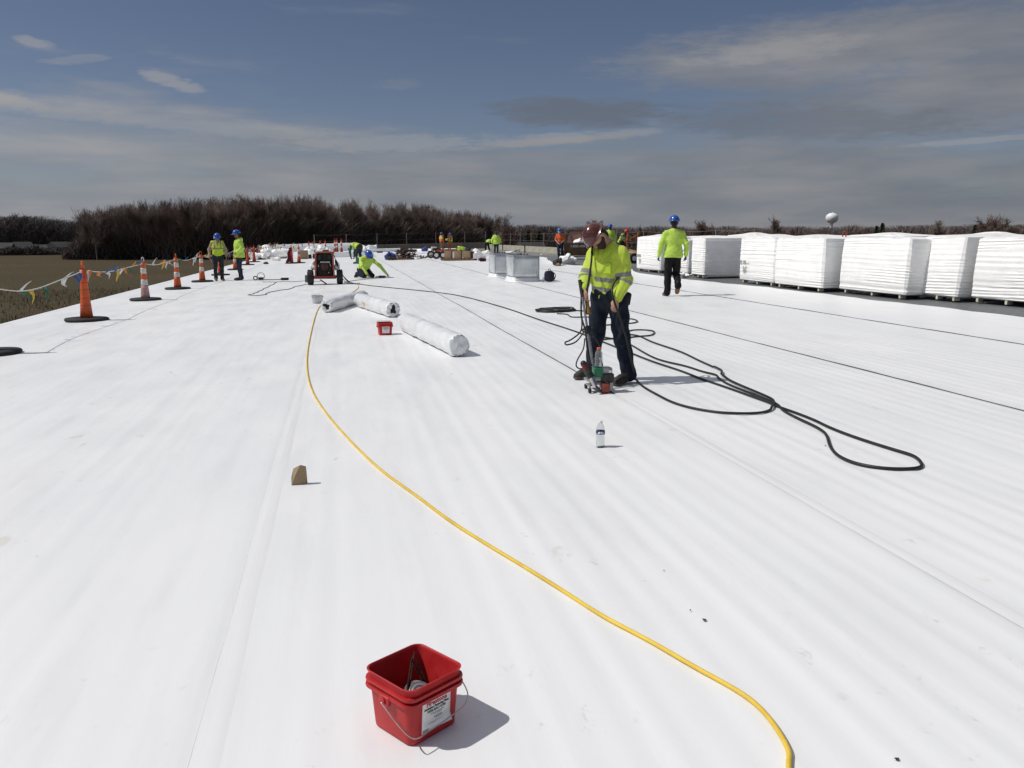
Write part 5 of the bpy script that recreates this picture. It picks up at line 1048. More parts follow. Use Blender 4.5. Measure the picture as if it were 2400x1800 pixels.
BODY = [(.29, -.09, .035), (.255, -.19, .10), (.21, -.275, .26), (.165, -.275, .45), (.115, -.26, .62), (.075, -.27, .73), (.035, -.305, .82), (.008, -.300, .91), (.003, -.262, .98), (.022, -.225, 1.03), (.055, -.205, 1.075), (.095, -.15, 1.11), (.16, .02, 1.16), (.13, .13, 1.24), (.0, .15, 1.35), (-.10, .11, 1.435), (-.165, .03, 1.43), (-.185, -.07, 1.36), (-.195, -.125, 1.25), (-.215, -.17, 1.11), (-.235, -.20, .99), (-.247, -.22, .88)]
L2 = L2[:-1]+spline([L2[-1]]+[wl(p) for p in BODY], 7)
tag(MB().tube(L2, .0110, 10).build('power_cable', CABLE, smooth=True), 'black cable looped on the roof and slung over the bearded man\'s shoulders', 'cable')
# flat coil lying behind the welder
cp = []
for k in range(0, 5*20+8):
    a = 2*math.pi*k/20; q = 1+0.05*math.sin(k*0.37); cp.append(R(4.17+0.37*q*math.cos(a)+0.03*math.sin(k*.21), 16.05+0.33*q*math.sin(a), 0.016+0.007*(k//20)+0.008*math.sin(k*0.7)))
cp += spline([cp[-1], R(4.65, 15.75, .018), R(4.64, 15.44, .018), R(4.9, 15.1, .018)], 6)
tag(MB().tube(cp, .0125, 8).build('cable_coil', CABLE, smooth=True), 'flat coil of black cable lying behind the welder', 'cable')
T1 = [(-2.78, 31.15), (-2.29, 30.85), (-2.27, 29.31), (-2.33, 27.54), (-2.39, 25.90), (-2.43, 24.91), (-2.52, 24.14), (-2.32, 23.78), (-2.08, 24.11), (-2.07, 24.91), (-1.82, 25.82), (-1.54, 26.44), (-1.45, 27.51), (-1.09, 28.91)]
tag(MB().tube(lay(T1, .009, n=8, wob=0.02), .009, 6).build('extension_cord', GREYC, smooth=True), 'thin grey cord looped on the roof left of the generator', 'cord')
T2 = [(-2.29, 30.9), (-2.01, 30.98), (-1.61, 30.74), (-1.17, 31.06), (-0.7, 30.2)]
tag(MB().tube(lay(T2, .009, n=8, wob=0.01), .009, 6).build('extension_cord', GREYC, smooth=True), 'short grey cord running behind the generator wheel', 'cord')
T3 = [(0.45, 27.9), (0.3, 28.6), (0.1, 29.2), (0.45, 30.2), (1.2, 31.35), (1.62, 31.42)]
tag(MB().tube(lay(T3, .009, n=8, wob=0.01), .009, 6).build('extension_cord', GREYC, smooth=True), 'thin cord running from the generator to the kneeling man', 'cord')

# ------------------------------------------------------------------ wrapped membrane rolls
def roll(label, a, b, r, seed, open_end=True, mark=False, m=FILMG, sq=0.0, name='membrane_roll', end_a=True):
    a = Vector(a); b = Vector(b); d = b-a; L_ = d.length; e = empty(name, (a.x, a.y, a.z), math.atan2(d.y, d.x), label, 'roll')
    tiltp = -math.asin(max(-1, min(1, (b.z-a.z)/L_))); e.rotation_euler = (0, tiltp, math.atan2(d.y, d.x))
    rg = np.random.default_rng(seed); n, mrow = 44, 90; us = np.concatenate([np.linspace(0, 0.06, 14), np.linspace(0.07, 0.93, mrow-28), np.linspace(0.94, 1, 14)]); th = np.linspace(0, 2*np.pi, n+1)[:-1]
    U, T = np.meshgrid(us, th, indexing='ij'); edge = np.minimum(U, 1-U)*L_
    rid = (1-np.abs(np.sin(T*2+U*L_*3.1+1.5*np.sin(U*7+seed))))**3*0.007+(1-np.abs(np.sin(-T*1.0+U*L_*4.3+seed)))**4*0.006
    wr = rid+0.0035*np.sin(T*3+U*L_*5+2*np.sin(U*9+seed))+0.003*np.sin(U*L_*17+3*np.sin(T*2+seed))*np.maximum(0, np.sin(T+0.6+seed))
    wr = wr+0.010*np.exp(-edge/0.10)*np.sin(T*9+4*np.sin(T*2+seed)+6*U)
    rr = r*(1+0*U)+wr-0.022*np.exp(-edge/0.03)
    X = U*L_; Y = rr*np.cos(T); Z = rr*np.sin(T)*(1-sq)+r
    V = np.stack([X, Y, np.maximum(Z, 0.002)], -1).reshape(-1, 3); q, w = np.meshgrid(np.arange(len(us)-1), np.arange(n), indexing='ij')
    F = np.stack([q*n+w, q*n+(w+1) % n, (q+1)*n+(w+1) % n, (q+1)*n+w], -1).reshape(-1, 4)
    link(bpy.data.objects.new('plastic_wrap', npmesh('plastic_wrap', V, F[:, ::-1], m, True)), e)
    # gathered film on the ends, torn open round the hollow core
    for end, xx in ((0, 0.0), (1, L_)):
        if end == 0 and not end_a: continue
        rows = []; sgn = -1 if end == 0 else 1
        hole = 0.42 if open_end else 0.0
        for k in range(7):
            t = k/6; row = []
            for i in range(n):
                a_ = th[i]; base = (r-0.022+0.010*math.sin(a_*9+4*math.sin(a_*2+seed)+6*end)); hr = r*hole*(1+0.28*math.sin(a_*2+seed)+0.22*math.sin(a_*3+2*seed)+0.12*math.sin(5*a_)) if open_end else 0.004
                q_ = base*(1-t)+hr*t; dep = sgn*(0.014*math.sin(t*math.pi)*(1+0.8*math.sin(a_*(7 if open_end else 2)+seed))-0.012*t)
                row.append((xx+dep, q_*math.cos(a_), max(0.004, q_*math.sin(a_)*(1-sq)+r)))
            rows.append(row)
        vs = [p for r_ in rows for p in r_]; fs = [(k*n+i, k*n+(i+1) % n, (k+1)*n+(i+1) % n, (k+1)*n+i) for k in range(6) for i in range(n)]
        if end == 0: fs = [f[::-1] for f in fs]
        ef = MB().add(vs, fs).build('end_film', m, e, smooth=True)
        if open_end:
            MB().lathe([(r*0.74, 0), (r*0.60, -0.0), (r*0.60, -0.5)], 24, (xx-sgn*0.012, 0, r), Matrix.Rotation(sgn*math.pi/2, 3, 'Y')).build('hollow_core', mat('dark_core', (0.02, 0.018, 0.016), 0.9, 0.2), e)
    if mark:
        mk = [];
        for k in range(13):
            a_ = 2*math.pi*k/12; mk.append((1.05+0.085*math.cos(a_), 0.085*math.sin(a_)))
        S = []
        for xx, tt in mk: th_ = math.radians(-160 if False else 198)+tt/r*0.9; S.append((xx, (r+0.006)*math.cos(th_), (r+0.006)*math.sin(th_)+r))
        MB().add(S[:12], [tuple(range(12))]).build('yellow_sticker', mat('amber_sticker', (0.75, 0.42, 0.02), 0.5, 0.05), e)
    return e
roll('wrapped roll with torn dark open end lying behind the other two', R(0.52, 20.5), R(-0.31, 17.65), 0.135, 3)
roll('wrapped roll with an amber sticker, in the middle of the three', R(0.40, 18.95), R(0.97, 16.05), 0.150, 5, mark=True)
r3 = roll('long smooth wrapped roll with tied end nearest the camera', R(1.02, 13.75), R(1.45, 10.45), 0.148, 9, open_end=False, m=FILMG)
MB().tube([(3.328, -0.02, 0.27), (3.336, 0.01, 0.15), (3.335, 0.05, 0.05)], 0.006, 6).build('tape_strip', mat('pale_tape', (0.7, 0.7, 0.68), 0.4, 0.05), r3)
for q in range(3): MB().box((3.332, 0.06+0.012*q, 0.10+0.012*q), (0.003, 0.05, 0.006)).build('printed_line', INKG, r3)

# folded piece of cardboard
cw = empty('cardboard_wedge', R(-0.31, 5.24), math.radians(-8), 'small folded wedge of brown cardboard standing on the membrane', 'cardboard')
MB().add([(-.043, 0, 0), (.045, .012, 0), (.048, .012, .120), (.016, .004, .131), (-.018, -.001, .062), (-.034, .035, .100), (-.046, .022, .045), (-.045, .012, 0)], [(0, 1, 2, 3, 4), (0, 4, 3, 5, 6, 7)]).build('cardboard_sheet', CARD, cw).modifiers.new('thick', 'SOLIDIFY').thickness = 0.004
MB().add([(.045, .012, 0), (.050, .045, 0), (.046, .040, .112), (.048, .012, .120)], [(0, 1, 2, 3)]).build('cardboard_flap', CARD, cw).modifiers.new('thick', 'SOLIDIFY').thickness = 0.004
# dark scraps dropped on the membrane
for k, (x, y, s, lab) in enumerate([(1.38, 2.89, .011, 'dark torn scrap on the membrane left of the yellow hose end'), (1.55, 1.93, .009, 'dark scrap at the bottom edge right of the yellow hose'), (1.41, 3.39, .004, 'tiny dark speck above the torn scrap'), (-2.02, 10.35, .016, 'thin dark shaving on the left part of the roof'), (3.36, 5.20, .009, 'dark speck inside the cable loop'), (1.36, 2.98, .004, 'crumb beside the torn scrap')]):
    r_ = random.Random(k); n = 9; vs = [(s*(0.6+0.6*r_.random())*math.cos(6.283*i/n), s*(0.5+0.5*r_.random())*math.sin(6.283*i/n), 0.002+0.006*r_.random()) for i in range(n)]+[(0, 0, 0.006)]
    o = MB().add(vs, [(i, (i+1) % n, n) for i in range(n)]).build('membrane_scrap', mat('dark_scrap', (0.06, 0.058, 0.05), 0.8, 0.3, 60), loc=R(x, y, 0.006)); tag(o, lab, 'scrap')
# ------------------------------------------------------------------ traffic cones and pennant line
def cone_parts(kind):
    """tall channelizer cone: tyre-ring base, tapering stem, handle loop"""
    P = []
    base = MB().lathe([(.10, .0), (.37, .0), (.395, .014), (.395, .040), (.375, .058), (.30, .066), (.13, .062), (.10, .05)], 28, closed=True); P.append(('rubber_base', base.mesh('rubber_base', BLKR, True)))
    def body(z0, z1, m, nm='stem', pr=0.0):
        def r(z): return 0.118-(0.118-0.074)*min(1, (z-.06)/0.5) if z < .56 else 0.074-(z-.56)*0.030
        zs = np.linspace(z0, z1, 5); mb = MB().lathe([(r(z)+pr, z) for z in zs], 24); return (nm, mb.mesh(nm, m, True))
    if kind == 'plain':
        P.append(body(.055, .98, ORNG))
        for k, z in enumerate((.30, .44, .60, .74, .84)): P.append(('joint_ring', MB().lathe([(0.118-(0.044)*min(1, (z-.06)/.5)+.003 if z < .56 else .077-(z-.56)*.030, z+q) for q in (-.008, -.006, .006, .008)], 24).mesh('joint_ring', ORNGD, True)))
        P.append(('handle', MB().cyl((0, 0, .98), (0, 0, 1.12), .030, .028, 12).ball((0, 0, 1.12), .032).mesh('handle', ORNG, True)))
    else:
        cols = {'pink': (PINKS, WHTB, ORNG, WHTB, ORNG), 'std': (ORNG, WHTB, ORNG, WHTB, ORNG), 'red': (ORNGD, WHTB, ORNGD, WHTB, ORNGD), 'solid': (ORNGD,)*5}[kind]
        cuts = [.055, .40, .55, .70, .85, 1.0]
        for k in range(5): P.append(body(cuts[k], cuts[k+1], cols[k], 'stem' if k % 2 == 0 else 'sleeve', 0.003 if k % 2 else 0))
        hs = spline([(-.030, 0, .99), (-.034, 0, 1.06), (-.02, 0, 1.115), (.02, 0, 1.115), (.034, 0, 1.06), (.030, 0, .99)], 4); P.append(('handle', MB().tube(hs, .012, 8).mesh('handle', cols[4] if kind != 'pink' else WHTB, True)))
    return P
CONES = {k: cone_parts(k) for k in ('plain', 'pink', 'std', 'red', 'solid')}
CONETOP = []
def cone(x, y, kind, label, s=1.0, top=True):
    e = empty('traffic_cone', R(x, y), rng.uniform(0, 6.28), label, 'traffic cone', 'cones along the roof edge'); e.scale = (s, s, s); e.rotation_euler[1] = rng.uniform(-.015, .015)
    for nm, me in CONES[kind]: link(bpy.data.objects.new(nm, me), e)
    if top: CONETOP.append(R(x, y, 0.97*s))
    return e
cone(-4.93, 12.98, 'plain', 'cone at the left edge with only its black base in the picture')
cone(-5.01, 17.94, 'plain', 'plain orange cone nearest the camera on the roof edge', 1.03)
cone(-5.09, 23.54, 'pink', 'white banded cone with a faded pink foot, second from the camera')
cone(-5.15, 28.42, 'std', 'orange and white cone third from the camera')
cone(-5.06, 32.82, 'std', 'orange and white cone just left of the man in the zip vest')
cone(-5.15, 38.4, 'solid', 'cone seen between the legs of the man in the zip vest')
cone(-5.25, 44.6, 'std', 'cone half hidden behind the man in the hooded jacket')
cone(-5.45, 52.5, 'solid', 'red-orange cone just right of the man in the hooded jacket')
cone(-5.65, 58.6, 'solid', 'red-orange cone left of the heap of white plastic')
cone(-5.85, 65.0, 'std', 'banded cone against the left end of the white plastic heap')
cone(-6.05, 76.0, 'solid', 'cone behind the white plastic heap')
cone(-6.1, 84.0, 'std', 'farthest cone on the left roof edge')
NT = len(CONETOP)
cone(-2.92, 53.1, 'solid', 'cone with a dark red flag draped over it', top=False); cone(-2.50, 53.6, 'std', 'banded cone beside the cone with the dark red flag', top=False)
cone(-2.60, 74.5, 'red', 'left of two banded cones above the cardboard box', 1.1, False); cone(-2.25, 76.2, 'red', 'right of two banded cones above the cardboard box', 1.1, False)
cone(-1.85, 84.5, 'solid', 'plain cone before the white parapet, left of the banded one', 1.15, False); cone(-1.40, 86.0, 'red', 'banded cone before the white parapet, left of the generator top', 1.15, False)
cone(-0.45, 84.0, 'red', 'leftmost cone of the close trio above the generator', 1.25, False); cone(-0.25, 86.0, 'red', 'middle cone of the close trio above the generator', 1.25, False); cone(0.17, 84.6, 'red', 'rightmost cone of the close trio above the generator', 1.25, False)
# dark red flag on its cone
fl = []
for a in range(9):
    t = a/8; fl.append([Vector((-.02-.30*t*(0.4+0.6*b/6)+0.04*math.sin(b*1.7+a), 0.03*math.sin(a*1.1+b), 1.0-.86*b/6-.10*t+0.02*math.sin(a*2.0))) for b in range(7)])
fo = quadstrip('red_flag', fl, mat('dark_red_flag', (0.15, 0.008, 0.018), 0.8, 0.2, 6), None, 0.006); fo.location = R(-2.92, 53.0); tag(fo, 'dark red flag hanging from a cone left of the cardboard box', 'flag')
# pennant ropes
PCOL = [mat('pennant_'+n, c, 0.6, 0.08, 6) for n, c in (('white', (.66, .66, .64)), ('orange', (.62, .24, .07)), ('yellow', (.64, .46, .07)), ('green', (.05, .17, .10)), ('blue', (.04, .10, .30)), ('red', (.45, .06, .07)))]
ROPE = mat('white_rope', (0.66, 0.65, 0.60), 0.7, 0.1, 20)
def pennant_line(a, b, label, sag, seed, step=0.42, sc=1.0):
    sc = sc*0.85; r = random.Random(seed); a, b = Vector(a), Vector(b); n = 24; pts = [a.lerp(b, k/n)-Vector((0, 0, sag*4*(k/n)*(1-k/n)*(1+0.25*math.sin(k/n*6)))) for k in range(n+1)]
    e = empty('pennant_line', a, 0, label, 'bunting'); o = MB().tube([p-a for p in pts], 0.010*sc, 6).build('rope', ROPE, e, smooth=True)
    L_ = (b-a).length; m = int(L_/step)
    for k in range(m):
        if r.random() < .22: continue
        t = (k+0.5+r.uniform(-.45, .45))/m; p = a.lerp(b, t)-Vector((0, 0, sag*4*t*(1-t)*(1+0.25*math.sin(t*6))))-a
        d = (b-a).normalized(); w = r.uniform(.07, .14)*sc; h = r.uniform(.15, .29)*sc; ang = r.choice([r.uniform(-.3, .6), r.uniform(-.2, .9), r.uniform(1.9, 2.7)]); wind = Vector((0.75, -0.35, 0.0))
        wv = (d*r.uniform(.2, .6)+Vector((r.uniform(.5, 1), r.uniform(-.2, .2), r.uniform(-.3, .3)))).normalized(); dn = (Vector((0, 0, -1))*math.cos(ang)+wind*math.sin(ang)).normalized(); rows = []
        for q in range(5):
            s_ = q/4; c_ = p+dn*h*s_+Vector((0.03*math.sin(s_*4+k), 0.03*math.cos(s_*3+k), 0.02*math.sin(s_*5+k))); ww = w*(1-s_)*0.5+0.004; rows.append([c_-wv*ww, c_+Vector((0.012*math.sin(k+q), 0, 0)), c_+wv*ww])
        quadstrip('pennant', rows, PCOL[r.choice([0, 0, 1, 1, 2, 2, 3, 4, 4, 5])], e, 0.002)
names = ['white rope with coloured pennants running off the left edge', 'pennant rope between the plain orange cone and the pink-footed cone', 'pennant rope between the second and third cones', 'pennant rope between the third cone and the fourth', 'pennant rope behind the man in the zip vest', 'pennant rope behind the two talking men', 'pennant rope right of the man in the hooded jacket', 'pennant rope before the left end of the plastic heap', 'pennant rope over the plastic heap', 'faded pennant rope behind the plastic heap', 'farthest pennant rope on the left edge']
for k in range(NT-1):
    pennant_line(CONETOP[k], CONETOP[k+1], names[min(k, len(names)-1)], (0.16 if k == 0 else 0.08), 40+k, 0.36 if k < 4 else 0.42, 1.0 if k < 4 else 1.15)
pennant_line(CONETOP[-1], R(-2.5, 84.0, 1.05), 'pennant rope crossing the far end of the roof', 0.1, 77, 0.4, 1.3)
pennant_line(R(-5.7, 62.0, 1.05), R(-2.6, 54.0, 1.1), 'pennant rope leading to the cone with the dark red flag', 0.08, 78, 0.35, 1.2)

# ------------------------------------------------------------------ generator
def tyre(mb, c, r, w, ax='X', rim=0.5):
    M = Matrix.Rotation(math.pi/2, 3, 'Y') if ax == 'X' else Matrix.Rotation(math.pi/2, 3, 'X')
    h = w/2; return mb.lathe([(r*rim, -h*.8), (r*.80, -h), (r*.94, -h*.86), (r, -h*.55), (r*1.0, h*.55), (r*.94, h*.86), (r*.80, h), (r*rim, h*.8)], 28, c, M, closed=True)
g = empty('generator', R(-0.50, 28.55), math.radians(-2), 'red wheeled generator with two fat black tyres in the middle of the roof', 'generator')
for q in (-1, 1):
    w = tyre(MB(), (q*.475, -.12, .245), .245, .195).build('wheel', BLKR, g, auto=50); MB().cyl((q*.42, -.12, .245), (q*.53, -.12, .245), .12, n=16).build('rim', DKMET, w, auto=40)
    for k in range(18):
        a = 2*math.pi*k/18; MB().box((q*.475, -.12+.243*math.cos(a), .245+.243*math.sin(a)), (.17, .02, .014), (a-math.pi/2, 0, 0)).build('tread_lug', BLKR, w)
MB().rbox((0, -.02, .245), (.72, .62, .10), .02).build('base_frame', RUSTR, g, auto=40)
fr = MB()
for y in (-.30,): fr.tube(spline([(-.30, y, .28), (-.285, y, .60), (-.272, y, .98), (-.24, y, 1.045), (-.16, y, 1.065), (.16, y, 1.065), (.24, y, 1.045), (.272, y, .98), (.285, y, .60), (.30, y, .28)], 5), .030, 10)
fr.build('front_frame', RUSTO, g, smooth=True)
MB().rbox((0, .02, 1.055), (.60, .62, .045), .02).build('top_cover', RUSTR, g, auto=40)
for q in (-1, 1): MB().add([(q*.30, -.29, .29), (q*.30, .32, .29), (q*.275, .32, 1.04), (q*.275, -.29, 1.04)], [(0, 1, 2, 3)]).build('side_panel', RUSTR, g).modifiers.new('t', 'SOLIDIFY').thickness = .02
MB().rbox((0, .05, .66), (.55, .50, .74), .01).build('engine_shroud', mat('dark_shroud', (0.012, 0.011, 0.011), 0.7, 0.3, 8), g, auto=40)
MB().rbox((0, -.235, .50), (.47, .06, .46), .02).build('engine_block', DKMET, g, auto=40)
for k in range(9): MB().rbox((-.20+.05*k, -.275, .50), (.012, .04, .40), .004).build('cooling_fin', DKMET, g)
MB().lathe([(.01, 0), (.10, 0), (.12, .02), (.12, .05), (.08, .06)], 24, (0, -.262, .60), Matrix.Rotation(math.pi/2, 3, 'X')).build('recoil_starter', RUST, g, auto=40)
for q in (-1, 1): MB().rbox((q*.16, -.245, .90), (.12, .04, .17), .012).build('outlet_panel', BLKP, g, auto=40)
MB().rbox((.02, -.25, .74), (.32, .05, .05), .015).build('exhaust_guard', CHROME if False else STEELG, g, auto=40)
for (a_, b_) in (((-.20, -.31, .66), (-.19, -.31, .58)), ((.17, -.31, .70), (.205, -.31, .60))): MB().tube([a_, b_], .008, 6).build('fuel_line', STEELG, g)
MB().cyl((.13, -.30, .40), (.13, -.32, .40), .015, n=10).build('drain_plug', CHROME, g, auto=40)
MB().rbox((.04, .0, 1.10), (.20, .16, .06), .02).build('fuel_cap_cover', NAVY, g, auto=40)
MB().tube([(.30, .0, 1.0), (.305, 0, 1.16)], .012, 8).tube([(-.30, .0, 1.0), (-.33, .02, 1.13)], .012, 8).build('lifting_lug', RUSTR, g)
MB().cyl((-.16, -.34, .17), (.05, -.36, .03), .022, n=8).box((.10, -.36, .02), (.30, .05, .03)).build('tow_bar', RUST, g)
for q in (-1, 1):
    s_ = SDF(); s_.cap((q*.37, -.02, .56), (q*.40, .02, .66), .085, .075, .06); s_.cap((q*.44, .0, .58), (q*.36, .04, .74), .055, .04, .05)
    s_.build('plastic_bag', .018, FILM, g, lambda X, Y, Z: .012*np.sin(30*X+25*Z)*np.sin(28*Y+20*Z))
MB().rbox((-.60, -.02, .19), (.12, .22, .24), .015).build('battery_box', mat('grey_box_plastic', (0.16, 0.18, 0.18), 0.6, 0.1, 8), g, auto=40)
MB().tube(spline([(.30, -.1, .98), (.36, -.14, .80), (.42, -.18, .62), (.50, -.22, .46), (.60, -.25, .28), (.78, -.30, .10), (1.0, -.42, .02)], 8), .013, 8).build('outlet_lead', CABLE, g, smooth=True)
MB().tube(spline([(.36, -.14, .80), (.405, -.17, .66), (.43, -.185, .60)], 5), .035, 10).build('plug_connector', BLKP, g, smooth=True)
MB().tube(spline([(.32, -.1, .50), (.50, -.2, .30), (.66, -.26, .10), (.95, -.40, .015)], 8), .009, 8).build('outlet_lead', GREYC, g, smooth=True)

# ------------------------------------------------------------------ sheet metal curbs with white flashing
def curb(label, x0, y0, w, d, h, hs, seed, bits):
    e = empty('metal_curb', R(x0, y0), 0, label, 'roof curb'); t = 0.006; zs = math.atan(SLOPE)
    side = [((0, 0), (w, 0)), ((w, 0), (w, d)), ((w, d), (0, d)), ((0, d), (0, 0))]; rg = random.Random(seed)
    for k, (a, b) in enumerate(side):
        n = 9; A = Vector((*a, 0)); B = Vector((*b, 0)); nr = (B-A).cross(Vector((0, 0, 1))).normalized(); rows = []
        for r_ in range(7):
            z = hs+(h-hs)*r_/6; rows.append([A.lerp(B, i/(n-1))+Vector((0, 0, z))+nr*0.010*math.sin(i*.9+seed)*math.sin(r_*.8+k)*math.sin(math.pi*i/(n-1)) for i in range(n)])
        q = quadstrip('sheet_side', rows, STEELG, e, t)
        # folded corner and flange
        MB().box((A.x, A.y, (h+hs*0.2)/2), (.016, .016, h-hs*0.2)).build('corner_angle', STEELG, e)
    for k, (a, b) in enumerate(side):
        A = Vector((*a, 0)); B = Vector((*b, 0)); nr = (B-A).cross(Vector((0, 0, 1))).normalized(); m = (A+B)/2; ang = math.atan2(B.y-A.y, B.x-A.x)
        MB().box((m.x+nr.x*.012, m.y+nr.y*.012, h+.008), ((B-A).length+.05, .045, .014), (0, 0, ang)).build('top_flange', STEELG, e)
        rows = [[A.lerp(B, i/8)+nr*o_+Vector((0, 0, z)) for i in range(9)] for o_, z in ((.012, hs+.01), (.018, .07), (.06, .015), (.16, .006))]
        rows = [[p+(A-B).normalized()*(o_ if i == 0 else (-o_ if i == 8 else 0)) for i, p in enumerate(r_)] for r_, o_ in zip(rows, (.012, .018, .06, .16))]
        quadstrip('base_flashing', rows, MEMB, e, .002)
    MB().box((w/2, d/2, h-.06), (w-.02, d-.02, .01)).build('inner_cover', BLKP, e)
    r_ = bits
    return e
curb('nearer galvanised curb box with a water bottle on top', 5.42, 26.15, .84, 1.15, .84, .15, 1, 0)
curb('farther galvanised curb box, left of the nearer one', 5.40, 29.35, .84, 1.15, .84, .13, 4, 0)
MB  # small items on the curbs
def lump(name, label, cat, loc, size, m, seed, rotz=0.0):
    r = np.random.default_rng(seed); s = SDF(); sx, sy, sz = size
    for k in range(5): s.cap((r.uniform(-.3, .3)*sx, r.uniform(-.3, .3)*sy, sz*.3), (r.uniform(-.35, .35)*sx, r.uniform(-.35, .35)*sy, sz*r.uniform(.3, .7)), min(size)*.33, min(size)*.22, .05)
    h = max(size)/52; ph = r.uniform(0, 6, 3); f = 9.0/max(size)
    K = r.normal(0, 1, (9, 3)); K /= np.linalg.norm(K, axis=1)[:, None]; fr = np.array([.55, .7, .9, 1.1, 1.4, 1.8, 2.3, 2.9, 3.6])*f; pp = r.uniform(0, 6, 9)
    def crease(X, Y, Z):
        t = 0
        for q in range(9): t = t+(np.abs(np.sin(fr[q]*(K[q, 0]*X+K[q, 1]*Y+K[q, 2]*Z)+pp[q]+0.8*np.sin(fr[(q+3) % 9]*.6*(K[q, 1]*X+K[q, 2]*Y+K[q, 0]*Z))))-.55)*max(size)*.036/(1+.38*q)
        return t
    o = s.build(name, h, m, None, crease, True, lambda X, Y, Z: -Z)
    o.location = loc; o.rotation_euler = (0, 0, rotz); return tag(o, label, cat)
def scrap_row(x0, y0, z, n, label):
    e = empty('metal_clip_strip', R(x0, y0, z), 0, label, 'metal strip'); MB().box((.22, 0, .008), (.50, .05, .012)).build('strip', STEELG, e)
    for k in range(n): MB().cyl((.04+k*.1, -.01, .018), (.04+k*.1, .05, .03), .022, n=10).build('clip', BLKP, e, auto=40)
scrap_row(5.55, 26.25, .862, 4, 'strip of dark clips along the front edge of the nearer curb'); scrap_row(5.46, 29.45, .862, 4, 'strip of dark clips along the front edge of the farther curb')
bottle('water bottle standing on the nearer galvanised curb', R(5.64, 26.35, .858), 0.2, 1.12, wp, CAPW, 'water_bottle', PETG)
o = MB().add([(0, 0, 0), (.34, .02, .01), (.40, .26, .07), (.05, .25, .04)], [(0, 1, 2, 3)]).build('sheet_offcut', FILM, loc=R(5.85, 29.7, .87)); o.modifiers.new('t', 'SOLIDIFY').thickness = .006; tag(o, 'bent white offcut lying on the farther curb', 'offcut')
o = MB().add([(0, 0, 0), (.22, .0, .06), (.26, .10, .10), (.03, .12, .02)], [(0, 1, 2, 3)]).build('sheet_offcut', DKMET, loc=R(6.05, 29.6, .875)); o.modifiers.new('t', 'SOLIDIFY').thickness = .006; tag(o, 'dark bent offcut lying on the farther curb', 'offcut')
# backpack with bottle pocket
bp_ = empty('backpack', R(6.50, 25.75), 0.2, 'small dark navy backpack standing right of the metal curbs', 'backpack')
s_ = SDF(); s_.cap((-.05, 0, .12), (-.06, 0, .26), .11, .10, .05, (1, 0, 0), 1.1); s_.cap((.06, 0, .12), (.05, 0, .27), .11, .09, .05, (1, 0, 0), 1.1); s_.cap((0, -.08, .10), (0, -.08, .20), .07, .06, .03, (1, 0, 0), 1.6)
s_.build('bag', .014, NAVY, bp_, lambda X, Y, Z: .006*np.sin(40*X+20*Z)*np.sin(33*Z+12*Y), True, lambda X, Y, Z: .005-Z)
MB().tube(spline([(-.03, .0, .36), (-.03, 0, .41), (.03, 0, .41), (.03, 0, .36)], 4), .009, 6).build('handle', NAVY, bp_, smooth=True); MB().tube(spline([(.13, -.06, .30), (.18, -.08, .2), (.15, -.06, .08)], 5), .012, 6).build('strap', NAVY, bp_, smooth=True)
bottle('cloudy bottle leaning on the navy backpack', R(6.285, 25.68), 0.2, 0.95, wp, CAPW, 'water_bottle', PETG)

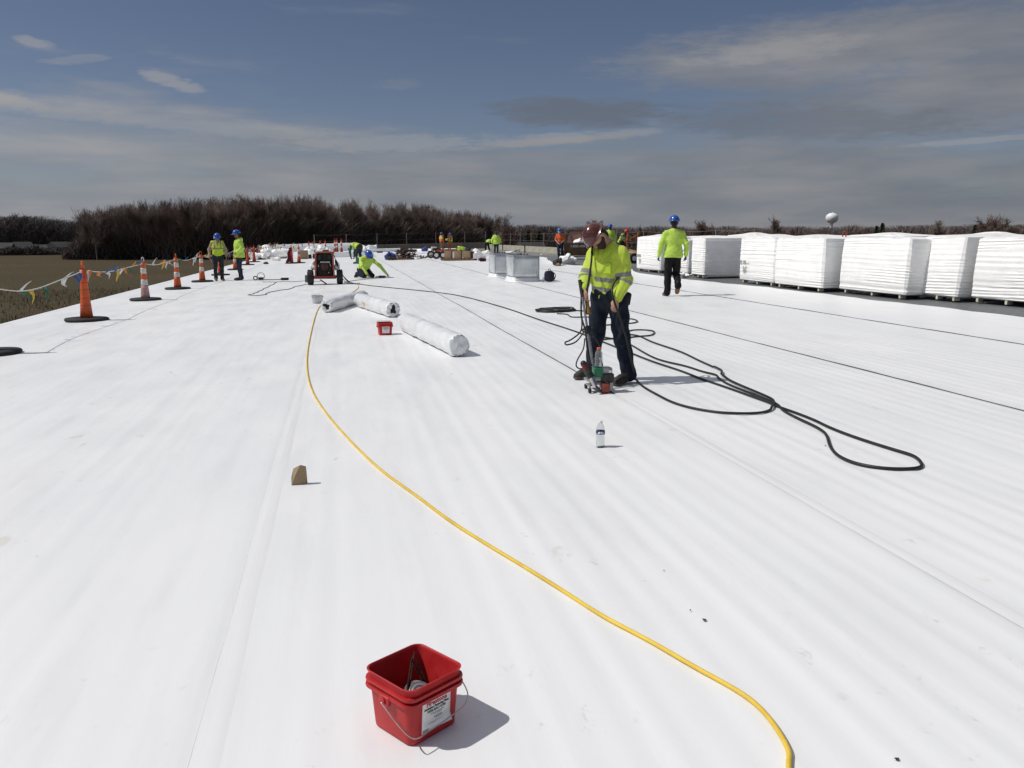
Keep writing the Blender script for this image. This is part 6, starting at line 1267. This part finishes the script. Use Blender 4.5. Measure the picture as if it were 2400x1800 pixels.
# ------------------------------------------------------------------ pallets of wrapped insulation
def sharp(me, a):
    me.set_sharp_from_angle(angle=math.radians(a)); return me
PRINT = mat('wrap_print_grey', (0.30, 0.30, 0.30), 0.6, 0.1)
def bundle(label, x, y, w, d, h, rot, seed, lean=0.0, peak=0.10, marks=False, group='wrapped insulation bundles on the deck'):
    """(x,y): corner of the face towards the roof (min x, min y); w along x, d along y"""
    e = empty('wrapped_bundle', (x+w/2, y+d/2, rz(x+w/2)+0.0), rot, label, 'wrapped pallet', group); rg = np.random.default_rng(seed)
    z0 = 0.070; nz = 60; ring = []; r = 0.035
    def side(n, L_): return np.linspace(-L_/2+r, L_/2-r, n)
    pts = []; nd = 26; nw = 16
    for t in side(nd, d)[::-1]: pts.append((-w/2, t, -1, 0))
    for t in side(nw, w): pts.append((t, -d/2, 0, -1))
    for t in side(nd, d): pts.append((w/2, t, 1, 0))
    for t in side(nw, w)[::-1]: pts.append((t, d/2, 0, 1))
    P = np.array(pts); n = len(P); lay = rg.normal(0, 0.007, 30); V = []
    ph = rg.uniform(0, 6, 6)
    for k in range(nz+1):
        z = z0+h*k/nz; li = int(k/nz*24); bulge = 0.018*math.sin(math.pi*k/nz); s = np.arange(n)
        act = np.clip(0.5+0.8*np.sin(P[:, 0]*2.3+P[:, 1]*1.7+k*0.10+ph[0])+0.5*np.sin(k*.21+ph[3]), 0, 1)*(0.55+0.6*np.sin(0.08*k+ph[4])**2)
        fold = 0.0075*np.sin(2*np.pi*(z/0.060+0.35*np.sin(P[:, 1]*1.3+P[:, 0]+ph[1])+0.09*(P[:, 1]+P[:, 0])+0.25*np.sin(z*5+ph[5])))*act
        fold = fold+0.0025*np.sin(2*np.pi*(z/0.115+0.2*np.sin(2*P[:, 1]+ph[2])))
        o_ = lay[li]*0.5+bulge+fold-(0.03 if k == 0 else 0)
        V.append(np.stack([P[:, 0]+P[:, 2]*o_+lean*(z-z0), P[:, 1]+P[:, 3]*o_, np.full(n, z)], 1))
    top = z0+h
    for j, (q, dz) in enumerate(((0.93, .022), (0.72, .045), (0.45, .07), (0.2, .9), (0.03, 1.0))):
        zz = top+(dz if dz < .5 else peak*dz); zz = zz if dz >= .5 else top+peak*(1-q)*0.8+.012
        jag = 0.012*np.sin(np.arange(n)*0.7+ph[2])*q+0.010*np.sin(np.arange(n)*1.9+ph[1])*q
        V.append(np.stack([P[:, 0]*q+lean*h+0.05*(1-q)*math.cos(seed), P[:, 1]*q+0.12*(1-q)*math.sin(seed*1.3), zz+jag], 1))
    m = len(V); V = np.concatenate(V); a, b = np.meshgrid(np.arange(m-1), np.arange(n), indexing='ij')
    F = np.stack([a*n+b, a*n+(b+1) % n, (a+1)*n+(b+1) % n, (a+1)*n+b], -1).reshape(-1, 4)
    link(bpy.data.objects.new('plastic_wrap', sharp(npmesh('plastic_wrap', V, F, FILM, True), 30)), e)
    for q in (-.42, -.02, .40):
        L_ = d if d > w else w
        for en in (-1, 1): MB().box((en*(w/2-.09), q*d, z0/2-.004), (.14, .055, z0+.004)).build('foam_block', FOAM, e, bevel=.006)
    if marks:
        rr = random.Random(seed)
        for row, (zz, n_, y0_, hh) in enumerate(((.56, 9, .95, .045), (.505, 9, .93, .035), (.40, 4, .75, .03), (.35, 4, .75, .03), (.30, 4, .75, .03), (.25, 3, .74, .03))):
            yy = y0_*d/2
            for k in range(n_):
                wd = rr.uniform(.025, .055)
                if rr.random() < .8: MB().box((-w/2-.034, yy-wd/2, zz+.05), (.003, wd, hh)).build('printed_mark', PRINT, e)
                yy -= wd+.014
    return e
K_ = 0.945       # the film hangs clear of the deck: the faces stand that much nearer than their lower edges seem
for lab, x, y, w, d, h, rot, sd, ln, pk, mk in [
    ('leftmost wrapped bundle, printed low on its face, by the cart', 12.18, 30.75, 1.25, 2.55, 1.22, 0.01, 1, 0, .12, True),
    ('wrapped bundle hidden behind the walking man', 12.30, 28.45, 1.25, 1.9, 1.12, 0.03, 2, 0, .05, False),
    ('wrapped bundle turned askew right of the walking man', 12.10, 26.30, 2.5, 1.28, 1.18, -0.10, 3, 0, .07, False),
    ('printed wrapped bundle, first of the close pair in the row', 12.12, 21.85, 1.25, 2.10, 1.20, 0.0, 4, 0, .11, True),
    ('second of the close pair of wrapped bundles', 12.05, 19.28, 1.25, 2.4, 1.19, 0.0, 5, 0, .06, False),
    ('long wrapped bundle leaning slightly, third from the right edge', 12.38, 16.50, 1.25, 2.55, 1.18, 0.0, 6, .04, .06, False),
    ('leaning wrapped bundle with a wide grey shaded side', 12.84, 15.50, 2.5, 1.25, 1.20, 0.02, 7, .10, .08, False),
    ('wrapped bundle with peaked top at the right edge', 13.12, 13.72, 2.5, 1.70, 1.16, 0.09, 8, .06, .09, False)]:
    bundle(lab, x*K_, y*K_, w*K_, d*K_, h, rot, sd, ln, pk, mk)
for k, (x, y, w, d, h, pk) in enumerate([(14.0, 26.6, 1.2, 2.3, 1.20, .14), (13.7, 21.9, 1.2, 2.3, 1.18, .08), (13.8, 18.7, 1.2, 2.3, 1.20, .10), (14.7, 16.2, .95, 2.1, 1.16, .13), (13.9, 29.9, 1.2, 2.3, 1.18, .06)]):
    bundle(['wrapped bundle in the back row behind the askew one', 'back row bundle behind the printed pair', 'back row bundle under the water tower', 'peaked back row bundle near the right', 'back row bundle behind the leftmost one'][k], x, y, w, d, h, 0.02*k, 20+k, 0, pk)
lump('foam_scrap_heap', 'strip of white foam scraps on the deck beside the askew bundle', 'scraps', (11.25, 26.2, rz(11.25)), (.5, 1.0, .16), FILM, 5)
cone(13.45, 20.6, 'solid', 'orange cone top poking up between the bundle rows', 1.25, False)

# ------------------------------------------------------------------ far crew gear
def cbox(name, label, cat, x, y, w, d, h, rot, m=CARD, z=0.0, flaps=False, group=None):
    e = empty(name, R(x, y, .006+z), rot, label, cat, group); MB().rbox((0, 0, h/2), (w, d, h), .008).build('carton', m, e, auto=40)
    if flaps:
        for q in (-1, 1): MB().box((q*w*.55, 0, h+.06), (w*.34, d*.96, .008), (0, -q*.7, 0)).build('flap', m, e)
    else: MB().box((0, 0, h+.001), (w*.98, .05, .003)).build('tape', mat('parcel_tape', (0.26, 0.17, 0.09), 0.4, 0.1), e)
    return e
cbox('cardboard_box', 'cardboard box beside the flagged cone', 'box', -2.66, 63.6, .62, .60, .64, 0.25)
cbox('tool_case', 'black case right of the cardboard box', 'case', -1.72, 64.2, .50, .42, .34, 0.1, BLKP); cbox('tool_case', 'smaller black case between the box and the larger case', 'case', -2.20, 64.6, .22, .4, .30, 0.0, BLKP)
lump('plastic_heap', 'large heap of crumpled clear white plastic on the far left', 'plastic heap', R(-4.75, 67.2), (3.4, 2.0, 1.2), FILM, 12); lump('plastic_heap', 'low white plastic spilling left of the large heap', 'plastic heap', R(-6.0, 64.8), (1.9, 1.6, .7), FILM, 13)
lump('plastic_heap', 'crumpled plastic right of the flagged cone', 'plastic heap', R(-2.5, 68.5), (2.0, 1.5, 1.1), FILM, 14); lump('plastic_heap', 'rounded white plastic bundle behind the banded cones', 'plastic heap', R(-1.3, 70.2), (1.5, 1.2, 1.1), FILM, 15)
lump('plastic_heap', 'scraps of white plastic before the large heap', 'plastic heap', R(-4.45, 61.0), (.9, .7, .32), FILM, 16)
# low open curb wrapped in white
lc = empty('low_white_curb', R(-1.0, 66.3), 0.0, 'low rectangular curb wrapped in white membrane right of the generator', 'roof curb')
for (cx_, cy_, w_, d_) in ((1.75, .1, 3.7, .16), (1.75, 2.0, 3.7, .16), (-.02, 1.05, .16, 1.75), (3.52, 1.05, .16, 1.75)): MB().rbox((cx_, cy_, .20), (w_, d_, .40), .02).build('curb_side', MEMB, lc, auto=40)
MB().box((1.75, 1.05, .33), (3.4, 1.75, .02)).build('curb_well', GREYB, lc)
for k, (x, y) in enumerate(((2.51, 80.5), (3.70, 80.2))): cbox('vent_box', ('left' if k == 0 else 'right')+' of two small dark vents on the far white roof', 'vent', x, y, .52, .4, .14, 0.05, BLKP)
lump('membrane_offcut', 'crumpled white sheet peaked behind the bent man', 'sheet', R(2.6, 85.5), (2.6, 1.2, .9), FILMG, 21)
roll('roll lying behind the bent man at the far end', R(2.9, 84.5), R(6.0, 85.5), .16, 22)
lump('black_cap', 'small black dome on the white roof right of the cones', 'cap', R(-4.45, 53.4), (.42, .34, .16), BLKP, 23)
# tape ring and tools at the feet of the two men
rt_ = empty('seam_roller_ring', R(-2.95, 32.75), .2, 'metal tape ring standing by the feet of the hooded man', 'tape ring'); MB().lathe([(.115, -.02), (.15, -.02), (.15, .02), (.115, .02)], 28, (0, 0, .15), Matrix.Rotation(math.pi/2, 3, 'X'), closed=True).build('ring', STEELG, rt_, auto=40)
MB().rbox((0, .03, .06), (.22, .10, .10), .03).lathe([(.05, -.02), (.085, -.02), (.085, .02), (.05, .02)], 20, (-.20, 0, .085), Matrix.Rotation(math.pi/2, 3, 'X'), closed=True).build('tool', DKMET, rt_, auto=40)
hs_ = empty('hand_roller', R(-2.15, 32.25), 0.0, 'dark hand roller with a long rod lying right of the two men', 'tool'); MB().cyl((-.85, .05, .02), (0, 0, .03), .014, n=8).build('rod', GREYC, hs_); MB().rbox((.1, 0, .05), (.30, .12, .09), .04).build('head', DKMET, hs_, auto=40)
# hand welder held by the kneeling man
hw_ = empty('hand_welder', R(1.52, 31.47), math.radians(-12), 'black hand welder on the roof under the kneeling man\'s hands', 'hand tool'); MB().cyl((-.12, 0, .06), (.12, 0, .06), .045, .04, 12).build('barrel', BLKP, hw_, auto=40); MB().cyl((.12, 0, .06), (.30, 0, .05), .018, n=10).build('heater_tube', CHROME, hw_, auto=40); MB().cyl((-.26, .0, .05), (-.12, 0, .06), .026, n=10).build('grip', mat('grip_amber', (0.25, 0.13, 0.03), 0.6, 0.1), hw_, auto=40); MB().box((.36, 0, .03), (.13, .06, .012)).build('nozzle', DKMET, hw_)
gb = bottle('green bottle on the roof between the bent man\'s feet', R(1.0, 48.9), 0, 2.2, sp, CAPW, 'drink_bottle', GREENP)
# heap of rusty chains on a pallet
hp = empty('pallet', R(4.05, 55.3), 0.06, 'wooden pallet under the heap of rusty rods', 'pallet')
for k in range(6): MB().box((-.6+.24*k, 0, .115), (.14, 1.0, .02)).build('slat', WOODP, hp)
for k in (-1, 0, 1): MB().box((0, k*.44, .055), (1.35, .09, .10)).build('stringer', WOODP, hp)
rh_s = 1.15; rh = empty('rod_heap', R(4.05, 55.3, .13), 0.06, 'tangled heap of rusty dark rods and hooks on a pallet', 'metal heap'); rh.scale = (rh_s,)*3; r_ = random.Random(5)
for k in range(150):
    c_ = Vector((r_.gauss(.10, .36), r_.gauss(0, .24), 0)); t_ = max(0, 1-(abs(c_.x-.1)/.8)**2)*max(0.1, 1-(abs(c_.y)/.6)**2); c_.z = r_.uniform(.03, .03+.50*t_); a = r_.uniform(0, 6.28); b_ = r_.uniform(-.7, .7); L_ = r_.uniform(.12, .26); d_ = Vector((math.cos(a)*math.cos(b_), math.sin(a)*math.cos(b_), math.sin(b_)))*L_; nn = d_.orthogonal().normalized()*r_.uniform(.03, .09)
    MB().tube([c_-d_, c_-d_*.3+nn, c_+d_*.3+nn, c_+d_], r_.uniform(.010, .022), 5).build('rod', (RUST, DKMET, RUST, RUST)[k % 4], rh)
lump('blue_tarp', 'blue tarpaulin stuffed at the left of the rod heap', 'tarpaulin', R(3.22, 55.4, .01), (.7, .6, .62), BLUEP, 31); lump('canvas_roll', 'dark brown canvas bundle on the roof left of the rod heap', 'bundle', R(3.25, 54.2), (.85, .4, .30), mat('brown_canvas', (0.06, 0.045, 0.03), 0.9, 0.2, 6), 32)
# far white rolls behind the rods
roll('far wrapped roll with open end pointing right, behind the rods', R(4.7, 61.0), R(7.35, 60.0), .19, 41, m=FILMG); roll('wrapped roll above the open-ended one at the far right', R(5.5, 67.0), R(8.7, 65.2), .20, 42, m=FILMG); roll('pale roll lying in front of the open-ended one', R(5.1, 58.0), R(8.0, 57.4), .13, 43, m=FILM); roll('third far roll, at the back beside the bare strip', R(5.7, 71.5), R(9.4, 68.5), .22, 44, m=FILMG)
cbox('fastener_crate', 'rust-coloured crate behind the rod heap', 'crate', 5.25, 63.3, .80, .5, .52, 0.1, RUST); lump('jacket', 'blue and red jacket thrown on the far roll', 'jacket', R(6.55, 65.9, .30), (.6, .5, .45), BLUEP, 45)
# orange power cart on which two men stand
oc = empty('roof_cart', R(6.85, 55.6), math.radians(4), 'orange roof cart with twin black tyres beside the loaded pallet', 'cart')
for q, (x_, y_) in enumerate(((-.86, -1.5), (-.42, -1.5), (-.86, .5), (-.42, .5))):
    w_ = tyre(MB(), (x_, y_, .25), .25, .14, 'Y', .52).build('wheel', BLKR, oc, auto=50); MB().lathe([(.01, -.05), (.06, -.06), (.12, -.045), (.13, -.05), (.13, .05), (.01, .05)], 20, (x_, y_, .25), Matrix.Rotation(math.pi/2, 3, 'X')).build('rim', CAPW, w_, auto=40)
for k in range(7): MB().box((.25, -1.4+.38*k, .585), (2.0, .34, .04)).build('deck_plank', WOODP, oc)
for y_ in (-1.5, -.4, .9):
    MB().box((.25, y_, .52), (2.0, .08, .08)).build('cross_beam', OFRAME, oc)
    for x_ in (-.6, .35, 1.15): MB().box((x_, y_, .30), (.06, .06, .42)).build('frame_leg', OFRAME, oc)
for x_ in (-.05, .30, .42): MB().box((x_, .2, 1.08), (.07, .07, .96)).build('upright', OFRAME, oc)
for z_ in (.85, 1.0): MB().box((.2, -1.3, z_), (1.3, .04, .06)).build('side_rail', WOODP, oc)
for x_ in (-.40, .85): MB().box((x_, -1.3, .82), (.05, .05, .46)).build('rail_post', WOODP, oc)
MB().tube([(-.9, -1.2, .30), (-1.6, -1.7, .12), (-1.95, -1.9, .05)], .03, 8).build('tow_bar', DKMET, oc); MB().rbox((-.75, -1.1, .62), (.50, .5, .10), .03).build('engine_cover', BLKP, oc, auto=40); MB().rbox((-.95, -1.2, .74), (.34, .3, .07), .02).build('white_lid', CAPW, oc, auto=40)
for k in range(4): MB().rbox((-.15+.13*k, -1.62, .36), (.05, .06, .22), .015).build('tank', CAPW if k % 2 else OFRAME, oc, auto=40)
lump('sack', 'pale yellow-green sack hanging between the two men beyond the orange cart', 'sack', R(9.78, 77.6, 1.02), (.42, .35, .24), cloth('sack_cloth', (0.42, 0.48, 0.16), 0.9), 51)
# boxes on a pallet
pb = empty('pallet', R(7.05, 50.3), -0.35, 'wooden pallet under the three cardboard boxes', 'pallet')
for k in range(7): MB().box((-.9+.3*k, 0, .10), (.2, .95, .02)).build('slat', WOODP, pb)
for k in (-1, 0, 1): MB().box((0, k*.42, .048), (2.05, .09, .085)).build('stringer', WOODP, pb)
for k, (dx, lab) in enumerate(((-.66, 'leftmost cardboard box on the loaded pallet, with an open top'), (-.06, 'middle cardboard box on the loaded pallet'), (.50, 'right cardboard box on the loaded pallet'))):
    cbox('cardboard_box', lab, 'box', 7.05+dx*.94, 50.2-dx*.34, .43, .42, .46, -0.35, CARD, .11, k == 0)
lump('hivis_jacket', 'yellow jacket thrown over the boxes on the pallet', 'jacket', R(7.2, 50.15, .57), (.55, .42, .34), HIVIS, 52); lump('blue_jacket', 'dark blue jacket beside the yellow one on the boxes', 'jacket', R(7.62, 50.0, .57), (.40, .36, .22), mat('blue_cloth', (0.012, 0.03, 0.09), 0.9, 0.2, 9), 53)
cbox('small_white_tub', 'small pale tub at the right end of the loaded pallet', 'tub', 7.95, 49.6, .26, .26, .32, -0.2, CAPW, .11); cbox('cardboard_box', 'dark wet cardboard box behind the pale tub', 'box', 7.75, 50.1, .36, .36, .42, -0.3, mat('wet_cardboard', (0.11, 0.085, 0.065), 0.9, 0.2, 8), .11)
lump('white_sheet', 'white sheet draped behind the loaded pallet', 'sheet', R(8.6, 51.5), (1.2, .9, .75), FILM, 54)
lump('tool_bag', 'dark red and black tool bag left of the metal curbs', 'bag', R(7.98, 47.4), (.55, .36, .28), mat('maroon_bag', (0.06, 0.012, 0.014), 0.85, 0.5, 12), 55); cbox('cooler', 'blue cooler beside the tool bag', 'cooler', 8.55, 47.2, .30, .32, .34, 0.1, BLUEP)
# dark bag and white sheet heap by the man in orange
lump('dark_bag', 'black bag with a tan patch at the feet of the man in orange', 'bag', R(9.98, 38.2), (.52, .42, .50), BLKP, 61); lump('glove', 'tan glove lying on the front of the black bag', 'glove', R(9.97, 37.98, .02), (.2, .16, .16), mat('tan_leather', (0.33, 0.2, 0.1), 0.8, 0.15, 10), 62)
lump('sheet_heap', 'crumpled heap of white sheeting beside the black bag', 'sheet heap', R(11.15, 39.4), (1.8, 1.0, .62), FILM, 63)
# brown hopper cart with a phone number
bn = empty('hopper_cart', R(13.68, 46.7), -YAW-0.02, 'brown hopper cart with a phone number painted in white', 'hopper')
BRN = mat('brown_hopper_paint', (0.145, 0.085, 0.045), 0.7, 0.25, 3)
MB().add([(-.95, -.5, .22), (.95, -.5, .22), (.95, .5, .22), (-.95, .5, .22), (-1.08, -.6, .92), (1.08, -.6, .92), (1.08, .6, .92), (-1.08, .6, .92)], [(3, 2, 1, 0), (0, 1, 5, 4), (1, 2, 6, 5), (2, 3, 7, 6), (3, 0, 4, 7)]).build('tray', BRN, bn).modifiers.new('t', 'SOLIDIFY').thickness = .03
MB().box((0, -.565, .88), (2.1, .05, .06)).build('rim', BRN, bn)
bp2 = MB().add([(-.80, .58, .9), (.92, .58, .9), (.95, .66, 1.60), (-.68, .66, 1.60)], [(0, 1, 2, 3)]).build('back_board', mat('faded_pink_board', (0.36, 0.20, 0.15), 0.8, 0.15, 2), bn); bp2.modifiers.new('t', 'SOLIDIFY').thickness = .04
MB().tube([(-.98, -.5, .9), (-.85, .5, 1.2), (-.70, .65, 1.62)], .03, 6).tube([(-.70, .65, 1.62), (.95, .65, 1.62)], .03, 6).build('back_frame', DKMET, bn)
for q in (-1, 1):
    w_ = tyre(MB(), (q*.80, -.1, .24), .24, .14).build('wheel', BLKR, bn, auto=50)
    w_ = tyre(MB(), (q*1.08, -.45, .26), .26, .14).build('wheel', BLKR, bn, auto=50)
text_part('1-800-490-5401', .20, INKW, bn, (-.02, -.586, .74), (math.radians(98.1), 0, 0), sx=1.02, bold=0.004)
lump('plastic_heap', 'white plastic rubbish inside the brown hopper', 'rubbish', R(13.68, 46.7, .82), (1.5, .8, .45), FILM, 65)
# second cart behind the leftmost bundle
c2 = empty('tongue_cart', R(14.1, 38.7), 0.25, 'low cart with pale-rimmed tyres and a long wooden tongue behind the leftmost bundle', 'cart')
for (x_, y_) in ((-.30, -.25), (.02, -.25), (-.30, .75), (.02, .75)):
    w_ = tyre(MB(), (x_, y_, .24), .24, .12, 'Y', .5).build('wheel', BLKR, c2, auto=50); MB().lathe([(.01, -.05), (.06, -.06), (.115, -.05), (.12, .05), (.01, .05)], 20, (x_, y_, .24), Matrix.Rotation(math.pi/2, 3, 'X')).build('rim', CAPW, w_, auto=40)
MB().box((.3, .25, .45), (1.3, 1.1, .06)).build('deck', WOODP, c2); MB().tube([(.15, -.2, .48), (-.30, 1.6, .85), (-.62, 3.1, 1.15)], .035, 8).build('tongue', mat('pale_pole_wood', (0.40, 0.24, 0.10), 0.8, 0.15, 5), c2)
for x_ in (-.12, .5): MB().box((x_, .6, .95), (.05, .05, 1.0)).build('stake', OFRAME, c2)
MB().tube([(-.3, .6, 1.05), (.5, .6, 1.35)], .03, 6).build('brace', OFRAME, c2)
# standpipes and bits on the bare boards
for k, (x, y, lab) in enumerate(((14.6, 66.0, 'thin dark standpipe on the bare boards before the pale parapet'), (15.5, 80.0, 'short standpipe near the far corner of the parapet'))):
    e = empty('standpipe', R(x, y, -.02), 0, lab, 'pipe'); MB().cyl((0, 0, 0), (0, 0, .62), .05, n=10).build('pipe', RUST, e, auto=40); MB().cyl((0, 0, .55), (0, 0, .62), .07, n=10).build('collar', DKMET, e, auto=40)
for k, (x, y, w, d, h, m, lab) in enumerate(((14.4, 58.5, .5, .4, .06, FILM, 'small white board scrap lying on the bare boards'), (14.8, 52.0, 1.9, .25, .05, DKMET, 'long dark bar lying on the bare boards left of the man in orange'), (13.4, 62.5, .25, .25, .07, DKMET, 'small dark block on the bare boards'), (15.2, 57.2, .2, .2, .08, DKMET, 'dark block near the pale parapet'))):
    e = empty('board_scrap', R(x, y, -.012), .3*k, lab, 'scrap'); MB().rbox((0, 0, h/2), (w, d, h), .01).build('piece', m, e)
